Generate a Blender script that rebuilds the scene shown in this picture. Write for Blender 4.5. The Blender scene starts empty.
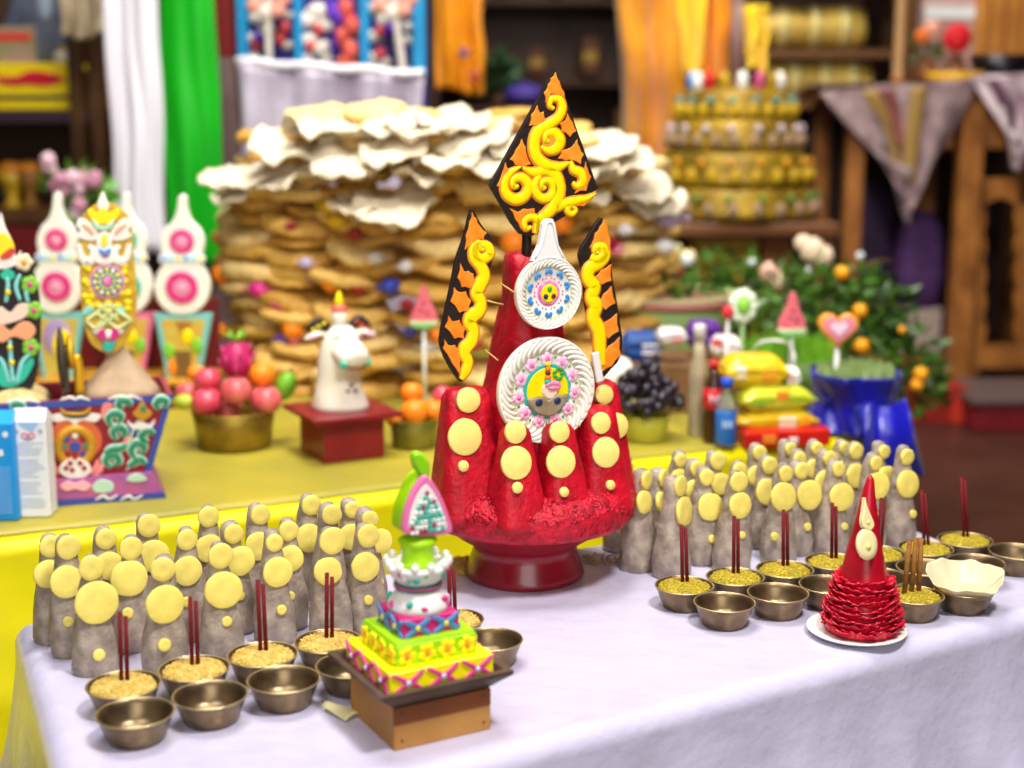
import bpy, math, random
from mathutils import Vector, Matrix, Euler, noise as mnoise
random.seed(11)
SC = bpy.context.scene
COL = SC.collection
PI = math.pi
F = 1450.0                      # focal length in pixels of a 1024 wide frame
CAMZ = 1.24
PITCH = math.radians(11.0)
CP, SP = math.cos(PITCH), math.sin(PITCH)
ZW, ZY = 0.55, 0.52             # tops of the white and the yellow table
RT = math.radians(26.0)         # how far the tables are turned
CR, SR = math.cos(RT), math.sin(RT)

def ray(px, py):
    u, v = (px-512)/F, (384-py)/F
    return Vector((u, CP+v*SP, -SP+v*CP))
def on_z(px, py, z):
    d = ray(px, py); t = (z-CAMZ)/d.z
    return Vector((0, 0, CAMZ))+d*t
def at_y(px, py, Y):
    d = ray(px, py); t = Y/d.y
    return Vector((0, 0, CAMZ))+d*t
def mpp(p):                     # metres per pixel at a point
    return (p.y*CP+(CAMZ-p.z)*SP)/F

# ---------------------------------------------------------------- materials
def lin(h):
    h = h.lstrip('#'); out = []
    for i in (0, 2, 4):
        c = int(h[i:i+2], 16)/255
        out.append(c/12.92 if c <= .04045 else ((c+.055)/1.055)**2.4)
    return (*out, 1)
MATS = {}
def mat(name, col, rough=.5, metal=0., spec=.4, var=0., vscale=20., col2=None, bump=0., bscale=60., coat=0., sss=0., trans=0., sheen=0., emit=0., ior=1.45, detail=4., alpha=1.):
    if name in MATS: return MATS[name]
    m = bpy.data.materials.new(name); m.use_nodes = True
    nt = m.node_tree; b = nt.nodes['Principled BSDF']
    c = lin(col)
    b.inputs['Base Color'].default_value = c
    b.inputs['Roughness'].default_value = rough
    b.inputs['Metallic'].default_value = metal
    b.inputs['Specular IOR Level'].default_value = spec
    b.inputs['Coat Weight'].default_value = coat
    b.inputs['Coat Roughness'].default_value = .15
    b.inputs['IOR'].default_value = ior
    b.inputs['Alpha'].default_value = alpha
    if sss:
        b.inputs['Subsurface Weight'].default_value = sss
        b.inputs['Subsurface Radius'].default_value = (.02, .012, .008)
        b.inputs['Subsurface Scale'].default_value = .4
    b.inputs['Transmission Weight'].default_value = trans
    b.inputs['Sheen Weight'].default_value = sheen
    if emit:
        b.inputs['Emission Color'].default_value = c
        b.inputs['Emission Strength'].default_value = emit
    tc = None
    if var or col2 or bump:
        tc = nt.nodes.new('ShaderNodeTexCoord')
    if var or col2:
        n = nt.nodes.new('ShaderNodeTexNoise'); n.inputs['Scale'].default_value = vscale; n.inputs['Detail'].default_value = detail
        nt.links.new(tc.outputs['Object'], n.inputs['Vector'])
        r = nt.nodes.new('ShaderNodeValToRGB')
        r.color_ramp.elements[0].position = .33; r.color_ramp.elements[1].position = .68
        if col2:
            r.color_ramp.elements[0].color = lin(col2); r.color_ramp.elements[1].color = c
        else:
            r.color_ramp.elements[0].color = tuple(x*(1-var) for x in c[:3])+(1,)
            r.color_ramp.elements[1].color = tuple(min(1, x*(1+var*.5)) for x in c[:3])+(1,)
        nt.links.new(n.outputs['Fac'], r.inputs['Fac']); nt.links.new(r.outputs['Color'], b.inputs['Base Color'])
    if bump:
        n2 = nt.nodes.new('ShaderNodeTexNoise'); n2.inputs['Scale'].default_value = bscale; n2.inputs['Detail'].default_value = 5
        nt.links.new(tc.outputs['Object'], n2.inputs['Vector'])
        bp = nt.nodes.new('ShaderNodeBump'); bp.inputs['Strength'].default_value = bump; bp.inputs['Distance'].default_value = .004
        nt.links.new(n2.outputs['Fac'], bp.inputs['Height']); nt.links.new(bp.outputs['Normal'], b.inputs['Normal'])
    MATS[name] = m
    return m

# ---------------------------------------------------------------- mesh builder
def catmull(pts, n=6):
    P = [Vector(p) for p in pts]
    if len(P) < 3: return P
    out = []
    for i in range(len(P)-1):
        p0 = P[max(i-1, 0)]; p1 = P[i]; p2 = P[i+1]; p3 = P[min(i+2, len(P)-1)]
        for k in range(n):
            t = k/n
            out.append(.5*((2*p1)+(p2-p0)*t+(2*p0-5*p1+4*p2-p3)*t*t+(3*p1-p0-3*p2+p3)*t**3))
    out.append(P[-1].copy())
    return out

class MB:
    def __init__(s):
        s.v, s.f, s.m, s.sm = [], [], [], []
        s.M = Matrix()
    def at(s, loc=(0, 0, 0), rot=(0, 0, 0), scale=(1, 1, 1)):
        s.M = Matrix.LocRotScale(Vector(loc), Euler(rot), Vector(scale)); return s
    def add(s, vs, fs, mi=0, smooth=False):
        b = len(s.v); M = s.M
        s.v.extend([tuple(M @ Vector(v)) for v in vs])
        for f in fs:
            s.f.append([b+i for i in f]); s.m.append(mi); s.sm.append(smooth)
        return s
    def box(s, c, size, mi=0, rot=None, taper=1.0, bev=0.0):
        x, y, z = [k/2 for k in size]
        if bev:
            bb = min(bev, x*.45, y*.45, z*.45); rings = []
            def ring(ix, iz):
                a, b_ = x-ix, y-ix; c_ = min(bev, a*.5, b_*.5)
                return [(a-c_, -b_, iz), (a, -b_+c_, iz), (a, b_-c_, iz), (a-c_, b_, iz), (-a+c_, b_, iz), (-a, b_-c_, iz), (-a, -b_+c_, iz), (-a+c_, -b_, iz)]
            vs = ring(bb, -z)+ring(0, -z+bb)+ring(0, z-bb)+ring(bb, z)
            fs = [list(range(7, -1, -1)), list(range(24, 32))]
            for r in range(3):
                for i in range(8):
                    j = (i+1) % 8; fs.append([r*8+i, r*8+j, r*8+8+j, r*8+8+i])
        else:
            t = taper
            vs = [(-x*t, -y*t, -z), (x*t, -y*t, -z), (x*t, y*t, -z), (-x*t, y*t, -z), (-x, -y, z), (x, -y, z), (x, y, z), (-x, y, z)]
            fs = [(3, 2, 1, 0), (4, 5, 6, 7), (0, 1, 5, 4), (1, 2, 6, 5), (2, 3, 7, 6), (3, 0, 4, 7)]
        R = Euler(rot).to_matrix() if rot else Matrix.Identity(3)
        return s.add([R @ Vector(v)+Vector(c) for v in vs], fs, mi)
    def lathe(s, prof, seg=32, mi=0, c=(0, 0, 0), smooth=True, wob=0., sx=1., sy=1., seed=0):
        vs, fs, idx = [], [], []
        for k, (r, z) in enumerate(prof):
            if r < 1e-6:
                vs.append((c[0], c[1], c[2]+z)); idx.append([len(vs)-1]*seg)
            else:
                row = []
                for i in range(seg):
                    a = 2*PI*i/seg
                    q = r
                    if wob:
                        q *= 1+wob*mnoise.noise(Vector((math.cos(a)*1.7+seed*3.1, math.sin(a)*1.7, z*20+seed)))
                    vs.append((c[0]+q*math.cos(a)*sx, c[1]+q*math.sin(a)*sy, c[2]+z)); row.append(len(vs)-1)
                idx.append(row)
        for k in range(len(prof)-1):
            A, B = idx[k], idx[k+1]
            for i in range(seg):
                j = (i+1) % seg
                f = [A[i], A[j], B[j], B[i]]
                g = []
                for q in f:
                    if q not in g: g.append(q)
                if len(g) > 2: fs.append(g)
        if prof[0][0] > 1e-6: fs.append(list(reversed(idx[0])))
        if prof[-1][0] > 1e-6: fs.append(list(idx[-1]))
        return s.add(vs, fs, mi, smooth)
    def loft(s, levels, seg=28, mi=0, smooth=True, p=2.0, nz=0., nsc=40., seed=0):
        """levels: (z, cx, cy, rx, ry[, power])"""
        vs, fs = [], []
        for L in levels:
            z, cx, cy, rx, ry = L[:5]; pw = L[5] if len(L) > 5 else p
            for i in range(seg):
                a = 2*PI*i/seg; ca, sa = math.cos(a), math.sin(a)
                x = rx*math.copysign(abs(ca)**(2/pw), ca); y = ry*math.copysign(abs(sa)**(2/pw), sa)
                v = Vector((cx+x, cy+y, z))
                if nz:
                    d = mnoise.noise(v*nsc+Vector((seed*7.3, 0, 0)))*nz
                    v += Vector((ca*d, sa*d, d*.3))
                vs.append(v)
        n = len(levels)
        for k in range(n-1):
            for i in range(seg):
                j = (i+1) % seg
                fs.append([k*seg+i, k*seg+j, (k+1)*seg+j, (k+1)*seg+i])
        fs.append(list(range(seg-1, -1, -1))); fs.append([(n-1)*seg+i for i in range(seg)])
        return s.add(vs, fs, mi, smooth)
    def tube(s, pts, r, seg=8, mi=0, smooth=True, sm=0, flat=1.0):
        P = catmull(pts, sm) if sm else [Vector(p) for p in pts]
        n = len(P)
        if isinstance(r, (int, float)): rr = [r]*n
        else:
            rr = []
            for i in range(n):
                t = i/(n-1)*(len(r)-1); k = min(int(t), len(r)-2); rr.append(r[k]+(r[k+1]-r[k])*(t-k))
        vs, fs = [], []; up = None
        for i in range(n):
            d = (P[min(i+1, n-1)]-P[max(i-1, 0)]).normalized()
            if up is None:
                up = Vector((0, 0, 1)) if abs(d.z) < .9 else Vector((1, 0, 0))
            a = d.cross(up)
            if a.length < 1e-5: a = d.cross(Vector((0, 1, 0)))
            a.normalize(); b = a.cross(d).normalized(); up = b
            for k in range(seg):
                t = 2*PI*k/seg
                vs.append(P[i]+a*(math.cos(t)*rr[i])+b*(math.sin(t)*rr[i]*flat))
        for i in range(n-1):
            for k in range(seg):
                j = (k+1) % seg
                fs.append([i*seg+k, i*seg+j, (i+1)*seg+j, (i+1)*seg+k])
        fs.append(list(range(seg-1, -1, -1))); fs.append([(n-1)*seg+k for k in range(seg)])
        return s.add(vs, fs, mi, smooth)
    def prism(s, out, yf, yb, mi=0, b=0., smooth=False):
        """outline (x, z) extruded along y; the front is yf (the smaller y)"""
        A = sum(out[i][0]*out[(i+1) % len(out)][1]-out[(i+1) % len(out)][0]*out[i][1] for i in range(len(out)))
        o = list(out) if A > 0 else list(reversed(out))
        n = len(o)
        def inset(d):
            q = []
            for i in range(n):
                p0 = Vector(o[i-1]); p1 = Vector(o[i]); p2 = Vector(o[(i+1) % n])
                e1 = (p1-p0); e2 = (p2-p1)
                e1 = e1.normalized() if e1.length > 1e-9 else Vector((1, 0)); e2 = e2.normalized() if e2.length > 1e-9 else e1
                nn = Vector((-(e1.y+e2.y), e1.x+e2.x))
                nn = nn.normalized() if nn.length > 1e-6 else Vector((-e1.y, e1.x))
                q.append(p1+nn*d)
            return q
        vs = []
        rings = [([Vector(p) for p in o], yb), ([Vector(p) for p in o], yf+b)]
        if b: rings.append((inset(b), yf))
        for R_, y in rings: vs += [(p.x, y, p.y) for p in R_]
        fs = []
        for k in range(len(rings)-1):
            for i in range(n):
                j = (i+1) % n
                fs.append([k*n+i, k*n+j, (k+1)*n+j, (k+1)*n+i])
        L = (len(rings)-1)*n
        fs.append([L+i for i in range(n)]); fs.append([n-1-i for i in range(n)])
        return s.add(vs, fs, mi, smooth)
    def ribbon(s, pts, w, yf, yb, mi=0, sm=6):
        """raised strip along 2D points (x, z) with half widths w; a rounded ridge"""
        P = catmull([Vector((p[0], p[1], 0)) for p in pts], sm); n = len(P)
        ww = []
        for i in range(n):
            t = i/(n-1)*(len(w)-1); k = min(int(t), len(w)-2); ww.append(w[k]+(w[k+1]-w[k])*(t-k))
        vs, fs = [], []
        ym = yb+(yf-yb)*.7
        for i in range(n):
            d = (P[min(i+1, n-1)]-P[max(i-1, 0)]).normalized(); nn = Vector((-d.y, d.x, 0))
            for k, y in ((-1, yb), (-.97, ym), (-.72, yf), (.72, yf), (.97, ym), (1, yb)):
                q = P[i]+nn*(ww[i]*k); vs.append((q.x, y, q.y))
        for i in range(n-1):
            for k in range(5):
                fs.append([i*6+k, (i+1)*6+k, (i+1)*6+k+1, i*6+k+1])
        fs.append([0, 1, 2, 3, 4, 5]); e = (n-1)*6; fs.append([e+5, e+4, e+3, e+2, e+1, e])
        return s.add(vs, fs, mi, True)
    def blob(s, c, r, mi=0, seg=16, rings=10, nz=0., nsc=20., seed=0, rot=None):
        if isinstance(r, (int, float)): r = (r, r, r)
        vs, fs = [], []
        R = Euler(rot).to_matrix() if rot else Matrix.Identity(3)
        for k in range(rings+1):
            th = PI*k/rings
            for i in range(seg):
                a = 2*PI*i/seg
                d = Vector((math.sin(th)*math.cos(a), math.sin(th)*math.sin(a), math.cos(th)))
                q = 1+(nz*mnoise.noise(d*nsc*.1+Vector((seed*5.7, seed, 0))) if nz else 0)
                vs.append(R @ Vector((d.x*r[0]*q, d.y*r[1]*q, d.z*r[2]*q))+Vector(c))
                if k in (0, rings): break
        # index bookkeeping: first and last rings hold one vertex
        top = 0; last = len(vs)-1
        row = lambda k: 1+(k-1)*seg
        for i in range(seg):
            j = (i+1) % seg
            fs.append([top, row(1)+i, row(1)+j])
            fs.append([last, row(rings-1)+j, row(rings-1)+i])
        for k in range(1, rings-1):
            for i in range(seg):
                j = (i+1) % seg
                fs.append([row(k)+i, row(k+1)+i, row(k+1)+j, row(k)+j])
        return s.add(vs, fs, mi, True)
    def sheet(s, fn, nu, nv, th=.003, mi=0, smooth=True, closed=False):
        """fn(u, v) -> point; a grid with thickness along its normals"""
        P = [[Vector(fn(i/nu, j/nv)) for j in range(nv+1)] for i in range(nu+1)]
        N = [[None]*(nv+1) for _ in range(nu+1)]
        for i in range(nu+1):
            for j in range(nv+1):
                du = P[min(i+1, nu)][j]-P[max(i-1, 0)][j]; dv = P[i][min(j+1, nv)]-P[i][max(j-1, 0)]
                n = du.cross(dv); N[i][j] = n.normalized() if n.length > 1e-12 else Vector((0, 0, 1))
        vs = [P[i][j]+N[i][j]*th/2 for i in range(nu+1) for j in range(nv+1)]
        k0 = len(vs)
        vs += [P[i][j]-N[i][j]*th/2 for i in range(nu+1) for j in range(nv+1)]
        ix = lambda i, j: i*(nv+1)+j
        fs = []
        for i in range(nu):
            for j in range(nv):
                fs.append([ix(i, j), ix(i+1, j), ix(i+1, j+1), ix(i, j+1)])
                fs.append([k0+ix(i, j), k0+ix(i, j+1), k0+ix(i+1, j+1), k0+ix(i+1, j)])
        edge = [(i, 0) for i in range(nu)]+[(nu, j) for j in range(nv)]+[(i, nv) for i in range(nu, 0, -1)]+[(0, j) for j in range(nv, 0, -1)]
        for a in range(len(edge)):
            p, q = edge[a], edge[(a+1) % len(edge)]
            fs.append([ix(*q), ix(*p), k0+ix(*p), k0+ix(*q)])
        return s.add(vs, fs, mi, smooth)
    def build(s, name, mats, parent=None, loc=None, rotz=None):
        me = bpy.data.meshes.new(name)
        me.from_pydata(s.v, [], s.f)
        for m in (mats if isinstance(mats, (list, tuple)) else [mats]): me.materials.append(m)
        me.polygons.foreach_set('material_index', s.m)
        me.polygons.foreach_set('use_smooth', s.sm)
        me.validate(); me.update()
        o = bpy.data.objects.new(name, me); COL.objects.link(o)
        if parent: o.parent = parent
        if loc is not None: o.location = loc
        if rotz is not None: o.rotation_euler = (0, 0, rotz)
        return o

def tag(o, label, cat, group=None, kind=None):
    o['label'] = label; o['category'] = cat
    if group: o['group'] = group
    if kind: o['kind'] = kind
    return o
def thing(name, label, cat, loc=(0, 0, 0), rotz=0., group=None, kind=None):
    o = bpy.data.objects.new(name, None); COL.objects.link(o)
    o.location = loc; o.rotation_euler = (0, 0, rotz); o.empty_display_size = .05
    return tag(o, label, cat, group, kind)
def struct(o, label=None, cat=None):
    o['kind'] = 'structure'
    if label: o['label'] = label
    if cat: o['category'] = cat
    return o
def copy_tree(o, parent=None):
    c = o.copy(); COL.objects.link(c)
    if parent: c.parent = parent
    for ch in list(o.children): copy_tree(ch, c)
    return c
ORD = ['zeroth', 'first', 'second', 'third', 'fourth', 'fifth', 'sixth', 'seventh', 'eighth', 'ninth', 'tenth', 'eleventh', 'twelfth', 'thirteenth', 'fourteenth', 'fifteenth', 'sixteenth', 'seventeenth', 'eighteenth', 'nineteenth', 'twentieth', 'twenty-first', 'twenty-second', 'twenty-third', 'twenty-fourth', 'twenty-fifth']
def disc2d(cx, cz, rx, rz=None, n=24, a0=0.):
    rz = rz or rx
    return [(cx+rx*math.cos(a0+2*PI*i/n), cz+rz*math.sin(a0+2*PI*i/n)) for i in range(n)]
def smooth2d(pts, n=4):
    P = [Vector((p[0], p[1])) for p in pts]; m = len(P); out = []
    for i in range(m):
        p0, p1, p2, p3 = P[i-1], P[i], P[(i+1) % m], P[(i+2) % m]
        for k in range(n):
            t = k/n
            q = .5*((2*p1)+(p2-p0)*t+(2*p0-5*p1+4*p2-p3)*t*t+(3*p1-p0-3*p2+p3)*t**3)
            out.append((q.x, q.y))
    return out
# ================================================================ the setting
m_floor = mat('dark_floor_boards', '#4a2a20', .38, spec=.5, var=.35, vscale=3, bump=.15, bscale=14)
m_wall = mat('dark_hall_wall', '#3a2216', .8, var=.4, vscale=2.5)
m_ceil = mat('hall_ceiling', '#8a7358', .9)
b = MB(); b.box((.5, 3.2, -.05), (11, 13, .1))
struct(b.build('floor', m_floor), 'dark brown boarded hall floor', 'floor')
for nm, c, s in (('wall_back', (.5, 9.75, 2.2), (11, .1, 4.4)), ('wall_left', (-5.05, 3.2, 2.2), (.1, 13, 4.4)), ('wall_right', (6.05, 3.2, 2.2), (.1, 13, 4.4)), ('wall_front', (.5, -3.35, 2.2), (11, .1, 4.4))):
    b = MB(); b.box(c, s); struct(b.build(nm, m_wall if nm != 'wall_front' else m_ceil), 'dark brown hall wall', 'wall')
b = MB(); b.box((.5, 3.2, 4.45), (11, 13, .1)); struct(b.build('ceiling', m_ceil), 'hall ceiling', 'ceiling')

# ================================================================ two draped tables
def perimeter(cor, rad, step=.012):
    """rounded outline of a quad (counter clockwise), as (point, outward normal, arc length)"""
    C = [Vector(c) for c in cor]; out = []; n = len(C)
    segs = []
    for i in range(n):
        p0, p1, p2 = C[i-1], C[i], C[(i+1) % n]
        a = (p0-p1).normalized(); c = (p2-p1).normalized()
        ang = a.angle(c); d = rad/math.tan(ang/2)
        segs.append((p1+a*d, p1+c*d, a, c))
    L = 0.
    for i in range(n):
        s0, s1, a, c = segs[i]
        n0 = Vector((-a.y, a.x)); n1 = Vector((c.y, -c.x))
        ctr = s0-n0*rad
        t0 = math.atan2(n0.y, n0.x); t1 = math.atan2(n1.y, n1.x)
        while t1 < t0: t1 += 2*PI
        k = 8
        for j in range(k):
            t = t0+(t1-t0)*j/k
            nn = Vector((math.cos(t), math.sin(t))); out.append((ctr+nn*rad, nn, L)); L += rad*(t1-t0)/k
        nx = segs[(i+1) % n][0]; ln = (nx-s1).length; k = max(2, int(ln/step))
        for j in range(k):
            out.append((s1+(nx-s1)*(j/k), n1, L)); L += ln/k
    return out
def drape(name, cor, z, drop, m, fold, seed, rad=.03, wr=.0008):
    per = perimeter(cor, rad); n = len(per)
    ctr = sum((Vector(c) for c in cor), Vector((0, 0)))/4
    vs, fs = [], []
    rows = []
    inner = [.02, .1, .2, .3, .4, .5, .6, .7, .78, .86, .92, .96, .985]
    R = .026
    for q in inner: rows.append([(ctr+(p-nn*R-ctr)*q, z+wr*mnoise.noise(Vector((p.x*q*9, p.y*q*9, seed)))) for p, nn, L in per])
    for k in range(0, 11):
        t = k/10*PI/2
        rows.append([(p+nn*(R*(math.sin(t)-1)), z-R*(1-math.cos(t))) for p, nn, L in per])
    ND = 22
    for k in range(1, ND+1):
        t = k/ND
        row = []
        for p, nn, L in per:
            w = .5+.5*math.sin(L*2*PI/.21+2.2*math.sin(L*3.1+seed)+1.3*t); t_ = max(0, t-.04)
            w2 = mnoise.noise(Vector((L*9, t*2.2, seed)))+.6*mnoise.noise(Vector((L*24, t*5, seed+4)))
            o = fold*t_*(w*.8+.5)+fold*.5*(w2+.9)*min(1, t_*2.2)**2
            row.append((p+nn*max(o, .0), z-R-(drop-R)*t))
        rows.append(row)
    for row in rows:
        for p, zz in row: vs.append((p.x, p.y, zz))
    for r in range(len(rows)-1):
        for i in range(n):
            j = (i+1) % n
            fs.append([r*n+i, (r+1)*n+i, (r+1)*n+j, r*n+j])
    fs.append([i for i in range(n)])
    b = MB(); b.add(vs, fs, 0, True)
    return b.build(name, m)
def table_under(label, cor, z, m):
    t = thing('altar_table', label, 'table', (0, 0, 0))
    ctr = sum((Vector(c) for c in cor), Vector((0, 0)))/4
    C = [ctr+(Vector(c)-ctr)*.95 for c in cor]
    b = MB()
    vs = [(c.x, c.y, z-.045) for c in C]+[(c.x, c.y, z-.005) for c in C]
    b.add(vs, [(3, 2, 1, 0), (4, 5, 6, 7), (0, 1, 5, 4), (1, 2, 6, 5), (2, 3, 7, 6), (3, 0, 4, 7)]).build('tabletop', m, t)
    for c in C:
        q = ctr+(c-ctr)*.92
        MB().box((q.x, q.y, (z-.045)/2), (.05, .05, z-.045)).build('leg', m, t)
m_dkwood = mat('dark_table_wood', '#5a3a22', .5, var=.3, vscale=12)
WC = [(-.400, 1.222), (.836, 1.968), (.61, 2.44), (-.678, 1.868)]
YC = [(-1.55, 1.975), (.90, 3.17), (.28, 4.47), (-2.2, 3.30)]
table_under('low wooden table hidden under the white cloth', WC, ZW, m_dkwood)
table_under('long wooden table hidden under the yellow cloth', YC, ZY, m_dkwood)
m_white = mat('white_plastic_cloth', '#cdc8e2', .3, spec=.5, coat=.45, var=.06, vscale=6, bump=1.0, bscale=20)
tag(drape('tablecloth', WC, ZW, .50, m_white, .05, 3), 'white plastic-covered cloth draped over the low table at the front', 'tablecloth')
m_yel = mat('bright_yellow_cloth', '#e4d800', .45, spec=.35, var=.1, vscale=5, bump=.35, bscale=18)
tag(drape('tablecloth', YC, ZY, .49, m_yel, .05, 8), 'bright yellow satin cloth hanging down the long table behind', 'tablecloth')
# dull olive sheet lying on the yellow cloth
m_olive = mat('olive_yellow_sheet', '#b4a434', .4, spec=.4, var=.0, vscale=4, col2='#968e38', bump=.25, bscale=10)
yc0, yc1 = Vector(YC[0]), Vector(YC[1]); yv = (Vector(YC[3])-yc0)
def sheet_fn(u, v):
    p = yc0.lerp(yc1, .01+u*.975); q = Vector(YC[3]).lerp(Vector(YC[2]), .01+u*.975)
    r = p.lerp(q, .02+.012*mnoise.noise(Vector((u*9, 1, 0)))*(1-v)+v*.94)
    return (r.x, r.y, ZY+.003+.0007*mnoise.noise(Vector((r.x*7, r.y*12, 2))))
tag(MB().sheet(sheet_fn, 60, 30, .002).build('cover_sheet', m_olive), 'dull olive-yellow sheet lying flat over the top of the yellow-draped table', 'sheet')
ZS = ZY+.0045
# ================================================================ the tall red butter-and-dough tower
m_red = mat('red_dough', '#bf0c24', .42, spec=.42, var=.3, vscale=30, bump=.7, bscale=110)
m_redcrust = mat('red_crumbly_dough', '#c40f2c', .42, spec=.4, var=.4, vscale=70, bump=1.0, bscale=170)
m_redlac = mat('dark_red_lacquer', '#8c0f22', .3, spec=.5, var=.15, vscale=14, coat=.3, bump=.08, bscale=80)
m_butter = mat('pale_yellow_butter', '#f7e27e', .42, spec=.4, var=.07, vscale=60, bump=.15, bscale=120)
m_black = mat('black_painted_board', '#241b18', .5, spec=.4, var=.25, vscale=80, bump=.3, bscale=160)
m_syel = mat('yellow_scroll_paint', '#ffe208', .35, spec=.4)
m_orange = mat('orange_flame_paint', '#fa9a30', .4, spec=.35, col2='#f2801c', vscale=70)
m_ivory = mat('ivory_butter', '#f3efe2', .38, spec=.45, bump=.05, bscale=90)
m_pink = mat('pink_butter', '#e8489a', .4, col2='#f3a3cc', vscale=120)
m_blue = mat('blue_butter', '#3d8fd6', .4)
m_navy = mat('navy_butter', '#21315f', .4)
m_teal = mat('teal_butter', '#35b5a0', .4)
m_green = mat('green_butter', '#3ea33a', .45)
m_grey = mat('grey_butter', '#a89880', .4, col2='#8a7a5c', vscale=60)
m_black2 = mat('dark_stick', '#20180f', .6)

TX, TY = .019, 2.07
tor = thing('torma', 'tall red ritual dough tower with flame boards and two white discs on a red stand', 'ritual offering', (TX, TY, ZW), RT)
def loc_of(px, py, d):
    """a photo point on the plane y = -d of the tower -> local (x, z)"""
    r = ray(px, py); o = Vector((0, 0, CAMZ))
    n = Vector((SR, -CR, 0)); p0 = Vector((TX, TY, 0))+n*d
    t = (p0-o).dot(n)/r.dot(n); p = o+r*t
    return ((p.x-TX)*CR+(p.y-TY)*SR, p.z-ZW)
# footed stand
MB().lathe([(.0, 0), (.086, 0), (.089, .004), (.087, .012), (.079, .035), (.077, .045), (.081, .052), (.090, .058), (.106, .068), (.122, .082), (.134, .092), (.138, .097), (.136, .102), (.13, .106), (0, .106)], 56).build('pedestal', m_redlac, tor)
# crumbly dough base
b = MB(); lv = []
for z, r in ((.086, .131), (.088, .1465), (.096, .1535), (.104, .1545), (.112, .1555), (.122, .1545), (.130, .150), (.137, .144), (.143, .136), (.148, .122), (.15, .10)): lv.append((z, .007, 0, r, r))
b.loft(lv, 160, nz=.0045, nsc=150, seed=2)
b.build('dough_base', m_redcrust, tor)
rnd = random.Random(5)
b = MB()
for i in range(700):
    a = rnd.uniform(-PI*1.08, PI*.12); r = rnd.uniform(.130, .155); z = .146-max(0, r-.13)*1.0+rnd.uniform(-.003, .002)
    b.blob((.007+r*math.cos(a), r*math.sin(a), z), (rnd.uniform(.002, .0062), rnd.uniform(.002, .0062), rnd.uniform(.0015, .004)), seg=6, rings=4, nz=.5, nsc=20, seed=i, rot=(rnd.random()*3, rnd.random()*3, rnd.random()*3))
cr = b.build('crumb_crust', m_redcrust, tor); cr['kind'] = 'stuff'
# main body
b = MB()
b.loft([(.12, 0, 0, .105, .085, 3), (.16, 0, 0, .092, .076, 3), (.22, .002, .0, .076, .062, 3), (.30, .004, .0, .058, .05, 3), (.36, .006, .002, .047, .044, 3), (.42, .007, .002, .037, .036, 3), (.460, .004, .002, .033, .031, 3.5), (.474, .002, .002, .030, .028, 3.5), (.480, .002, .002, .022, .02, 3)], 48, nz=.005, nsc=32)
b.build('dough_tower', m_red, tor)
def petal(lx, ly, w0, w1, d0, d1, ztop, discs, seed, zb=.108):
    b = MB(); H = ztop-zb
    lv = []
    for t in (0, .08, .25, .5, .75, .93, .985, 1.0):
        e = 1 if t < .95 else (.86 if t < .99 else .6)
        lv.append((zb+H*t, lx, ly+(d0-d1)*.5*t*.4, (w0+(w1-w0)*t)*e, (d0+(d1-d0)*t)*e, 4))
    b.loft(lv, 40, nz=.0022, nsc=45, seed=seed)
    o = b.build('side_cone', m_red, tor)
    for px, py, rx in discs:
        # find the depth of the sloped front at that height
        d = -ly+d0
        for _ in range(4):
            x, z = loc_of(px, py, d); t = (z-zb)/H
            d = -(ly+(d0-d1)*.2*t)+(d0+(d1-d0)*t)+.001
        k = mpp(Vector((TX, TY-.08, ZW+z)))
        r = rx*k
        q = MB(); tilt = math.atan2((d0-d1)*.8, H)
        q.M = Matrix.Translation((x, -d, z)) @ Matrix.Rotation(-tilt, 4, 'X') @ Matrix.Rotation(PI/2, 4, 'X')
        q.lathe([(0, -.002), (r*.98, -.002), (r, .0005), (r*.985, .0028), (r*.93, .0036), (0, .0036)], 30, wob=.03, seed=seed+px)
        q.build('butter_disc', m_butter, o)
    return o
petal(-.104, -.026, .054, .032, .050, .018, .296, [(468, 400, 13), (464.5, 437, 18.5), (463, 466, 5.6)], 1)
petal(-.061, -.096, .041, .018, .046, .014, .250, [(515, 432, 11.5), (516, 463, 16.5), (517, 487.6, 5.6)], 2)
petal(.008, -.098, .038, .019, .048, .014, .246, [(559, 432, 11), (560.5, 462, 16), (563.7, 492, 5)], 3)
petal(.082, -.080, .042, .021, .046, .014, .262, [(600.6, 423, 11), (605.5, 452.5, 15.5), (610, 485, 5)], 4)
petal(.122, -.024, .038, .017, .050, .016, .286, [(603.8, 394.7, 10.5), (616, 426, 14)], 5)

def jag(f, k):
    """a flame outline: rounded lobes along a smoothed contour, grown by k"""
    cx = sum(p[0] for p in f)/len(f); cy = sum(p[1] for p in f)/len(f); out = []
    for i, p in enumerate(f):
        n = f[(i+1) % len(f)]
        a = (cx+(p[0]-cx)*k, cy+(p[1]-cy)*k); c = (cx+(n[0]-cx)*k, cy+(n[1]-cy)*k)
        out.append(a)
        for t, s_ in ((.3, .93), (.6, .90), (.8, .97)):
            m = (a[0]+(c[0]-a[0])*t, a[1]+(c[1]-a[1])*t); out.append((cx+(m[0]-cx)*s_, cy+(m[1]-cy)*s_))
    return out
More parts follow.
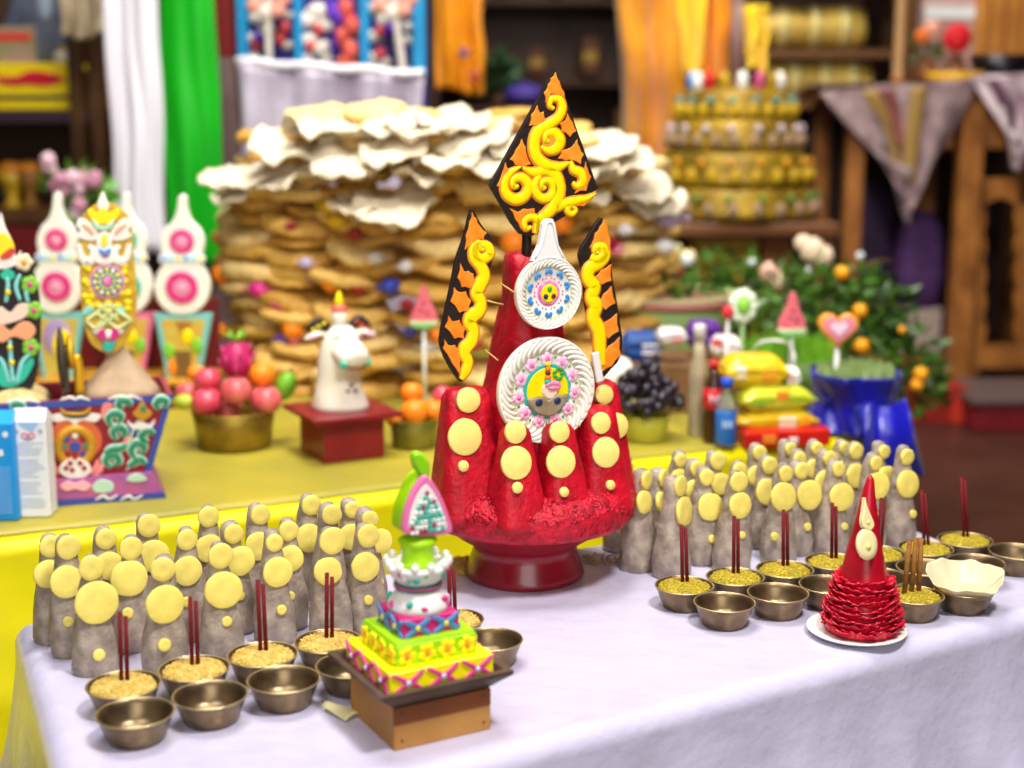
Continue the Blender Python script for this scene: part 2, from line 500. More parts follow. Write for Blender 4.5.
# flame boards ---------------------------------------------------
D = .03
cv = lambda x, y: loc_of(480+x/3.84, 50+y/3.84, D)
sc1 = [([(278, 225), (262, 215), (268, 190), (298, 190), (310, 222), (294, 260), (255, 288), (216, 315), (202, 360), (210, 408), (245, 442), (292, 450), (335, 432)], [8, 14, 18, 24, 28, 28, 32, 36, 36, 36, 36, 30, 6]),
       ([(260, 348), (245, 350), (246, 325), (278, 316), (300, 345), (288, 375), (258, 386), (228, 372)], [8, 16, 20, 28, 36, 34, 26, 8]),
       ([(205, 705), (222, 655), (258, 622), (288, 582), (297, 530), (284, 482), (248, 462), (200, 470), (158, 452)], [14, 28, 36, 40, 42, 38, 32, 28, 6]),
       ([(142, 522), (122, 524), (122, 498), (155, 490), (180, 520), (166, 560), (130, 574), (95, 552), (88, 508), (112, 470), (150, 448)], [8, 16, 20, 28, 32, 32, 32, 30, 26, 20, 5]),
       ([(248, 527), (232, 530), (234, 506), (262, 502), (278, 530), (265, 562), (235, 570), (210, 550), (204, 515), (224, 482)], [8, 14, 18, 24, 28, 28, 26, 26, 24, 18]),
       ([(350, 508), (365, 522), (388, 506), (382, 474), (352, 458), (342, 425)], [8, 20, 28, 30, 26, 6]),
       ([(285, 602), (320, 590), (360, 578), (400, 570), (438, 550)], [34, 28, 26, 20, 4]),
       ([(338, 592), (330, 615), (346, 630), (362, 614), (350, 600)], [20, 18, 16, 12, 6]),
       ([(215, 692), (214, 655), (190, 640), (164, 656), (170, 686), (192, 678)], [20, 24, 22, 20, 16, 6])]
fl1 = [[(284, 82), (300, 120), (320, 165), (328, 205), (322, 238), (305, 180), (265, 168), (243, 205), (238, 165), (255, 130), (266, 105)],
       [(214, 210), (224, 240), (240, 235), (246, 268), (218, 298), (182, 292), (190, 250)],
       [(330, 240), (352, 280), (366, 312), (340, 336), (308, 312), (298, 280), (322, 268)],
       [(368, 340), (378, 372), (395, 400), (382, 440), (350, 424), (318, 425), (292, 418), (305, 385), (345, 372)],
       [(400, 425), (408, 455), (422, 485), (402, 542), (356, 552), (372, 525), (402, 492), (394, 455)],
       [(378, 572), (440, 538), (425, 575), (390, 602), (362, 600)],
       [(156, 338), (170, 370), (176, 405), (192, 440), (160, 456), (128, 442), (108, 420), (132, 380)],
       [(92, 428), (104, 455), (122, 470), (92, 512), (94, 565), (58, 522), (76, 480)],
       [(95, 548), (140, 585), (172, 560), (150, 590), (108, 575)],
       [(104, 604), (140, 620), (160, 608), (205, 606), (218, 640), (172, 640), (150, 690), (128, 650)],
       [(222, 320), (260, 310), (315, 330), (318, 372), (270, 402), (232, 392)]]
out1 = [(285, 68), (450, 532), (320, 640), (190, 718), (150, 705), (118, 665), (35, 520)]
fb = MB().prism([cv(*p) for p in out1], -D-.0035, -D+.0035, b=.001).build('flame_board', m_black, tor)
b = MB()
for f in fl1: b.prism([cv(*p) for p in jag(f, .96)], -D-.0057, -D-.003, b=.0008)
b.build('orange_flame', m_orange, fb)
b = MB(); s_ = abs(cv(100, 300)[0]-cv(0, 300)[0])/100
for pts, w in sc1: b.ribbon([cv(*p) for p in pts], [q*s_*.56 for q in w], -D-.0066, -D-.003)
b.build('yellow_scroll', m_syel, fb)
b = MB()
for pts, w in sc1: b.ribbon([cv(*p) for p in pts], [q*s_*.66+s_*3 for q in w], -D-.0052, -D-.003)
b.build('orange_scroll_edge', m_orange, fb)
MB().tube([(*[cv(190, 720)[0]], -D+.006, cv(190, 640)[1]), (cv(196, 760)[0], -.012, .44)], .007, 10).build('board_stick', m_black2, fb)
D2 = .0
def side_board(outl, scroll, flames, conv, d, stick):
    o = MB().prism([conv(*p) for p in smooth2d(outl, 3)], -d-.003, -d+.003, b=.001).build('flame_board', m_black, tor)
    b = MB()
    for f in flames: b.prism([conv(*p) for p in jag(f, .96)], -d-.0052, -d-.0026, b=.0008)
    b.build('orange_flame', m_orange, o)
    b = MB(); s_ = abs(conv(100, 300)[0]-conv(0, 300)[0])/100
    for pts, w in scroll: b.ribbon([conv(*p) for p in pts], [q*s_*.7 for q in w], -d-.0062, -d-.0026)
    b.build('yellow_scroll', m_syel, o)
    b = MB()
    for pts, w in scroll: b.ribbon([conv(*p) for p in pts], [q*s_*.8+s_*2 for q in w], -d-.0048, -d-.0026)
    b.build('orange_scroll_edge', m_orange, o)
    MB().tube(stick, .0016, 6).build('bamboo_pin', mat('bamboo_pin', '#c9a25a', .6), o)
dl = .02
cl = lambda x, y: loc_of(425+x/4.27, 200+y/4.27, dl)
side_board([(195, 40), (235, 100), (285, 170), (292, 225), (280, 280), (255, 340), (240, 420), (215, 510), (192, 600), (187, 690), (165, 768), (138, 765), (95, 700), (62, 620), (65, 560), (90, 440), (110, 350), (130, 250), (165, 150)],
           [([(245, 212), (226, 206), (236, 186), (264, 200), (270, 230), (242, 250), (212, 236), (208, 200), (225, 172)], [8, 14, 18, 26, 30, 28, 28, 24, 8]),
            ([(232, 176), (204, 205), (206, 245), (234, 285), (246, 325), (226, 368), (214, 398), (232, 432), (226, 472), (192, 500), (184, 524), (202, 556), (192, 602), (168, 630), (165, 660), (178, 690), (168, 730), (150, 765)], [14, 28, 34, 32, 36, 40, 34, 32, 38, 42, 34, 32, 36, 40, 32, 30, 30, 12])],
           [[(196, 46), (214, 75), (230, 108), (262, 140), (246, 168), (214, 172), (190, 200), (162, 215), (168, 150), (184, 90)],
            [(145, 265), (160, 300), (182, 300), (202, 312), (214, 348), (200, 385), (182, 378), (150, 372), (132, 330)],
            [(118, 368), (135, 388), (170, 388), (194, 430), (182, 480), (140, 482), (102, 432)],
            [(95, 490), (110, 515), (142, 510), (168, 548), (162, 592), (120, 592), (78, 540)],
            [(76, 590), (92, 615), (122, 615), (148, 642), (146, 700), (150, 760), (112, 700), (70, 630)]],
           cl, dl, [(cl(240, 425)[0], -dl+.003, cl(240, 425)[1]), (-.045, -.02, cl(330, 447)[1])])
dr = .035
cr_ = lambda x, y: loc_of(540+x/4.27, 200+y/4.27, dr)
side_board([(265, 75), (290, 150), (300, 250), (308, 340), (325, 430), (338, 520), (348, 600), (335, 680), (300, 722), (262, 762), (238, 765), (225, 600), (200, 500), (188, 420), (178, 300), (163, 230), (200, 160), (235, 100)],
           [([(245, 222), (228, 222), (232, 196), (262, 200), (268, 232), (240, 255), (210, 240)], [8, 14, 18, 24, 28, 28, 16]),
            ([(262, 200), (276, 235), (250, 266), (206, 292), (200, 335), (226, 370), (214, 415), (232, 455), (220, 502), (246, 560), (250, 640), (262, 705)], [10, 26, 32, 36, 34, 38, 36, 40, 38, 40, 36, 14])],
           [[(268, 72), (284, 110), (296, 170), (300, 230), (268, 262), (276, 210), (250, 180), (204, 205), (228, 140), (250, 110)],
            [(300, 270), (300, 345), (262, 360), (236, 372), (226, 330), (256, 296)],
            [(300, 364), (318, 440), (272, 470), (238, 450), (264, 400)],
            [(324, 480), (332, 560), (286, 592), (250, 570), (268, 520)],
            [(336, 580), (340, 660), (300, 710), (250, 742), (256, 660), (288, 620)]],
           cr_, dr, [(cr_(195, 330)[0], -dr+.003, cr_(195, 330)[1]), (.045, -.02, cr_(195, 330)[1])])

# the two white ridged discs -----------------------------------
def ridged_disc(cpx, cpy, rpx, d, inner):
    x, z = loc_of(cpx, cpy, d); k = mpp(Vector((TX+.03, TY-.06, ZW+z))); r = rpx*k
    y = -d
    b = MB(); b.M = Matrix.Translation((x, y, z)) @ Matrix.Rotation(PI/2, 4, 'X')
    b.lathe([(0, -.007), (r*.97, -.007), (r, -.003), (r, .003), (r*.985, .0055), (r*.955, .0055), (r*.94, .003), (r*.92, .0015), (0, .0015)], 64)
    o = b.build('white_disc', m_ivory, tor)
    q_ = MB(); q_.M = Matrix.Translation((x, y, z)) @ Matrix.Rotation(PI/2, 4, 'X'); q_.lathe([(r*inner*.97, .0014), (r*inner*.98, .0022), (r*.92, .0022), (r*.925, .0014)], 64); q_.build('ring_floor_shade', mat('shade_tinted_cream', '#c9c3a0', .5), o)  # olive tint imitates the shade lying between the ridges
    b = MB(); n = 36
    for i in range(n):
        a = 2*PI*i/n; pts = []
        for t in (0, .25, .5, .75, 1):
            rr = r*(.955-(.955-inner)*t); aa = a+.42*math.sin(t*1.6)*.9
            pts.append((x+rr*math.cos(aa), y-.003+.001*t, z+rr*math.sin(aa)))
        b.tube(pts, [r*.042, r*.05, r*.048, r*.036, r*.01], 8, sm=3)
    b.build('ridge_border', m_ivory, o)
    return o, x, y, z, r
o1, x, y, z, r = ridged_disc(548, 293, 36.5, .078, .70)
# handle of the upper disc
hx = lambda px, py: loc_of(px, py, .078)
hb = MB().prism([hx(*p) for p in ((531, 261), (538, 245), (542, 224), (545, 219), (552, 219), (554.5, 224), (558, 245), (566, 261))], y-.004, y+.005, b=.0015)
ho = hb.build('disc_handle', mat('white_painted_wood', '#eceae6', .4), o1)
MB().tube([(p[0], y-.0045, p[1]) for p in [hx(*q) for q in ((534, 258), (541, 243), (545, 225), (548.5, 222), (551.5, 225), (555.5, 243), (562, 258))]], .0013, 6, sm=3).build('handle_bead', mat('white_painted_wood', '#eceae6'), ho)
def flat(o, name, m, c, rx, rz=None, yf=0, yb=0, n=18):
    return MB().prism(disc2d(c[0], c[1], rx, rz, n), yf, yb, b=min(rx, rz or rx)*.25).build(name, m, o)
flat(o1, 'pink_ring', m_pink, (x, z), r*.40, None, y-.0038, y-.001, 28)
flat(o1, 'yellow_boss', m_syel, (x, z), r*.31, None, y-.0050, y-.002, 24)
for q, (ax, az, m) in enumerate(((0, .12, m_green), (-.12, -.08, m_navy), (.12, -.08, mat('maroon_butter', '#7d1a3c', .4)))):
    MB().blob((x+ax*r, y-.0055, z+az*r), (r*.075, .002, r*.075), seg=10, rings=6).build('bead', m, o1)
b = MB(); b2 = MB()
for i in range(10):
    a = PI/2+2*PI*i/10
    cx, cz = x+r*.55*math.cos(a), z+r*.55*math.sin(a)
    for j in range(5):
        aj = a+(j-2)*.62
        b.blob((cx+r*.065*math.cos(aj), y-.0028, cz+r*.065*math.sin(aj)), (r*.06, .0015, r*.06), seg=8, rings=5)
    for dd in (-.2, .2): b2.blob((x+r*.43*math.cos(a+dd), y-.0022, z+r*.43*math.sin(a+dd)), (r*.028, .001, r*.028), seg=6, rings=4)
b.build('blue_petal', m_blue, o1); b2.build('pink_petal_dot', m_pink, o1)
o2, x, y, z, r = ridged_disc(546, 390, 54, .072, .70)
b = MB(); b2 = MB(); b3 = MB()
for i in range(11):
    a = PI/2+2*PI*i/11
    cx, cz = x+r*.585*math.cos(a), z+r*.585*math.sin(a)
    for j in range(5):
        aj = a+2*PI*j/5
        b.blob((cx+r*.07*math.cos(aj), y-.0028, cz+r*.07*math.sin(aj)), (r*.066, .0016, r*.066), seg=8, rings=5)
    b2.blob((cx, y-.0045, cz), (r*.05, .0015, r*.05), seg=8, rings=5)
    am = a+PI/11
    b3.blob((x+r*.63*math.cos(am), y-.0022, z+r*.63*math.sin(am)), (r*.035, .001, r*.02), seg=8, rings=4, rot=(0, -am, 0))
b.build('pink_petal', mat('light_pink_butter', '#f7c2dc', .4), o2); b2.build('magenta_flower_centre', m_pink, o2); b3.build('green_leaf', m_green, o2)
ov = lambda k: disc2d(x+r*.01, z-r*.02, r*.50*k, r*.52*k, 40)
MB().prism(ov(1.0), y-.0036, y-.001, b=.001).build('teal_ring', m_teal, o2)
MB().prism(ov(.86), y-.0046, y-.001, b=.001).build('yellow_medallion', m_syel, o2)
P = lambda u, v: (x+r*u, z+r*v)
MB().prism([P(*p) for p in smooth2d([(-.42, -.14), (-.26, -.10), (-.12, -.10), (0, -.17), (.12, -.10), (.28, -.10), (.43, -.12), (.32, -.32), (.12, -.47), (-.08, -.47), (-.30, -.36)], 4)], y-.0085, y-.003, b=.0025).build('grey_lotus_bowl', m_grey, o2)
for ax in (-.20, .18):
    MB().blob((P(ax, -.2)[0], y-.009, P(ax, -.2)[1]), (r*.075, .002, r*.065), seg=10, rings=6).build('navy_eye', m_navy, o2)
MB().prism([P(*p) for p in smooth2d([(-.12, -.02), (-.1, .1), (0, .14), (.2, .16), (.24, .06), (.18, -.08), (.08, -.16), (-.04, -.14)], 4)], y-.0078, y-.003, b=.002).build('cream_shell', mat('cream_butter', '#f5d9c0', .4), o2)
MB().ribbon([P(*p) for p in ((-.06, .1), (.05, .14), (.18, .13), (.22, .06), (.1, .03), (-.02, .06))], [r*.02, r*.035, r*.04, r*.035, r*.03, r*.01], y-.0098, y-.006).build('pink_ribbon', m_pink, o2)
for k, (v, ww, m) in enumerate(((.17, .075, m_teal), (.25, .07, m_orange), (.33, .055, mat('maroon_butter', '#7d1a3c')), (.41, .06, m_orange), (.5, .06, m_syel))):
    MB().blob((P(.0, v)[0], y-.006, P(.0, v)[1]), (r*ww, .003, r*.05), seg=12, rings=6).build('spire_bead', m, o2)
b = MB()
for i in range(7):
    a = i*.9; b.blob((P(.22+.08*math.cos(a), 0)[0], y-.006, P(0, .3+.1*math.sin(a))[1]), (r*.055, .0018, r*.035), seg=8, rings=5, rot=(0, a, 0))
b.build('green_spray', m_green, o2)
# small white rest beside the lower disc and the backing stick of the discs
q = loc_of(600, 368, .06)
MB().box((q[0], -.052, q[1]), (.012, .006, .045), rot=(0, -.2, 0), bev=.002).build('white_wedge', mat('white_painted_wood', '#eceae6'), tor)
MB().box((.0, -.055, .30), (.02, .03, .2)).build('disc_prop', m_red, tor)
for (a_, c_) in (((500, 283), (513, 292)), ((485, 350), (497, 360))):
    p, q = loc_of(*a_, .05), loc_of(*c_, .075)
    MB().tube([(p[0], -.05, p[1]), (q[0], -.078, q[1])], .0011, 6).build('bamboo_pin', mat('bamboo_pin', '#c9a25a'), tor)
# ================================================================ grey dough cones with butter discs
m_tsampa = mat('grey_dough', '#bdad9c', .48, spec=.5, col2='#82736a', vscale=42, bump=1.0, bscale=75)
m_butter2 = mat('yellow_butter_disc', '#f6e272', .4, spec=.4, var=.1, vscale=50, bump=.2, bscale=90)
NRM = Vector((SR, -CR, 0)); TAN = Vector((CR, SR, 0))
# head disc (px, py, r), belly disc, small dot  -- read off the photo, then placed on the table
LEFT = [((50.8, 546.5, 11), (48, 574, 14), None),
        ((68.6, 547.5, 12), (66.8, 582, 16.5), (68, 621.7, 5)),
        ((91.4, 568, 12.3), (96.5, 602.4, 21.5), (99, 655, 6)),
        ((106, 539, 10.3), (109, 566, 14), None),
        ((131, 548.6, 11.5), (129, 578.5, 18), (127.7, 613, 5.5)),
        ((149, 525.7, 11.5), (153.6, 556, 16), None),
        ((163, 569.4, 12), (165, 604, 19), (164.5, 645, 6.5)),
        ((187, 540, 10.5), (187.4, 571, 14.5), (186.6, 602, 5)),
        ((208.7, 517, 10.5), (209.5, 548.6, 14), None),
        ((221, 556, 12.5), (223.5, 590, 18.5), (227, 621.5, 5)),
        ((233.6, 534, 9.7), (240, 561, 14.5), (239.5, 595.5, 5)),
        ((260.5, 514.8, 10), (258.7, 546.5, 14), None),
        ((274.5, 543, 8.7), (277.8, 572, 15), (281.6, 610, 5)),
        ((288.7, 531, 10), (290.5, 558.7, 13), (290.5, 596, 4.5)),
        ((311.5, 505.4, 10), (309.5, 538, 14), None),
        ((331.9, 514.8, 10), None, None),
        ((332.5, 541, 13.5), (327.8, 571.4, 14), None),
        ((352.7, 509.7, 8.3), (351.4, 537, 13), None),
        ((370, 519.4, 8.3), (380.6, 541, 12), (380, 581.6, 3.6)),
        ((368.4, 536, 11.5), (365.4, 567, 14.5), (368.4, 600, 4.6))]
RIGHT = [((627, 467, 7.5), None, (625.4, 525, 4.6)),
         ((647, 480, 9), (644.4, 502, 11.5), None),
         ((664, 478, 8.7), (661, 502, 10), None),
         ((681, 486, 10), (684.6, 511, 14.5), None),
         ((681, 460.5, 7), (680, 480, 11), None),
         ((697.5, 469, 8.2), (694, 490, 10), None),
         ((707, 477.5, 8.2), (710.5, 507, 14), (712, 539, 4)),
         ((718.6, 461, 9), (721, 484, 11), None),
         ((740, 471, 8.5), None, None),
         ((739, 482, 9.8), (740.4, 505.4, 13), (742, 535, 3.6)),
         ((760, 453, 7.6), (756, 476, 10), None),
         ((770, 465.5, 8.6), (767, 492, 13), None),
         ((786, 473.7, 7.7), (783.6, 497, 14.3), (775, 536.6, 4)),
         ((802, 471, 8.1), (809.5, 495, 14.7), (807.7, 527, 4)),
         ((791, 449.5, 6.8), None, None),
         ((800, 459.5, 7.6), None, None),
         ((817.6, 449, 6.8), (814, 469, 9.5), None),
         ((830.6, 459, 8), (824.7, 483, 12), None),
         ((839, 469, 7.3), (842, 497, 13.8), (844.5, 526.5, 3.6)),
         ((845, 448, 6.4), (843, 470, 9), None),
         ((856.7, 451.6, 8.2), (856.7, 475.7, 12), None),
         ((876.5, 463.5, 7.3), (878, 486, 13.2), (877, 516, 3.6)),
         ((884.6, 452, 6.8), (887, 477, 11), None),
         ((907.5, 457, 8.2), (908, 484, 13.7), (913, 514, 4.1))]
ZH = .136
def solve_cones(L):
    out = []
    for c in L:
        p = on_z(c[0][0], c[0][1], ZW+ZH); out.append([c, p.y, p])
    def state(e):
        r = ray(e[0][0][0], e[0][0][1]); t = e[1]/r.y
        return Vector((r.x*t, e[1], CAMZ+r.z*t))
    for it in range(300):
        moved = False
        P = [state(e) for e in out]
        for i in range(len(out)):
            for j in range(i):
                d = (P[i]-P[j]).to_2d().length
                if d < .0555:
                    a, b_ = (i, j) if (out[i][1] > out[j][1] or (abs(out[i][1]-out[j][1]) < 1e-4 and out[i][0][0][1] < out[j][0][0][1])) else (j, i)
                    za = state(out[a]).z-ZW; zb = state(out[b_]).z-ZW
                    if za > .116: out[a][1] += .0015; moved = True
                    if zb < .150: out[b_][1] -= .0015; moved = True
        if not moved: break
    return [(e[0], state(e)) for e in out]
def make_cone(c, P, seed, label, group, yaw=0.):
    NRM = Vector((math.sin(RT+yaw), -math.cos(RT+yaw), 0)); TAN = Vector((math.cos(RT+yaw), math.sin(RT+yaw), 0))
    zd = P.z-ZW; s = zd/ZH
    root_xy = P-NRM*.0125
    t = thing('dough_cone', label, 'dough offering', (root_xy.x, root_xy.y, ZW), RT+yaw, group)
    r = random.Random(seed)
    w = r.uniform(.92, 1.03); lean = r.uniform(-.002, .002)
    lv = []
    for f, rx, ry, cy in ((0, .0262, .0250, .001), (.03, .0282, .0268, .001), (.14, .0286, .0270, .001), (.28, .0268, .0248, .001), (.42, .0230, .0208, .001), (.56, .0190, .0170, .001), (.70, .0156, .0140, .0006), (.82, .0132, .0122, .0003), (.91, .0116, .0110, 0), (.96, .0098, .0096, 0), (.99, .0065, .0065, 0), (1.0, .0025, .0025, 0)):
        lv.append((f*.151*s, lean*f*2, cy, rx*w, ry, 2.3))
    b = MB(); b.loft(lv, 30, nz=.0034, nsc=46, seed=seed); b.build('dough_body', m_tsampa, t)
    k0 = mpp(P)
    def front(z):
        f = z/(.151*s)
        for (f0, y0), (f1, y1) in zip([(l[0]/(.151*s), l[4]-l[2]) for l in lv], [(l[0]/(.151*s), l[4]-l[2]) for l in lv][1:]):
            if f0 <= f <= f1: return y0+(y1-y0)*(f-f0)/(f1-f0+1e-9)
        return .012
    for n, dd in enumerate(c):
        if not dd: continue
        px, py, rr = dd
        d = .014
        for _ in range(4):
            # photo point on the vertical plane d in front of the axis
            q = ray(px, py); o = Vector((0, 0, CAMZ)); p0 = root_xy+NRM*d
            tt = (p0-o).dot(NRM)/q.dot(NRM); W = o+q*tt
            lz = W.z-ZW; lx = (W-root_xy).dot(TAN)
            d = front(min(max(lz, .005), .148*s))+(.001 if n != 1 else .002)
        k = mpp(W); R_ = rr*k*1.03
        qd = MB(); tilt = .02 if n == 0 else (.12 if n == 1 else .1)
        rot = r.uniform(-.1, .1)
        qd.M = Matrix.Translation((lx, -d, lz)) @ Matrix.Rotation(rot, 4, 'Z') @ Matrix.Rotation(-tilt, 4, 'X') @ Matrix.Rotation(PI/2, 4, 'X')
        qd.lathe([(0, -.004), (R_*.96, -.004), (R_, -.001), (R_*.99, .0016), (R_*.93, .0024), (R_*.4, .0019), (0, .0019)], 26, wob=.05, seed=seed*3+n)
        qd.build(('head_disc', 'belly_disc', 'butter_dot')[n], m_butter2, t)
    return t
allc = []
for nm, L, fmt, grp in (('a', LEFT, 'grey dough cone behind the stupa, head disc {} from the cloth corner', 'grey dough cones behind the stupa'),
                        ('b', RIGHT, 'grey dough cone behind the small red cone, head disc {} from the red tower', 'grey dough cones behind the small red cone')):
    S = solve_cones(L)
    order = sorted(range(len(S)), key=lambda i: S[i][0][0][0])
    for rank, i in enumerate(order):
        c, P = S[i]
        make_cone(c, P, 100+i+(50 if nm == 'b' else 0), fmt.format(ORD[rank+1]), grp, math.radians({1: 22, 2: 34, 3: 26}.get(i, 0)) if nm == 'b' else 0.)
        allc.append((P-NRM*.0125, .027))

# ================================================================ bronze bowls, grain and incense
m_bronze = mat('aged_bronze', '#8e7858', .34, metal=.8, spec=.5, col2='#5e4d3c', vscale=30, bump=.12, bscale=60)
m_brim = mat('worn_bronze_rim', '#cdb888', .33, metal=.8, spec=.5)
m_grain = mat('yellow_grain', '#ecd078', .5, spec=.4, col2='#c49c3c', vscale=160, bump=.6, bscale=400)
m_grain2 = mat('green_gold_grain', '#d8c034', .45, spec=.45, col2='#8f7c1c', vscale=260, bump=.6, bscale=400)
m_incense = mat('dark_red_incense', '#6e1a20', .7, spec=.2)
m_gincense = mat('brown_incense', '#a5702c', .7, col2='#7d4f1c', vscale=90)
EMPTY = [(135, 712, 79.5), (210, 694.5, 76.5), (283, 678.5, 75), (350, 664, 71), (490, 639, 66), (723.7, 601.7, 61), (776.7, 592, 61.5), (826.5, 583.6, 59), (877, 576, 58.5), (925, 566, 57), (973, 562.5, 57), (1016, 551, 57)]
GRAIN = [(123.7, 684.7, 76), (196, 668, 72), (262.5, 655, 73), (328, 642, 70), (452, 619, 64), (685, 585.4, 58), (736.6, 577, 57.6), (787, 569.7, 57), (834, 561.5, 56), (884, 554, 55), (926, 547.6, 54), (964, 540.5, 54)]
STICKS = [(123, 612), (193, 597), (260, 580), (330, 573), (451, 565), (683, 525), (736, 516), (785, 510), (834, 503), (884, 498), (922, 490), (962, 477)]
INC = (919.8, 594, 56.5); WAF = (959, 588.5, 61)
bw = []
for kind, L in (('e', EMPTY), ('g', GRAIN), ('i', [INC]), ('w', [WAF])):
    for i, (px, py, w) in enumerate(L):
        p = on_z(px, py, ZW+.0315); bw.append([kind, i, Vector((p.x, p.y)), w*mpp(p)/2])
med = sorted(q[3] for q in bw)[len(bw)//2]
for q in bw: q[3] = .5*q[3]+.5*med
def relax(B, fixed, its=200):
    for _ in range(its):
        for i in range(len(B)):
            for j in range(i):
                v = B[i][2]-B[j][2]; d = v.length; m = B[i][3]+B[j][3]+.001
                if d < m:
                    v = v.normalized()*(m-d)*.5; B[i][2] = B[i][2]+v; B[j][2] = B[j][2]-v
            for c, r in fixed:
                v = B[i][2]-c.to_2d(); d = v.length; m = B[i][3]+r-.001
                if d < m: B[i][2] = B[i][2]+v.normalized()*(m-d)
relax(bw, allc+[(Vector((TX, TY)), .115)])
bowl_mesh = {}
def bowl(p, r, label, group):
    t = thing('offering_bowl', label, 'bowl', (p.x, p.y, ZW), 0, group)
    s = r/.042
    prof = [(0, .0), (.027, .0), (.0295, .002), (.034, .014), (.0385, .029), (.0405, .0345), (.042, .0362), (.042, .0376), (.0408, .0378), (.0388, .0355), (.0368, .029), (.0322, .014), (.027, .0045), (0, .0035)]
    if not bowl_mesh:
        o = MB().lathe(prof, 48).build('bowl_body', m_bronze, t)
        rim = MB(); rim.tube([(.0414*math.cos(2*PI*i/48), .0414*math.sin(2*PI*i/48), .0372) for i in range(49)], .0011, 6)
        q = rim.build('bowl_rim', m_brim, t); bowl_mesh['b'] = o.data; bowl_mesh['r'] = q.data; bowl_mesh['s'] = s
    else:
        o = bpy.data.objects.new('bowl_body', bowl_mesh['b']); COL.objects.link(o); o.parent = t
        q = bpy.data.objects.new('bowl_rim', bowl_mesh['r']); COL.objects.link(q); q.parent = t
    for x in (o, q): x.scale = (s, s, .845)
    return t
def heap(p, r, label, seed, m, n=420):
    rn = random.Random(seed); b = MB()
    R0 = r*.9
    prof = [(0, .010), (R0*.78, .010), (R0*.985, .0280), (R0*.9, .0306), (R0*.6, .0338), (R0*.3, .0358), (0, .0363)]
    b.lathe(prof, 36, wob=.03, seed=seed)
    for i in range(n):
        a = rn.uniform(0, 2*PI); q = R0*.94*math.sqrt(rn.random())
        z = .0297+.0065*(1-(q/R0)**2)
        b.blob((q*math.cos(a), q*math.sin(a), z), (.0021, .0012, .0011), seg=5, rings=3, rot=(rn.uniform(-.5, .5), rn.uniform(-.5, .5), rn.uniform(0, 6)))
    o = b.build('grain_heap', m, None, (p.x, p.y, ZW))
    return tag(o, label, 'grain', 'grain in the offering bowls', 'stuff')
def incense(p, top, base, r, m, label, group):
    o = MB().tube([(0, 0, 0), (top[0]-base[0], top[1]-base[1], top[2]-base[2])], r, 8).build('incense_stick', m, None, base)
    return tag(o, label, 'incense', group)
for kind, i, p, r in bw:
    if kind == 'e':
        bowl(p, r, f'empty bronze bowl, {ORD[i+1]} empty one along the front from the cloth corner', 'empty bronze bowls along the front')
    elif kind == 'g':
        bowl(p, r, f'bronze bowl holding grain and red incense, {ORD[i+1]} such bowl from the cloth corner', 'bronze bowls filled with grain')
        heap(p, r, f'yellow grain heaped in the {ORD[i+1]} grain bowl counted from the cloth corner', 20+i, m_grain if i < 5 else m_grain2)
        h0 = at_y(*STICKS[i], p.y)
        for k, dx in enumerate((-.0042, .0042)):
            top = Vector((p.x+(h0.x-p.x)*.8+dx*.7, p.y+.002*k, h0.z-(.0 if k == 0 else .006)))
            incense(p, top, Vector((p.x+dx*.8+.001, p.y+.001*k, ZW+.031)), .0026, m_incense,
                    f'dark red incense stick, the {"taller" if k == 0 else "shorter"} of the pair in the {ORD[i+1]} grain bowl', 'dark red incense sticks')
    elif kind == 'i':
        bowl(p, r, 'bronze bowl of green-gold grain holding three brown incense sticks, beside the small red cone', 'bronze bowls filled with grain')
        heap(p, r, 'green-gold grain heaped around the three brown incense sticks', 77, m_grain2)
        for k, dx in enumerate((-.011, .0, .011)):
            h0 = at_y((909, 916, 922)[k], (540, 538, 539)[k], p.y)
            incense(p, Vector((h0.x, p.y+.004*(k-1), h0.z)), Vector((p.x+dx-.004, p.y+.004*(k-1), ZW+.031)), .0036, m_gincense,
                    f'thick brown incense stick, {("next to the small red cone", "the middle one of three", "next to the white wafer bowl")[k]}', 'thick brown incense sticks')
    else:
        bowl(p, r, 'bronze bowl holding a crumpled translucent white wafer', 'bronze bowls on the white cloth')
        m_wafer = mat('translucent_wafer', '#d2c8a8', .35, spec=.5, sss=.3, bump=.3, bscale=30)
        def wf(u, v):
            a = 2*PI*u; q = v
            rr = (.012+.040*q**.75)*(1+.05*math.sin(5*a+1)*q+.022*math.sin(11*a)*q)
            z = .014+.030*q**1.2*(1+.10*math.sin(3*a+.6)+.05*math.sin(7*a)+.025*math.sin(13*a))
            back = .5+.5*math.sin(a)
            return (rr*math.cos(a), rr*math.sin(a)*.9, z*(.72+.45*back)+.004)
        w = MB().sheet(wf, 60, 14, .0016).build('wafer', m_wafer, None, (p.x, p.y, ZW+.004))
        tag(w, 'crumpled translucent cream wafer standing in a bronze bowl at the table end', 'wafer')
        f2 = MB().lathe([(0, .015), (.024, .016), (.030, .027), (.020, .033), (0, .034)], 24, wob=.12, seed=3).build('dough_lump', mat('cream_dough', '#e6d49c', .5), None, (p.x+.004, p.y-.003, ZW))
        tag(f2, 'pale cream lump lying inside the wafer bowl', 'dough')
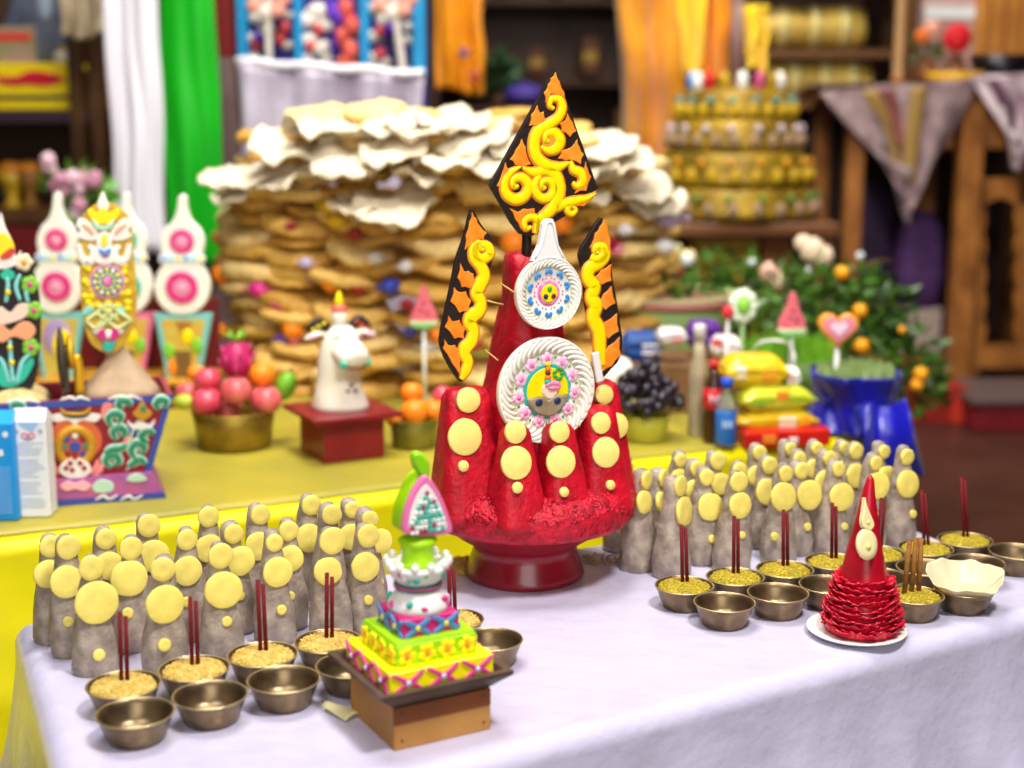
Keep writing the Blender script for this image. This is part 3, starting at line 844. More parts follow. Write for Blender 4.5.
# stray pile of grain beside the tower's foot
hp = on_z(466, 566, ZW)
b = MB(); rn = random.Random(4)
b.lathe([(.045, 0), (.03, .006), (.012, .011), (0, .012)], 24, wob=.2, seed=9)
for i in range(260):
    a = rn.uniform(0, 2*PI); q = .05*math.sqrt(rn.random())
    b.blob((q*math.cos(a), q*math.sin(a), max(.0012, .0125*(1-q/.045))), (.0024, .0014, .0012), seg=5, rings=3, rot=(0, 0, rn.uniform(0, 6)))
tag(b.build('grain_heap', m_grain, None, (hp.x, hp.y, ZW)), 'loose yellow grain scattered on the cloth at the foot of the red tower', 'grain', None, 'stuff')

hp = on_z(600, 560, ZW); b = MB()
for i in range(170):
    a = rn.uniform(0, 2*PI); q = .03*math.sqrt(rn.random())
    b.blob((q*math.cos(a)*1.3, q*math.sin(a), .0012), (.0026, .0015, .0011), seg=5, rings=3, rot=(0, 0, rn.uniform(0, 6)))
tag(b.build('grain_husk', mat('brown_husk', '#b08a5a', .7, col2='#8a6a44', vscale=200), None, (hp.x, hp.y, ZW)), 'brown grain husks strewn on the white cloth between the red stand and grey cones', 'husks', None, 'stuff')
# ================================================================ helpers for things seen on a plane
def plane_map(origin, rot):
    o3 = Vector(origin); n = Vector((math.sin(rot), -math.cos(rot), 0)); t = Vector((math.cos(rot), math.sin(rot), 0))
    def conv(px, py, d=0.):
        r = ray(px, py); c = Vector((0, 0, CAMZ)); p0 = o3+n*d
        k = (p0-c).dot(n)/r.dot(n); p = c+r*k-o3
        return (p.dot(t), p.z)
    return conv
# ================================================================ small coloured stupa on its wooden stand
RS = math.radians(29)
SX, SY = -.105, 1.547
m_ply = mat('raw_box_wood', '#c08a48', .55, col2='#a06c34', vscale=9, bump=.15, bscale=40)
m_tray = mat('dark_tray_wood', '#5d4a3d', .5, col2='#453429', vscale=25)
st = thing('wooden_stand', 'small raw wood box stand with a flared dark tray on top, under the coloured stupa', 'stand', (SX, SY, ZW), RS)
b = MB(); b.box((0, 0, .0245), (.118, .122, .049), bev=.001); b.build('box_body', m_ply, st)
b = MB(); b.box((0, -.0595, .0385), (.1185, .004, .021), bev=.001); b.build('box_band', mat('darker_box_wood', '#8a4d27', .55, col2='#6e3d1c', vscale=10), st)
b = MB()
def sq(hx, hy, z): return [(-hx, -hy, z), (hx, -hy, z), (hx, hy, z), (-hx, hy, z)]
vs = sq(.058, .058, .049)+sq(.079, .076, .066)+sq(.080, .077, .071)+sq(.072, .069, .071)+sq(.068, .065, .062)
fs = [(3, 2, 1, 0), (16, 17, 18, 19)]
for k in range(4):
    for i in range(4): fs.append((k*4+i, k*4+(i+1) % 4, k*4+4+(i+1) % 4, k*4+4+i))
b.add(vs, fs).build('tray', m_tray, st)
for x in (-.05, .05):
    for z in (.01, .042): MB().lathe([(0, 0), (.0015, 0), (.0012, .0006), (0, .0008)], 8).at().build('nail', m_black2, st).matrix_local = Matrix.Translation((x, -.0612, z)) @ Matrix.Rotation(PI/2, 4, 'X')
su = thing('butter_stupa', 'small coloured butter stupa with yellow, green and pink tiers and a leaf on top', 'ritual offering', (SX, SY, ZW+.062), RS)
m_lime = mat('lime_butter', '#a8e012', .4, sss=.1)
m_lemon = mat('lemon_butter', '#fdf012', .4)
m_hot = mat('hot_pink_butter', '#e0408e', .4)
m_mag = mat('magenta_butter', '#d3297c', .4)
m_sky = mat('steel_blue_butter', '#4d8cc4', .4)
m_pale = mat('pale_blue_bead', '#bcd6ee', .4)
m_cream2 = mat('white_butter', '#f2f0ea', .4, sss=.1)
def tier(name, hx, hy, z0, z1, m, top=None):
    b = MB(); b.box((0, 0, (z0+z1)/2), (2*hx, 2*hy, z1-z0), bev=.0015); o = b.build(name, m, su)
    if top:
        MB().box((0, 0, z1+.0012), (2*hx-.003, 2*hy-.003, .0024), bev=.0008).build('tier_top', top, o)
    return o
def crosses(o, hx, hy, z0, z1, n, m, mdot, w=.0034, face='arc'):
    zc = (z0+z1)/2; hh = (z1-z0)*.44
    for side in range(4):
        R = Matrix.Rotation(side*PI/2, 4, 'Z'); L = hx if side % 2 == 0 else hy; D_ = hy if side % 2 == 0 else hx
        b = MB(); b.M = R; b2 = MB(); b2.M = R
        st_ = 2*L/n
        for i in range(n):
            c = -L+st_*(i+.5)
            b.ribbon([(c-st_*.44, zc-hh), (c-st_*.15, zc-hh*.35), (c, zc), (c+st_*.2, zc+hh*.3), (c+st_*.44, zc+hh)], [w*.5, w*.8, w*.75, w*.8, w*.5], -D_-.0025, -D_+.0003, sm=4)
            b.ribbon([(c-st_*.44, zc+hh), (c-st_*.15, zc+hh*.35), (c, zc), (c+st_*.2, zc-hh*.3), (c+st_*.44, zc-hh)], [w*.5, w*.8, w*.75, w*.8, w*.5], -D_-.0025, -D_+.0003, sm=4)
            b2.blob((c, -D_-.0025, zc), (.0032, .002, .0032), seg=8, rings=6)
        b.build('cross_garland', m, o); b2.build('bead', mdot, o)
t1 = tier('yellow_tier', .063, .061, 0, .027, m_lemon)
crosses(t1, .063, .061, 0, .027, 3, m_hot, m_pale)
t2 = tier('green_tier', .049, .047, .027, .050, m_lime, m_lime)
m_or2 = mat('orange_dot_butter', '#f4922a', .4)
for side in range(4):
    R = Matrix.Rotation(side*PI/2, 4, 'Z'); L, D_ = (.049, .047) if side % 2 == 0 else (.047, .049)
    b = MB(); b.M = R; b2 = MB(); b2.M = R
    for i in range(4):
        c = -L+2*L/4*(i+.5)
        for k in range(5):
            a = k*2*PI/5+i
            b.blob((c+.0068*math.cos(a), -D_-.001, .038+.0068*math.sin(a)), (.0048, .002, .0048), seg=8, rings=5)
        b2.blob((c, -D_-.003, .038), (.0032, .002, .0032), seg=8, rings=5)
    b.build('yellow_flower', m_lemon, t2); b2.build('flower_centre', m_or2, t2)
t3 = tier('pink_tier', .0345, .0335, .0515, .073, m_mag)
crosses(t3, .0345, .0335, .0515, .073, 2, m_sky, mat('yellow_bead', '#f2dc3a', .4), w=.0042)
b = MB(); lv = [(.073, .033), (.078, .0345), (.085, .0315), (.093, .026), (.099, .0235), (.106, .025), (.112, .030), (.120, .0345), (.125, .0355), (.1265, .032), (.122, .022), (.121, 0)]
o = b.lathe([(r, z) for z, r in lv], 40, wob=.05).build('white_vase', m_cream2, su)
b = MB()
for i in range(12):
    a = 2*PI*i/12
    b.blob((.0345*math.cos(a), .0345*math.sin(a), .128), (.0050, .0046, .0064), seg=8, rings=6)
b.build('petal_rim', m_cream2, o)
MB().lathe([(.0252, .0965), (.0268, .0975), (.0268, .1045), (.0256, .1055)], 36).build('green_band', mat('dark_teal_butter', '#2f7a70', .4), o)
MB().lathe([(.0268, .0998), (.0277, .1003), (.0277, .1018), (.0268, .1023)], 36).build('pink_band', m_hot, o)
rn = random.Random(3)
for m, nm in ((m_teal, 'teal_petal'), (m_hot, 'pink_petal'), (mat('pale_pink_butter', '#f4bcd4', .4), 'pale_petal')):
    b = MB()
    for i in range(9):
        a = rn.uniform(0, 6.28); up = i % 2
        z, r = (.083, .0325) if not up else (.117, .0325)
        b.blob((r*math.cos(a), r*math.sin(a), z+rn.uniform(-.004, .004)), (.0045, .0045, .0024), seg=8, rings=5, rot=(rn.random()*3, rn.random(), 0))
    b.build(nm, m, o)
MB().lathe([(0, .12), (.020, .121), (.0185, .128), (.017, .136), (.019, .146), (.022, .152), (.015, .156), (0, .157)], 28).build('green_neck', m_lime, su)
cvS = plane_map((SX, SY, ZW+.062), RS)
pk = [(425, 475), (434, 484), (442, 498), (448, 514), (452, 531), (440, 535), (427, 536), (413, 535), (403, 531), (404, 514), (409, 498), (416, 484)]
pk = [cvS(*p, .016) for p in pk]
o = MB().prism(smooth2d(pk, 4), -.014, .012, b=.004).build('peach_body', m_lime, su)
MB().prism(smooth2d(pk, 4), -.018, -.012, b=.002).build('pink_frame', mat('rose_butter', '#ee7ab0', .4), o)
cx = sum(p[0] for p in pk)/len(pk); cz = sum(p[1] for p in pk)/len(pk)
pin = [(cx+(p[0]-cx)*.78, cz-.001+(p[1]-cz)*.78) for p in pk]
MB().prism(smooth2d(pin, 4), -.0188, -.012, b=.001).build('white_inset', m_cream2, o)
bs = {0: MB(), 1: MB(), 2: MB(), 3: MB()}
k = 0; rn = random.Random(9)
for r_ in range(9):
    z = cz-.0215+r_*.0054; wd = .0215*(1-(max(0, r_-.3)/8.6)**1.5)
    n = max(1, int(wd*2/.0049))
    for i in range(n):
        x = cx+(i-(n-1)/2)*.0053; bs[rn.choice((0, 0, 1, 2, 2, 3))].blob((x, -.0195, z), .0027, seg=8, rings=6); k += 1
for q, m, nm in ((0, m_teal, 'teal_seed'), (1, mat('wine_butter', '#a82a55', .4), 'wine_seed'), (2, m_cream2, 'white_seed'), (3, mat('mint_butter', '#bfe6dc', .4), 'mint_seed')):
    bs[q].build(nm, m, o)
lf = [cvS(*p, .01) for p in ((427, 478), (429, 468), (427, 459), (420, 452), (413, 453), (412, 461), (415, 470), (421, 476))]
MB().prism(smooth2d(lf, 4), -.014, -.006, b=.003).build('leaf', mat('leaf_green_butter', '#8fd61a', .4), su)
MB().blob((cx, -.01, cz+.0375), (.006, .005, .0035), seg=12, rings=6).build('leaf_base', m_teal, su)
p = on_z(340, 714, ZW)
def petal_fn(u, v):
    return ((u-.5)*.028*(1-.5*v), (v-.5)*.045, .002+.003*math.sin(u*PI)+.003*v)
q = MB().sheet(petal_fn, 8, 8, .0012).build('dried_petal', mat('pale_dry_petal', '#e6dca6', .5), None, (p.x, p.y, ZW+.001), .9)
tag(q, 'pale dried flower petal lying on the white cloth beside the wooden stand', 'petal')

# ================================================================ small red cone on a plate
RX, RY = .455, 1.818
pl = MB().lathe([(0, .002), (.036, 0), (.05, .002), (.064, .0075), (.066, .0095), (.0645, .0105), (.05, .006), (.035, .004), (0, .004)], 56).build('plate', mat('white_china', '#f2efe8', .25, spec=.5, coat=.3), None, (RX, RY, ZW))
tag(pl, 'small round white plate under the ruffled red dough cone', 'plate')
rc = thing('red_dough_cone', 'small red dough cone with ruffled base and two cream discs, on a white plate', 'ritual offering', (RX+.006, RY, ZW+.0075), RT)
m_red2 = mat('glossy_red_dough', '#b80f26', .33, spec=.5, var=.12, vscale=30, bump=.2, bscale=70)
lv = [(0, 0, 0, .046, .046), (.03, 0, 0, .040, .040), (.062, 0, 0, .031, .031), (.075, 0, 0, .0305, .0305), (.11, 0, 0, .0225, .0225), (.15, .001, 0, .0148, .0148), (.185, .002, 0, .0085, .0085), (.203, .003, 0, .005, .005), (.209, .003, 0, .002, .002)]
MB().loft(lv, 36, nz=.0015, nsc=50).build('cone_body', m_red2, rc)
b = MB(); rn = random.Random(8)
NLV = 9
for lvl in range(NLV):
    z0 = .001+lvl*.0078; r0 = .0485-lvl*.0019; n = int(24-lvl*.9); ph = rn.uniform(0, 6)
    b.M = Matrix()
    for i in range(n):
        a = ph+2*PI*(i+rn.uniform(-.25, .25))/n; wd = rn.uniform(.0085, .013); hh = rn.uniform(.010, .0155); fl = rn.uniform(.35, 1.0); s1 = rn.uniform(0, 6); tw = rn.uniform(-.35, .35)
        def pf(u, v, a=a, wd=wd, hh=hh, fl=fl, s1=s1, tw=tw):
            q = (u-.5)*2; t = a+q*wd/r0
            r = r0-.003+.012*fl*v**1.6-.0028*q*q+.0022*math.sin(q*4+s1)*v
            zz = z0+hh*v*(1-.35*fl*v)+tw*q*wd*.6-.001*q*q+.0016*math.sin(q*5+s1)*v
            return (r*math.cos(t), r*math.sin(t), max(zz, .0005))
        b.sheet(pf, 7, 5, .0017)
b.build('ruffle_skirt', mat('ruffled_red_dough', '#cc1634', .28, spec=.6, var=.12, vscale=40), rc)
cvR = plane_map((RX+.006, RY, ZW+.0075), RT)
m_cr = mat('cream_butter_disc', '#f2e2a8', .4, sss=.1)
def onc(px, py, d): return cvR(px, py, d)
xz = onc(867, 544.5, .029)
b = MB(); b.M = Matrix.Translation((xz[0], -.0285, xz[1])) @ Matrix.Rotation(-.25, 4, 'X') @ Matrix.Rotation(PI/2, 4, 'X')
b.lathe([(0, -.003), (.0195, -.003), (.0205, 0), (.0195, .002), (.012, .0024), (0, .0024)], 32, sx=.8)
d1 = b.build('cream_disc', m_cr, rc)
MB().blob((xz[0], -.0325, xz[1]-.002), (.0038, .0025, .0038), seg=10, rings=6).build('cream_bead', m_butter, d1)
td = [onc(*p, .020) for p in ((866.5, 498), (868, 508), (871, 518), (872, 524), (869, 529), (865, 529.5), (861, 527), (860.5, 521), (863, 512), (865, 504))]
z0 = sum(p[1] for p in td)/len(td)
b = MB(); b.M = Matrix.Translation((0, -.0205, z0)) @ Matrix.Rotation(-.2, 4, 'X') @ Matrix.Translation((0, 0, -z0))
b.prism(smooth2d(td, 4), -.003, .004, b=.0012); d2 = b.build('cream_flame', m_cr, rc)
MB().blob((sum(p[0] for p in td)/len(td), -.0245, z0-.006), (.003, .002, .003), seg=10, rings=6).build('cream_bead', m_butter, d2)
# ================================================================ painted grain box on the yellow table
CB = math.radians(18)
co_ = on_z(75, 503, ZS); CX, CY = co_.x, co_.y
ch = thing('painted_grain_box', 'painted wooden grain box with a gold wheel and green scrolls on dark red', 'box', (CX, CY, ZS), CB)
cc = plane_map((CX, CY, ZS), CB)
m_cred = mat('box_dark_red_paint', '#8f1f2a', .4, spec=.45, bump=.05, bscale=60)
m_cblue = mat('box_blue_paint', '#3c4fa0', .4)
m_cpink = mat('box_pink_paint', '#c9668f', .45, col2='#a05aa0', vscale=30)
m_cgold = mat('box_gold_paint', '#d39a2e', .35, metal=.3)
m_cgreen = mat('box_green_paint', '#2f8a68', .45)
m_cmint = mat('box_mint_paint', '#b9dcc4', .45)
m_cwhite = mat('box_white_paint', '#ece7dd', .45)
m_csal = mat('box_salmon_paint', '#e88a86', .45)
m_cblk = mat('box_ink_paint', '#27303f', .45)
ax = cc(75, 445)[0]
tr, nr, br = cc(173, 394), cc(151, 471), cc(166, 494)
mir = lambda p: (2*ax-p[0], p[1])
ZT = tr[1]; DEP = .19
out = [(mir(nr)[0], nr[1]), (nr[0], nr[1]), (tr[0], ZT), (mir(tr)[0], ZT)]
# hollow body: front, back and two slanted ends
fr = MB().prism(out, 0, .012).build('front_panel', m_cred, ch)
MB().prism(out, DEP-.012, DEP).build('back_panel', m_cred, ch)
for s in (0, 1):
    p0, p1 = (nr, tr) if s == 0 else (mir(nr), mir(tr))
    dx = -.01 if s == 0 else .01
    MB().prism([(p0[0], p0[1]), (p1[0], p1[1]), (p1[0]+dx, p1[1]), (p0[0]+dx, p0[1])], .0115, DEP-.0115).build('end_panel', m_cred, ch)
MB().box((ax, DEP/2, nr[1]+.006), (2*(nr[0]-ax)-.01, DEP-.02, .01)).build('bottom_board', m_cred, ch)
fo = [(mir(br)[0], 0), (br[0], 0), (nr[0], nr[1]), (mir(nr)[0], nr[1])]
bs = MB().prism(fo, -.012, DEP+.012).build('flared_base', m_cpink, ch)
MB().prism([(mir(br)[0], 0.0), (br[0], 0.0), (br[0]-.004, .011), (mir(br)[0]+.004, .011)], -.0145, -.011).build('base_border', m_cblue, bs)
# borders
bw_ = .012
MB().prism([(mir(tr)[0], ZT), (tr[0], ZT), (tr[0]-.003, ZT-bw_), (mir(tr)[0]+.003, ZT-bw_)], -.0025, .001).build('blue_border', m_cblue, fr)
for s in (0, 1):
    f = (lambda p: p) if s == 0 else mir
    MB().prism([f((nr[0]-bw_, nr[1])), f((nr[0], nr[1])), f((tr[0]-.003, ZT-bw_)), f((tr[0]-.003-bw_, ZT-bw_))], -.0024, .001).build('blue_border', m_cblue, fr)
b = MB()
for x0, x1, y in ((6, 40, 401.5), (60, 90, 399), (108, 142, 398)):
    b.ribbon([cc(x0, y+1), cc((x0*2+x1)/3, y-2), cc((x0+x1)/2, y), cc((x0+2*x1)/3, y-2), cc(x1, y+1)], [.0012, .0028, .002, .0028, .0012], -.004, -.001)
b.build('white_cloud_line', m_cwhite, fr)
def orn(name, m, pts, y=-.003, par=None, sm=4): return MB().prism([cc(*p) for p in (smooth2d(pts, sm) if sm else pts)], y, .001, b=.0006).build(name, m, par or fr)
def rib(name, m, lists, w, y=-.0045, par=None):
    for pts in lists: o = MB().ribbon([cc(*p) for p in pts], w, y, .0).build(name, m, par or fr)
    return o
def el(cx, cy, rx, ry, n=20): return [(cx+rx*math.cos(2*PI*i/n), cy+ry*math.sin(2*PI*i/n)) for i in range(n)]
# canopy, wheel, lotus (centre)
orn('white_canopy', m_cwhite, [(50, 416), (62, 413), (75, 415), (88, 413), (101, 415), (95, 422), (82, 420), (75, 425), (68, 420), (56, 422)])
orn('blue_canopy_roof', m_cblk, [(61, 412), (70, 409), (80, 409), (90, 412), (84, 417), (67, 417)], -.005)
orn('gold_canopy_rim', m_cgold, [(60, 407), (66, 411), (75, 412), (84, 411), (91, 406), (86, 414), (64, 414)], -.006)
orn('orange_halo', mat('box_orange_paint', '#d4673c', .45), el(75, 440, 27, 22), -.002)
wh = rib('gold_wheel', m_cgold, [[(75+17*math.cos(a*PI/8), 446+17*math.sin(a*PI/8)) for a in range(17)]], [.008, .008], -.007)
for k in range(8):
    a = k*PI/4
    orn('wheel_jewel', (m_cgreen, m_cblue, m_cwhite, m_cred)[k % 4], el(75+11*math.cos(a), 446+11*math.sin(a), 3, 3, 10), -.006, wh, 2)
orn('wheel_hub', m_cblue, el(75, 446, 5.5, 5), -.008, wh, 2)
lo = orn('white_lotus', m_cwhite, [(59, 470), (62, 462), (70, 458), (75, 455), (80, 458), (88, 462), (91, 470), (84, 476), (75, 478), (66, 476)], -.009)
for p in ((70, 462), (75, 456), (80, 462), (72, 469), (84, 467), (66, 467)):
    orn('red_diamond', mat('box_crimson_paint', '#a01f2c', .45), [(p[0], p[1]-3.2), (p[0]+3.2, p[1]), (p[0], p[1]+3.2), (p[0]-3.2, p[1])], -.0105, lo, 0)
rib('salmon_petal', m_csal, [[(60, 474), (54, 468), (52, 460)], [(90, 474), (96, 468), (98, 460)], [(62, 478), (75, 481), (88, 478)], [(55, 476), (50, 470), (49, 464)], [(95, 476), (100, 470), (102, 464)]], [.003, .006, .003])
# green scrolls with pale edges
SCR = [[(112, 467), (106, 462), (108, 455), (116, 455), (119, 462), (113, 464)], [(117, 440), (113, 432), (119, 427), (125, 431), (122, 437)], [(112, 426), (108, 418), (114, 413), (121, 416), (118, 422)],
       [(124, 408), (119, 405), (121, 400), (128, 401), (130, 406)], [(136, 459), (131, 450), (136, 443), (144, 446), (142, 454)], [(148, 442), (141, 436), (148, 430), (154, 434)], [(160, 409), (156, 404), (160, 399), (166, 401), (164, 408)], [(105, 452), (112, 449), (120, 448), (127, 444)], [(128, 466), (134, 462), (140, 459), (146, 464)],
       [(25, 409), (20, 404), (14, 405), (17, 411)]]
rib('mint_scroll_edge', m_cmint, SCR, [.004, .0085, .0095, .0085, .004], -.0035)
rib('green_scroll', m_cgreen, SCR, [.002, .005, .006, .005, .0025], -.0055)
rib('vine_stem', m_cmint, [[(100, 459), (112, 452), (124, 448), (130, 438), (134, 428), (138, 420)], [(126, 470), (134, 460), (138, 444), (141, 430), (141, 420)]], [.0016, .0022, .0016])
orn('blue_flower', m_cblue, [(126, 428), (131, 423), (141, 426), (151, 422), (156, 427), (149, 434), (141, 436), (132, 434)])
orn('white_flower', m_cwhite, [(127, 420), (133, 424), (141, 421), (149, 424), (155, 419), (151, 428), (141, 429), (131, 428)], -.005)
orn('gold_jewel', m_cgold, [(133, 414), (137, 408), (142, 400), (147, 408), (152, 413), (143, 420)], -.006)
orn('green_gem', m_cgreen, el(143, 408, 3, 3.5, 10), -.008, None, 2)
orn('salmon_flower', m_csal, [(101, 411), (103, 404), (109, 402), (113, 405), (110, 412), (113, 418), (106, 420), (101, 417)])
orn('salmon_bud', m_csal, [(122, 442), (127, 436), (133, 438), (131, 443), (125, 446)])
orn('salmon_flower', m_csal, [(35, 409), (38, 405), (44, 408), (48, 413), (41, 416)])
for pts in ([(92, 485), (97, 479), (106, 478), (113, 482), (112, 489), (103, 491), (95, 490)], [(126, 478), (133, 472), (142, 473), (146, 478), (136, 480)]):
    o = MB().prism([cc(*p) for p in smooth2d(pts, 4)], -.0155, -.011, b=.0006).build('mint_cloud', m_cmint, bs)
b = MB()
for x0 in (30, 95, 120): b.ribbon([cc(x0, 498), cc(x0+8, 494), cc(x0+14, 497), cc(x0+22, 493)], [.001, .0025, .002, .001], -.0165, -.0135)
b.build('white_cloud_line', m_cwhite, bs)
orn('pink_lotus_petal', mat('box_light_pink', '#eeb0b8', .45), [(60, 484), (68, 479), (75, 481), (83, 479), (91, 484), (84, 489), (75, 487), (66, 489)], -.0165, bs)
# divider with a gold flower seen edge on, and the two heaps
MB().box((ax-.012, DEP/2, (nr[1]+ZT)/2), (.01, DEP-.026, ZT-nr[1]-.01)).build('divider', m_cred, ch)
hd = MB(); pts = []
hz = cc(66, 336, -.08)[1]
hd.box((ax-.008, .08, (ZT+hz)/2-.01), (.012, .05, hz-ZT-.02), bev=.004)
hd.blob((ax-.014, .08, (ZT+hz)/2+.012), (.008, .05, .058))
o = hd.build('dark_crest', mat('dark_crest_paint', '#4a4335', .5), ch)
hd = MB(); hd.blob((ax+.002, .08, hz-.03), (.008, .042, .032)); hd.tube([(ax+.012, .07, hz-.035), (ax+.015, .07, ZT+.045), (ax+.014, .07, ZT-.006)], [.008, .009, .009], 8, sm=4); hd.build('gold_crest', mat('gold_leaf', '#f0bc28', .3, metal=.5), ch)
m_tsp = mat('brown_barley_flour', '#b59c7e', .85, spec=.1, var=.12, vscale=40, bump=.4, bscale=150)
def heap_mesh(x0, x1, hgt, m, seed, rough):
    b = MB()
    lv = []
    cx, hw = (x0+x1)/2, (x1-x0)/2; y0, y1 = .014, DEP-.014; cy, hy = (y0+y1)/2, (y1-y0)/2
    for t in (0, .2, .45, .65, .8, .9, .97, 1):
        k = (1-t*.93-.04*math.sin(t*PI)) if t < 1 else .05
        lv.append((ZT-.012+(hgt+.012)*t, cx, cy, hw*max(k, .06), hy*max(k, .06), 4-1.8*t))
    b.loft(lv, 48, nz=rough, nsc=26, seed=seed)
    return b
W_ = tr[0]-ax
o = heap_mesh(ax+.014, ax+W_-.011, .084, m_tsp, 1, .003).build('flour_heap', m_tsp, None, (CX, CY, ZS), CB); tag(o, 'peaked heap of light brown barley flour filling the end of the painted box', 'flour', None, 'stuff')
m_chip = mat('beige_grain', '#dcc88f', .8, col2='#c4ad70', vscale=90, bump=.7, bscale=120)
o = heap_mesh(ax-W_+.016, ax-.036, .045, m_chip, 2, .005).build('grain_heap', m_chip, None, (CX, CY, ZS), CB); tag(o, 'pale beige grain heap in the other half of the painted box', 'grain', None, 'stuff')

# flat butter plaques stuck in the heaps
def plaque(name, label, outl, m, d, base_loc, rot, th=.008):
    t = thing(name, label, 'butter plaque', base_loc, rot)
    return t
PD = .06   # behind the box front
pp = lambda px, py: cc(px, py, -PD)
t = thing('butter_plaque', 'black butter plaque with teal stems and flowers, standing in the beige grain', 'butter plaque', (CX, CY, ZS), CB)
board = MB().prism([pp(*p) for p in smooth2d([(-22, 386), (-24, 330), (-22, 280), (-14, 262), (8, 258), (28, 262), (38, 285), (41, 320), (39, 360), (32, 388), (10, 396)], 3)], PD-.004, PD+.004, b=.001).build('black_board', m_black, t)
def pl(name, m, pts, y, par, sm=4): return MB().prism([pp(*p) for p in (smooth2d(pts, sm) if sm else pts)], PD-.004-y, PD-.002, b=.001).build(name, m, par)
def plr(name, m, L, w, y, par):
    for pts in L: o = MB().ribbon([pp(*p) for p in pts], w, PD-.004-y, PD-.003).build(name, m, par)
    return o
m_teal2 = mat('bright_teal_butter', '#2fbf9e', .4); m_lteal = mat('pale_teal_butter', '#8ee0d8', .4); m_lgreen = mat('apple_green_butter', '#86c93a', .4); m_peach = mat('peach_butter', '#f6a878', .4)
pl('white_petal', m_ivory, [(-10, 262), (-4, 235), (2, 222), (8, 232), (14, 245), (16, 256), (21, 250), (19, 262), (8, 268), (-4, 268)], .004, board)
pl('white_tip', m_ivory, [(-4, 240), (-2, 222), (1, 212), (4, 222), (8, 240)], .003, board)
pl('yellow_swirl', m_syel, [(-8, 245), (2, 232), (12, 240), (14, 250), (4, 256), (-6, 254)], .006, board)
pl('red_swirl', mat('scarlet_butter', '#d4402c', .4), [(4, 252), (12, 247), (15, 252), (8, 258), (0, 258)], .007, board)
for L_ in ([[(13, 382), (11, 360), (10, 340)], [(17, 382), (22, 362), (32, 352)], [(9, 382), (3, 362), (-6, 355)]], [[(6, 302), (8, 286), (7, 277)], [(20, 300), (16, 286), (20, 274)], [(28, 302), (26, 290), (30, 282)]]): plr('teal_stem', m_lteal, L_, [.003, .004, .003], .004, board)
pl('teal_leaf', m_teal2, [(-4, 378), (0, 362), (6, 372), (10, 380), (18, 372), (30, 358), (34, 362), (26, 378), (14, 386), (2, 386)], .003, board)
pl('teal_leaf', m_teal2, [(0, 275), (6, 268), (14, 272), (14, 278), (6, 280)], .003, board)
pl('cream_petal', m_peach, [(-8, 334), (0, 322), (10, 330), (20, 322), (30, 322), (36, 330), (28, 340), (14, 336), (2, 342)], .005, board)
pl('cream_petal', mat('blush_butter', '#f7d6c0', .4), [(-8, 318), (0, 306), (10, 312), (18, 304), (28, 304), (26, 316), (12, 322), (0, 324)], .005, board)
for cx, cy, m in ((24, 262, mat('cream_petal_butter', '#f6e2b8', .4)), (30, 284, m_lgreen), (34, 310, m_lgreen), (31, 347, m_lgreen)):
    b = MB()
    for k in range(5):
        a = k*2*PI/5; c = pp(cx+4.6*math.cos(a), cy+4.6*math.sin(a)); b.blob((c[0], PD-.006, c[1]), (.0085, .003, .0085), seg=10, rings=6)
    o = b.build('flower', m, board); c = pp(cx, cy)
    MB().blob((c[0], PD-.009, c[1]), (.005, .003, .005), seg=10, rings=6).build('flower_centre', m_orange if m != m_lgreen else m_hot, o)
for cx, cy in ((10, 347), (12, 362), (8, 292)):
    c = pp(cx, cy); MB().blob((c[0], PD-.008, c[1]), (.005, .003, .005), seg=8, rings=6).build('yellow_dot', m_syel, board)

PD = .07
t = thing('butter_plaque', 'tall gold butter plaque with a white mask face, jewelled wheel and endless knot', 'butter plaque', (CX, CY, ZS), CB)
m_gold3 = mat('mustard_gold_butter', '#d8b034', .4, col2='#bd9020', vscale=60)
board = MB().prism([pp(*p) for p in smooth2d([(80, 222), (90, 208), (100, 202), (108, 202), (120, 208), (131, 222), (134, 260), (137, 290), (135, 320), (128, 338), (116, 352), (104, 352), (90, 342), (83, 318), (80, 280), (79, 250)], 3)], PD-.004, PD+.004, b=.001).build('gold_board', m_gold3, t)
pl('white_flame', m_ivory, [(97, 206), (99, 198), (103, 191), (107, 200), (109, 207), (103, 212)], .004, board)
pl('yellow_crown', m_syel, [(87, 212), (91, 208), (96, 213), (103, 207), (110, 213), (117, 208), (120, 213), (113, 222), (103, 224), (93, 222)], .006, board)
pl('mint_collar', m_cmint, [(92, 219), (103, 226), (114, 219), (112, 227), (103, 230), (94, 227)], .0075, board)
for s in (1, -1):
    f = lambda x: 104+s*(x-104)
    pl('white_lobe', m_ivory, [(f(98), 232), (f(90), 222), (f(80), 218), (f(76), 225), (f(80), 230), (f(77), 236), (f(86), 240), (f(95), 240)], .004, board)
    plr('orange_streak', m_peach, [[(f(82), 224), (f(88), 228), (f(93), 234)]], [.002, .004, .002], .006, board)
    plr('white_curl', m_ivory, [[(f(79), 244), (f(81), 256), (f(87), 262), (f(93), 258), (f(93), 250), (f(88), 246)]], [.004, .007, .008, .008, .007, .004], .005, board)
    plr('blue_wing', m_lteal, [[(f(84), 314), (f(90), 308), (f(92), 304)]], [.004, .008, .003], .004, board)
pl('white_mask', m_ivory, [(97, 236), (104, 230), (111, 236), (112, 248), (115, 260), (104, 264), (94, 260), (96, 248)], .006, board)
pl('yellow_nose', m_syel, [(102, 235), (106, 235), (107, 244), (104, 246), (101, 244)], .008, board)
pl('blue_mouth', m_blue, [(98, 248), (104, 250), (111, 248), (108, 256), (102, 256)], .0085, board)
pl('red_tongue', mat('scarlet_butter', '#d4402c'), [(102, 253), (108, 253), (105, 257)], .0095, board, 0)
w0 = pp(107, 281); R0 = abs(pp(125, 281)[0]-w0[0])
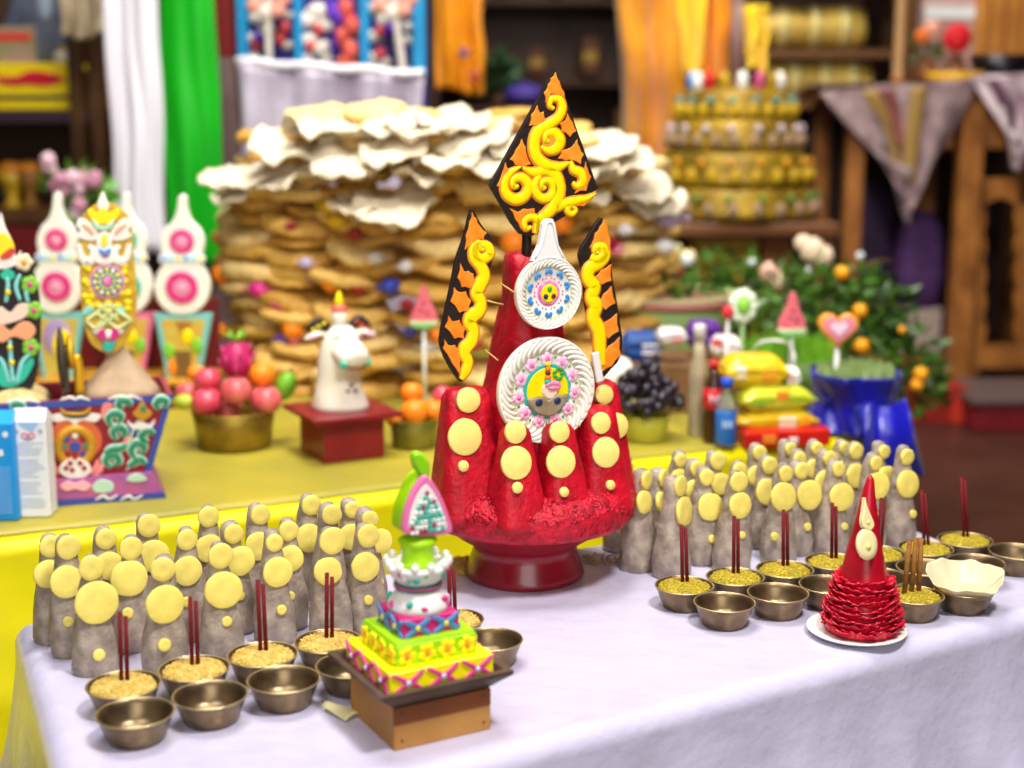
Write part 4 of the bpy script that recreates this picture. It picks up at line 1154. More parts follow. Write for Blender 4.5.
wl = MB().prism(disc2d(w0[0], w0[1], R0, None, 32), PD-.0095, PD-.003, b=.001).build('jewelled_wheel', mat('rose_wheel_butter', '#e59ab0', .4), board)
MB().prism(disc2d(w0[0], w0[1], R0*.86, None, 32), PD-.0105, PD-.004, b=.0005).build('wheel_field', mat('slate_butter', '#5b7a86', .4), wl)
for i in range(12):
    a = i*PI/6
    for rr, m, sz in ((.68, (m_ivory, m_syel)[i % 2], .13), (.42, (m_syel, m_lteal)[i % 2], .10)):
        MB().blob((w0[0]+R0*rr*math.cos(a), PD-.0115, w0[1]+R0*rr*math.sin(a)), (R0*sz, .002, R0*sz), seg=8, rings=5).build('wheel_bead', m, wl)
MB().blob((w0[0], PD-.0115, w0[1]), (R0*.28, .003, R0*.28), seg=12, rings=6).build('wheel_boss', m_pink, wl)
b = MB()
for k in range(14):
    for q in range(3):
        a = k*.7; x = 85+46*((k*5+q*3) % 14)/14; y = 266+(k % 4)*12+q*3
        if abs(x-107) > 14 or abs(y-281) > 17:
            c = pp(x, y); b.blob((c[0], PD-.006, c[1]), (.007, .003, .006), seg=8, rings=5)
b.build('yellow_petal', m_syel, board)
plr('endless_knot', mat('pale_lime_butter', '#d9e39a', .4), [[(86, 320), (97, 312), (108, 304), (119, 312), (130, 320), (120, 327)], [(86, 320), (96, 328), (108, 320), (120, 312)], [(97, 313), (108, 321), (119, 328), (130, 320)], [(96, 328), (108, 312), (117, 305)], [(98, 305), (108, 312), (118, 320)]], [.0034, .0034], .006, board)
b = MB()
for x, y in ((98, 330), (108, 334), (118, 330)):
    c = pp(x, y); b.blob((c[0], PD-.007, c[1]), (.011, .003, .009), seg=10, rings=5)
o = b.build('white_lotus', m_ivory, board)
pl('crimson_petal', m_mag, [(97, 332), (104, 328), (106, 340), (100, 338)], .008, board)
pl('crimson_petal', m_mag, [(110, 340), (113, 327), (119, 331), (116, 338)], .008, board)
pl('teal_calyx', m_teal, [(102, 338), (108, 342), (116, 338), (112, 350), (104, 350)], .006, board)

# ================================================================ white gourd butter sculptures on pot boards
GY = 3.42
shelf_z = at_y(100, 379, GY-.03).z
gp0, gp1 = at_y(20, 379, GY), at_y(214, 379, GY)
sh = thing('offering_shelf', 'dark red wooden shelf behind the painted box carrying the white gourd plaques', 'shelf', ((gp0.x+gp1.x)/2-.09, GY+.03, ZS))
hw = (gp1.x-gp0.x)/2+.09
m_shelf = mat('maroon_lacquer', '#6d1d22', .45)
MB().box((0, 0, (shelf_z-ZS)/2-.006), (2*hw-.03, .14, shelf_z-ZS-.012)).build('shelf_body', m_shelf, sh)
MB().box((0, 0, shelf_z-ZS-.006), (2*hw, .17, .012), bev=.002).build('shelf_board', m_cgold, sh)
MB().box((0, .10, .121), (2*hw-.02, .02, .24)).build('shelf_back', m_shelf, sh)
m_ptealf = mat('teal_frame_paint', '#7cc7c4', .45); m_ppinkf = mat('pink_frame_paint', '#e77aa2', .45)
m_pfield = mat('pot_gold_field', '#d6a23c', .45, col2='#c5c05a', vscale=24)
def gourd(pxc, ytop, s, label, rose, rose_m, frame, Y, deco):
    base = at_y(pxc, 379, Y)
    t = thing('butter_gourd', label, 'butter plaque', (base.x, Y, shelf_z))
    g = plane_map((base.x, Y, shelf_z), 0)
    dy = ytop-195
    q = lambda x, y: g(pxc+(x-183)*s, 379-(379-y)*1.0+dy*(379-y)/184)
    pot = MB().prism([q(*p) for p in ((155, 313), (213, 313), (200, 381), (168, 381))], -.008, .008, b=.001).build('pot_board', frame, t)
    MB().prism([q(*p) for p in ((162, 319), (206, 319), (195, 381), (173, 381))], -.0095, -.004).build('pot_field', m_pfield, pot)
    if deco == 'v':
        MB().prism([q(*p) for p in ((176, 321), (194, 321), (184, 336))], -.0115, -.006).build('brown_triangle', mat('brown_butter', '#a8702c', .5), pot)
        MB().prism([q(*p) for p in ((176, 350), (192, 350), (192, 380), (176, 380))], -.0125, -.006, b=.001).build('brown_jar', mat('brown_jar_paint', '#7a5a2c', .5), pot)
        for x, y, m in ((170, 350, m_lgreen), (174, 366, m_or2), (198, 345, m_lgreen), (188, 336, m_syel)):
            c = q(x, y); MB().blob((c[0], -.0105, c[1]), (.014, .003, .02), seg=10, rings=6).build('fruit_relief', m, pot)
    else:
        c = q(184, 338); MB().blob((c[0], -.0105, c[1]), (.035, .003, .045), seg=16, rings=8).build('lilac_ring', mat('lilac_butter', '#a98fc4', .5), pot)
        c = q(190, 345); MB().blob((c[0], -.0125, c[1]), (.026, .003, .04), seg=16, rings=8).build('yellow_halo', m_syel, pot)
    outl = [(178, 208), (179, 198), (183, 194), (187, 198), (188, 208), (192, 220), (200, 228), (205, 240), (203, 252), (197, 258), (202, 264), (208, 274), (211, 287), (207, 301), (197, 311), (183, 314), (169, 311), (159, 301), (155, 287), (158, 274), (164, 264), (169, 258), (163, 252), (161, 240), (166, 228), (174, 220)]
    gb = MB().prism([q(*p) for p in smooth2d(outl, 3)], -.012, .006, b=.003).build('gourd_body', m_ivory, t)
    MB().prism([q(*p) for p in ((160, 256), (163, 253), (203, 253), (206, 256), (206, 261), (203, 263), (163, 263), (160, 261))], -.0135, -.008, b=.001).build('waist_ribbon', mat('pale_ribbon_butter', '#e6eaf0', .45), gb)
    for k in range(6):
        c = q(165+k*7.4, 258.2); MB().blob((c[0], -.0145, c[1]), (.006, .002, .006), seg=8, rings=5).build('ribbon_dot', (m_blue, m_lteal, m_syel)[k % 3], gb)
    for cy, R_ in ((241, 12), (287, 16)):
        c = q(183, cy); rr = abs(q(183+R_, cy)[0]-c[0])
        b = MB()
        for k in range(16):
            a = 2*PI*k/16; b.blob((c[0]+rr*.82*math.cos(a), -.0135, c[1]+rr*.82*math.sin(a)), (rr*.24, .003, rr*.24), seg=8, rings=5)
        b.prism(disc2d(c[0], c[1], rr*.85, None, 24), -.0145, -.009, b=.001)
        o = b.build(rose, rose_m, gb)
        b = MB()
        for k in range(10):
            a = 2*PI*k/10; b.blob((c[0]+rr*.42*math.cos(a), -.0155, c[1]+rr*.42*math.sin(a)), (rr*.11, .002, rr*.11), seg=8, rings=5)
        b.blob((c[0], -.0155, c[1]), (rr*.24, .003, rr*.24), seg=12, rings=6)
        b.build('rosette_heart', mat('pale_pink_butter', '#f4bcd4') if rose_m == m_pinkr else m_lteal, o)
m_pinkr = mat('rosette_pink', '#d4206f', .45, col2='#e0458c', vscale=80)
gourd(183, 195, 1.0, 'white gourd plaque with pink rosettes on a teal pot board, beside the pile of bread', 'pink_rosette', m_pinkr, m_ptealf, GY, 'v')
gourd(58, 193, .92, 'white gourd plaque with pink rosettes behind the black flower plaque', 'pink_rosette', m_pinkr, m_ptealf, GY, 'o')
gourd(127, 193, .95, 'white gourd plaque with teal rosettes mostly hidden behind the gold plaque', 'teal_rosette', m_teal, m_ppinkf, GY+.055, 'v')
mj = on_z(160, 376, shelf_z)

# ================================================================ two drink cartons
def carton(pxl, pxr, pyb, pyt, label, mats_, kind):
    p0 = on_z(pxl, pyb, ZS+.0005); p1 = on_z(pxr, pyb, ZS+.0005); cx = (p0.x+p1.x)/2
    Y = p0.y; k = mpp(p0); w = (pxr-pxl)*k; h = at_y(pxl, pyt, Y).z-ZS
    t = thing('drink_carton', label, 'carton', (cx, Y+w*.4, ZS), .04)
    b = MB(); b.box((0, 0, h*.46), (w, w*.8, h*.92), bev=.003)
    # gabled shoulder
    vs = [(-w/2, -w*.4, h*.9), (w/2, -w*.4, h*.9), (w/2, w*.4, h*.9), (-w/2, w*.4, h*.9), (-w*.46, -w*.05, h), (w*.46, -w*.05, h), (w*.46, w*.05, h), (-w*.46, w*.05, h)]
    b.add(vs, [(0, 1, 5, 4), (1, 2, 6, 5), (2, 3, 7, 6), (3, 0, 4, 7), (4, 5, 6, 7)])
    body = b.build('carton_body', mats_[0], t)
    return t, body, w, h, -w*.4
m_cart = mat('white_carton_card', '#e9edf2', .4); m_ink = mat('faded_blue_ink', '#9fb0c8', .5); m_redink = mat('red_ink', '#d8566a', .5); m_lblue = mat('light_blue_card', '#9fc4ee', .45)
t, body, w, h, yf = carton(15.5, 50, 517.5, 411, 'white drink carton with small printed lines, standing before the painted box', (m_cart,), 'w')
b = MB(); rn = random.Random(2)
for i in range(24):
    z = h*(.70-i*.026)
    if i in (5, 13, 19): continue
    ww = rn.uniform(.5, .82)*w
    b.box((-w*.42+ww/2+rn.uniform(0, .05)*w, yf-.0004, z), (ww, .0008, .0012))
b.build('text_line', m_ink, body)
MB().prism([(-w*.30, h*.895), (w*.34, h*.895), (w*.12, h*.80)], yf-.0012, yf+.001).build('blue_triangle', m_lblue, body)
b = MB()
for s in (-1, 1): b.tube([(s*w*.10+w*.09*math.cos(a*PI/6), yf-.0008, h*.77+w*.07*math.sin(a*PI/6)) for a in range(13)], .0011, 5)
b.build('red_loop_mark', m_redink, body)
for cx in (-.32, .36):
    MB().prism(disc2d(cx*w, h*.81, w*.07, None, 12), yf-.0008, yf+.001).build('ink_mark', m_ink, body)
MB().box((0, yf-.0004, h*.735), (w*.18, .0008, .004)).build('ink_mark', m_ink, body)
m_bcart = mat('blue_carton_card', '#1387dc', .35, col2='#2aa0ea', vscale=8)
t, body, w, h, yf = carton(-26, 17.5, 521, 414, 'bright blue drink carton with a white corner dot, partly cut off at the picture edge', (m_bcart,), 'b')
MB().prism(disc2d(w*.33, h*.81, w*.07, None, 14), yf-.0008, yf+.001).build('white_dot', m_cart, body)
MB().box((w*.2, yf-.0004, h*.64), (w*.12, .0008, .011)).build('white_letter', m_cart, body)
b = MB()
for i in range(16): b.box((w*.14, yf-.0004, h*(.5-i*.028)), (w*.5, .0008, .001))
b.build('text_line', m_lblue, body)
lf_ = on_z(20, 500, ZS)

# ================================================================ fruit bowl
m_brass = mat('dull_brass', '#a58a35', .4, metal=.65, col2='#806a25', vscale=20)
def big_bowl(pxc, pyb, wpx, hpx, label, m, name='fruit_bowl', flare=.88):
    p = on_z(pxc, pyb, ZS); k = mpp(p); r = wpx*k/2; h = hpx*k*1.02
    t = thing(name, label, 'bowl', (p.x, p.y+r*flare, ZS))
    MB().lathe([(0, 0), (r*flare*.92, 0), (r*flare, .004), (r*.94, h*.6), (r*1.0, h), (r*.97, h+.001), (r*.9, h*.6), (r*flare*.9, .012), (0, .011)], 48).build('bowl_body', m, t)
    MB().tube([(r*.99*math.cos(2*PI*i/48), r*.99*math.sin(2*PI*i/48), h) for i in range(49)], .003, 6).build('bowl_rim', m, t)
    return Vector((p.x, p.y+r*flare, ZS)), r, h, k
bp, br_, bh, bk = big_bowl(228, 454, 84, 37, 'dull brass bowl piled with apples and a dragon fruit, before the bread', m_brass)
m_apple = mat('red_apple_skin', '#c2243c', .3, spec=.5, col2='#e0586a', vscale=18, coat=.2)
m_apple2 = mat('rosy_apple_skin', '#e0766a', .3, spec=.5, col2='#d04c58', vscale=18, coat=.2)
m_stem = mat('fruit_stem', '#5a4020', .7)
def apple(px, py, rpx, dy, label, m, tilt=0.):
    c = at_y(px, py, bp.y+dy); r = rpx*mpp(c)
    t = thing('apple', label, 'apple', (c.x, c.y, c.z-r*.9), 0, 'apples in the brass bowl')
    prof = []
    for i in range(15):
        th = PI*i/14; rr = r*math.sin(th)*(1+.06*math.cos(th)); z = r*.95-r*.92*math.cos(th)
        if i > 11: z -= r*.10*(i-11)
        if i == 0: rr = 0
        prof.append((max(rr, 0) if i < 14 else 0, z))
    MB().lathe(prof, 24).build('apple_body', m, t)
    MB().tube([(0, 0, r*1.5), (r*.05, 0, r*1.75), (r*.15, 0, r*1.95)], r*.05, 6).build('stem', m_stem, t)
apple(208, 380, 14, .0, 'deep red apple under the dragon fruit, uppermost on the outer side of the bowl', m_apple)
apple(207, 402, 16, -.045, 'deep red apple with a green mark at the front of the brass bowl', m_apple)
apple(236, 391, 16, -.05, 'large rosy apple in the front centre of the brass bowl', m_apple2)
apple(266, 400, 16, -.02, 'rosy red apple below the mandarin in the brass bowl', m_apple2)
apple(187, 393, 12, .01, 'pinkish apple peeking out beside the lime in the brass bowl', m_apple2)
apple(228, 411, 14, -.012, 'apple half sunk at the brass bowl rim under the others', m_apple2)
apple(240, 386, 14, .05, 'red apple hidden deep under the dragon fruit', m_apple)
m_lime2 = mat('yellow_lime_skin', '#b4c23a', .4)
c = at_y(184, 402, bp.y-.045); r = 9*mpp(c)
t = thing('lime', 'small yellow-green lime at the rim of the brass bowl', 'lime', (c.x, c.y, c.z)); MB().blob((0, 0, 0), (r*1.2, r, r*.9)).build('lime_body', m_lime2, t); MB().blob((-r*1.15, 0, 0), r*.25, seg=8, rings=6).build('lime_tip', m_lime2, t)
m_man = mat('mandarin_peel', '#f5861a', .4, spec=.45, bump=.25, bscale=300)
def mandarin(c, r, label, group, stem=True):
    t = thing('mandarin', label, 'mandarin', (c.x, c.y, c.z-r*.85), 0, group)
    MB().lathe([(0, .04*r), (r*.3, 0), (r*.75, r*.25), (r, r*.8), (r*.9, r*1.3), (r*.55, r*1.62), (r*.15, r*1.7), (0, r*1.64)], 24).build('mandarin_body', m_man, t)
    if stem: MB().lathe([(0, r*1.62), (r*.12, r*1.66), (r*.1, r*1.72), (0, r*1.73)], 8).build('stem_button', m_lgreen, t)
c = at_y(262, 375, bp.y+.01); mandarin(c, 13.5*mpp(c), 'orange mandarin on top of the apples in the brass bowl', 'mandarins')
c = at_y(197, 374, bp.y+.06); mandarin(c, 10*mpp(c), 'orange mandarin at the back of the brass bowl behind a red apple', 'mandarins')
# dragon fruit
c = at_y(237, 360, bp.y+.02); r = 17*mpp(c)
t = thing('dragon_fruit', 'pink dragon fruit with green scales on top of the fruit bowl', 'dragon fruit', (c.x, c.y, c.z))
m_drag = mat('dragon_fruit_skin', '#c42a6a', .4, col2='#a81f55', vscale=30)
MB().blob((0, 0, 0), (r, r, r*1.15), nz=.12, nsc=16).build('fruit_body', m_drag, t)
rn = random.Random(6)
for i in range(14):
    a = i*2.4; z = -r*.7+r*1.5*i/14; rr = math.sqrt(max(.05, 1-(z/(r*1.15))**2))*r
    d = Vector((math.cos(a), math.sin(a), 0))
    MB().tube([d*rr*.93+Vector((0, 0, z-.005)), d*(rr*1.05)+Vector((0, 0, z+.006)), d*(rr*1.12)+Vector((0, 0, z+.016))], [.008, .006, .0008], 6, flat=.5).build('scale', mat('dragon_scale', '#c84a78', .45), t)
for i in range(6):
    a = i*1.05+.3; d = Vector((math.cos(a), math.sin(a), 0))
    MB().tube([d*.006+Vector((0, 0, r*1.05)), d*.014+Vector((0, 0, r*1.45)), d*(.024+.008*(i % 2))+Vector((0, 0, r*1.75))], [.006, .005, .001], 6, flat=.5).build('green_frond', m_lgreen, t)
c = at_y(286, 386, bp.y+.03)
t = thing('green_mango', 'green oval fruit leaning between the brass bowl and the bread', 'fruit', (c.x, c.y, c.z)); r = 12*mpp(c)
MB().blob((0, 0, 0), (r*.85, r, r*1.25), rot=(0, .35, 0)).build('fruit_body', mat('green_fruit_skin', '#6fae2a', .4), t); MB().tube([(r*.35, 0, r*1.1), (r*.5, 0, r*1.5)], r*.1, 6).build('stem', m_stem, t)

# ================================================================ white sheep head on a red pedestal box
RBX, RBY = -.352, 2.928; RB = math.radians(28)
t = thing('pedestal_box', 'dark red wooden pedestal box with an overhanging top, under the white sheep head', 'pedestal', (RBX, RBY, ZS), RB)
m_pbox = mat('red_lacquer_box', '#8d1526', .35, col2='#7a1020', vscale=12, coat=.2)
MB().box((0, 0, .039), (.132, .14, .078), bev=.002).build('box_body', m_pbox, t)
MB().add(*[[(x*s, y*s2, z) for z, s, s2 in ((.077, .068, .072), (.088, .094, .096), (.096, .094, .096)) for x, y in ((-1, -1), (1, -1), (1, 1), (-1, 1))],
           [(3, 2, 1, 0), (8, 9, 10, 11)]+[(k*4+i, k*4+(i+1) % 4, k*4+4+(i+1) % 4, k*4+4+i) for k in range(2) for i in range(4)]]).build('box_top', m_pbox, t)
zt = ZS+.096
hk = math.radians(20)
t = thing('sheep_head', 'white butter sheep head with green mouth and flame crest on the red pedestal', 'butter sculpture', (RBX, RBY, zt), hk)
m_sheep = mat('sheep_white_butter', '#f1ece0', .42, sss=.08, col2='#e6dcc4', vscale=18)
b = MB(); b.loft([(0, 0, 0, .060, .052, 2.4), (.012, -.002, 0, .058, .050, 2.4), (.04, -.004, 0, .049, .044), (.075, -.004, 0, .044, .041), (.11, -.002, -.002, .044, .042), (.135, .004, -.004, .044, .041), (.158, .004, -.002, .034, .034), (.172, .002, 0, .018, .02)], 36, nz=.003, nsc=25)
b.build('neck', m_sheep, t)
# muzzle pointing forward and to one side
b = MB(); R = Matrix.Translation((.005, -.012, .128)) @ Matrix.Rotation(math.radians(14), 4, 'Z') @ Matrix.Rotation(math.radians(112), 4, 'X')
b.M = R; b.loft([(-.005, 0, 0, .038, .033), (.02, 0, 0, .037, .03), (.042, 0, .002, .034, .026), (.055, 0, .003, .031, .023), (.062, 0, .003, .023, .017), (.065, 0, .003, .01, .008)], 28)
mz = b.build('muzzle', m_sheep, t)
b = MB(); b.M = R; b.tube([(-.032, -.002, .046), (-.022, -.008, .060), (0, -.010, .0655), (.022, -.008, .060), (.032, -.002, .046)], .003, 6, sm=5); b.build('mouth_line', mat('brown_line_butter', '#8a4a48', .5), mz)
b = MB(); b.M = R
for s in (-1, 1): b.blob((s*.027, -.004, .056), (.009, .008, .009))
b.build('green_mouth_corner', m_teal2, mz)
for s in (-1, 1):
    b = MB(); b.M = R; b.blob((s*.013, .014, .058), .0035); b.build('nostril', m_hot, mz)
    b = MB(); b.blob((.012+s*.026, -.030, .150), (.007, .005, .005)); b.build('eye', mat('brown_line_butter', '#8a4a48'), t)
    b = MB(); b.tube([(s*.03, 0, .156), (s*.052, -.004, .158), (s*.074, -.008, .148)], [.008, .013, .004], 10, sm=5, flat=.5); e = b.build('ear', m_sheep, t)
    b = MB(); b.blob((s*.058, -.013, .154), (.011, .003, .005), rot=(0, s*.3, 0)); b.build('pink_inner_ear', mat('pale_pink_butter', '#f4bcd4'), e)
    b = MB(); b.tube([(s*.02, .004, .162), (s*.04, .006, .180), (s*.056, .004, .172), (s*.062, .0, .158)], [.010, .011, .009, .004], 10, sm=5); h = b.build('horn', m_black, t)
    for k in range(3):
        MB().blob((s*(.034+.011*k), -.008, .179-.006*k), .004, seg=8, rings=6).build('horn_dot', m_syel if s < 0 else mat('scarlet_butter', '#d4402c'), h)
MB().lathe([(.016, .165), (.014, .182), (.018, .196), (.012, .204), (0, .206)], 20).build('white_crest', m_sheep, t)
MB().lathe([(.014, .197), (.017, .207), (.010, .216), (0, .217)], 20).build('red_crest', mat('coral_butter', '#e06a52', .4), t)
MB().lathe([(.008, .212), (.010, .222), (.005, .236), (0, .245)], 16).build('yellow_flame', m_syel, t)
for x, z in ((.012, .055), (.004, .043), (.02, .043)):
    MB().blob((x, -.043, z), (.0045, .003, .0045), seg=8, rings=6).build('purple_dot', mat('plum_butter', '#6a2a5c', .4), t)
for s in (-.008, .01):
    MB().tube([(s, -.033, .162), (s*1.3, -.036, .15), (s, -.038, .14)], .0018, 6, sm=4).build('brow_streak', mat('brown_line_butter', '#8a4a48'), t)

# ================================================================ mandarin bowl behind the red tower
mp, mr, mh, mk = big_bowl(413, 451, 50, 28, 'small greenish brass bowl of mandarins beside the red tower', mat('green_brass', '#9a9340', .45, metal=.4, col2='#77702c', vscale=20))
MND = [(412, 393, 12, .02, 'topmost'), (415, 412, 14.5, -.03, 'front centre'), (434, 411, 12.5, -.005, 'beside the red tower'), (396, 419, 10.5, -.01, 'beside the red pedestal'), (424, 419, 10, .02, 'low back')]
for px, py, r, dy, w_ in MND:
    c = at_y(px, py, mp.y+dy); mandarin(c, r*mpp(c), f'orange mandarin in the greenish brass bowl, the {w_} one', 'mandarins')
c = at_y(443, 396, mp.y+.04); r = 11*mpp(c)
t = thing('apple', 'dark red apple tucked behind the mandarins beside the red tower', 'apple', (c.x, c.y, c.z-r)); MB().blob((0, 0, r), (r, r, r*.92)).build('apple_body', m_apple, t); MB().tube([(0, 0, r*1.8), (r*.1, 0, r*2.1)], r*.06, 6).build('stem', m_stem, t)
# ================================================================ the great pile of fried breads
BX, BY, BA, BB = -.165, 3.86, .60, .42      # centre and half axes of the pile
m_br = [mat('fried_bread_a', '#f2cb74', .55, col2='#cf9e46', vscale=14, bump=.3, bscale=40), mat('fried_bread_b', '#e8bc60', .55, col2='#bb8c36', vscale=14, bump=.3, bscale=40),
        mat('fried_bread_c', '#f8dfa0', .55, col2='#deb664', vscale=14, bump=.3, bscale=40), mat('fried_bread_d', '#daab50', .55, col2='#ab7a2c', vscale=14, bump=.3, bscale=40)]
m_wh = mat('white_rice_cracker', '#e6dcc8', .6, col2='#cbb893', vscale=10, bump=.4, bscale=35)
def bread_mesh(seed, thick, wave):
    rn = random.Random(seed); b = MB(); n = 28
    prof = [(0, -.5), (.5, -.5), (.85, -.42), (.97, -.2), (1.0, .05), (.96, .3), (.85, .46), (.5, .5), (.25, .46), (0, .44)]
    vs, fs, idx = [], [], []
    for k, (r, z) in enumerate(prof):
        row = []
        m = 1 if r == 0 else n
        for i in range(m):
            a = 2*PI*i/n
            w = 1+.09*mnoise.noise(Vector((math.cos(a)*1.2+seed*4, math.sin(a)*1.2, seed)))+.04*math.sin(5*a+seed)
            x, y = r*w*math.cos(a), r*w*math.sin(a)
            zz = z*thick+wave*r*mnoise.noise(Vector((x*1.6+seed*9, y*1.6, seed*2)))+wave*.5*r*mnoise.noise(Vector((x*4+seed*9, y*4, seed*5)))
            vs.append((x, y, zz)); row.append(len(vs)-1)
        idx.append(row*n if m == 1 else row)
    for k in range(len(prof)-1):
        for i in range(n):
            j = (i+1) % n; f = []
            for q in (idx[k][i], idx[k][j], idx[k+1][j], idx[k+1][i]):
                if q not in f: f.append(q)
            if len(f) > 2: fs.append(f)
    return b.add(vs, fs, 0, True)
brd = []
for k in range(8):
    o = bread_mesh(k, .28, .10).build('fried_bread', m_br[k % 4]); brd.append(o)
wht = []
for k in range(5):
    o = bread_mesh(30+k, .10, .42).build('rice_cracker', m_wh); wht.append(o)
used = set()
def place(src, p, r, rot, label, group, zs=1.0):
    if src.name in used:
        o = src.copy(); COL.objects.link(o)
    else:
        o = src; used.add(src.name)
    o.location = p; o.rotation_mode = 'ZYX'; o.rotation_euler = rot; o.scale = (r, r*.95, r*zs)
    tag(o, label, 'bread' if 'fried' in src.name else 'cracker', group)
    return o
rn = random.Random(21)
NL = 19; Z0 = ZS
top_z = lambda x: 1.225-.19*max(0, (x-.06)/.25)**1.2-.13*max(0, (-.44-x)/.22)**1.3
pitch = .0365
for L in range(NL):
    z = Z0+.019+L*pitch
    shrink = 1-.10*(L/NL)**2
    A, B = BA*shrink-.085, BB*shrink-.085
    n = 9+(L % 2)
    cand = []
    for i in range(n):
        a = PI*(1.0+(i+.25*(L % 2)+.0)/(n-1)*1.0)+rn.uniform(-.05, .05)
        cand.append((BX+A*math.cos(a)+rn.uniform(-.012, .012), BY+B*math.sin(a)+rn.uniform(-.02, .02)))
    k = 0
    for i, (x, y) in enumerate(cand):
        if z > top_z(x): continue
        r = rn.uniform(.066, .122)
        k += 1
        place(brd[rn.randrange(8)], (x, y-.02*(L % 2)-(.105-r)*.5, z+.016*(i % 2)+rn.uniform(-.006, .006)), r, (rn.uniform(-.02, .26), rn.uniform(-.17, .17), rn.uniform(0, 6.28)),
              f'golden fried bread disc, {ORD[k]} across in the {ORD[L+1]} layer of the pile', 'fried breads in the pile', rn.uniform(.95, 1.5))
    # the middle of every fourth layer carries the ones above
    if L > 13 or L % 5 == 2:
        for q in range(3):
            x = BX-.26+.26*q+rn.uniform(-.02, .02)
            if z > top_z(x)-.045: continue
            k += 1
            place(brd[rn.randrange(8)], (x, BY+.02, z), .135, (rn.uniform(-.05, .05), rn.uniform(-.05, .05), rn.uniform(0, 6.28)),
                  f'golden fried bread disc, {ORD[k]} across in the {ORD[L+1]} layer of the pile', 'fried breads in the pile')
# white wavy crackers over the top and down the shoulders: (px, py, radius px)
WCK = [(232, 178, 30), (258, 172, 36), (296, 147, 42), (330, 128, 40), (288, 176, 30), (347, 160, 36), (250, 190, 34), (388, 122, 32), (420, 128, 38), (452, 120, 34), (470, 135, 40),
       (396, 150, 32), (446, 160, 30), (395, 205, 40), (360, 208, 30), (484, 160, 28), (600, 148, 36), (622, 164, 32), (588, 172, 30), (642, 186, 30), (655, 200, 30), (580, 195, 30), (318, 128, 28), (520, 150, 30), (418, 176, 26)]
for i, (px, py, r) in enumerate(WCK):
    u = (at_y(px, py, BY).x-BX)/BA
    fy = BY-BB*math.sqrt(max(.05, 1-min(.97, abs(u))**2))*(.86 if py < 150 else 1.02)-.05
    p = at_y(px, py, fy); k = mpp(p)
    place(wht[i % 5], p, r*k*1.14, (rn.uniform(.05, .5), rn.uniform(-.3, .3), rn.uniform(0, 6.28)), f'white wavy rice cracker on the pile, {ORD[sorted(range(len(WCK)), key=lambda j: WCK[j][0]).index(i)+1]} counted from the green cloth', 'white crackers on the bread pile', 1.0)
# sweets and mandarins tucked between the breads
def front_y(px, py):
    u = (at_y(px, py, BY-.3).x-BX)/BA
    return BY-BB*math.sqrt(max(.04, 1-min(.98, abs(u))**2))-.012
SW = {'orange': '#f07a1c', 'magenta': '#d42a86', 'purple': '#7048b0', 'blue': '#3844b0', 'white': '#e8e6ea', 'crimson': '#a01830', 'yellow': '#e8c01c', 'lilac': '#c4b4dc', 'pink': '#e67a96'}
SWL = [(222, 274, 11, 'orange', 'm'), (331, 283, 10, 'orange', 'm'), (293, 330, 11, 'orange', 'm'), (219, 331, 9, 'orange', 'm'), (514, 243, 14, 'orange', 'm'), (562, 222, 13, 'orange', 'm'), (436, 336, 9, 'orange', 'm'),
       (258, 290, 10, 'magenta', ''), (279, 305, 6, 'magenta', ''), (316, 278, 6, 'purple', ''), (283, 339, 7, 'purple', ''), (294, 341, 5, 'pink', ''), (391, 287, 11, 'blue', ''), (376, 258, 8, 'white', ''), (405, 266, 8, 'white', ''),
       (393, 225, 8, 'white', ''), (306, 263, 7, 'lilac', ''), (330, 206, 9, 'yellow', ''), (338, 221, 9, 'yellow', ''), (291, 226, 6, 'crimson', ''), (355, 234, 8, 'crimson', ''), (357, 287, 9, 'crimson', ''), (407, 304, 7, 'crimson', ''),
       (411, 332, 7, 'blue', ''), (610, 243, 9, 'crimson', ''), (617, 250, 7, 'pink', ''), (669, 218, 14, 'lilac', ''), (664, 246, 10, 'white', ''), (625, 230, 8, 'white', ''), (476, 345, 7, 'crimson', ''), (427, 347, 8, 'white', '')]
cnt = {}
for px, py, r, c, kind in SWL:
    p = at_y(px, py, front_y(px, py)); rr = r*mpp(p)
    cnt[c] = cnt.get(c, 0)+1
    if kind == 'm':
        mandarin(p, rr, f'orange mandarin wedged between the breads of the pile, {ORD[cnt[c]]} from the gourd plaques', 'mandarins in the bread pile', True)
    else:
        t = thing('wrapped_sweet', f'{c} foil-wrapped sweet stuck in the bread pile, {ORD[cnt[c]]} {c} one from the brass bowl', 'sweet', p, rn.uniform(-.5, .5), 'wrapped sweets in the bread pile')
        m = mat('sweet_'+c, SW[c], .3, spec=.5, bump=.3, bscale=60)
        MB().blob((0, 0, 0), (rr, rr*.7, rr*.8), nz=.2, nsc=18, seed=px).build('sweet_body', m, t)
        for s in (-1, 1): MB().tube([(s*rr*.85, 0, 0), (s*rr*1.25, 0, rr*.05), (s*rr*1.5, 0, .0)], [rr*.3, rr*.25, rr*.55], 8, flat=.4).build('twisted_end', m, t)

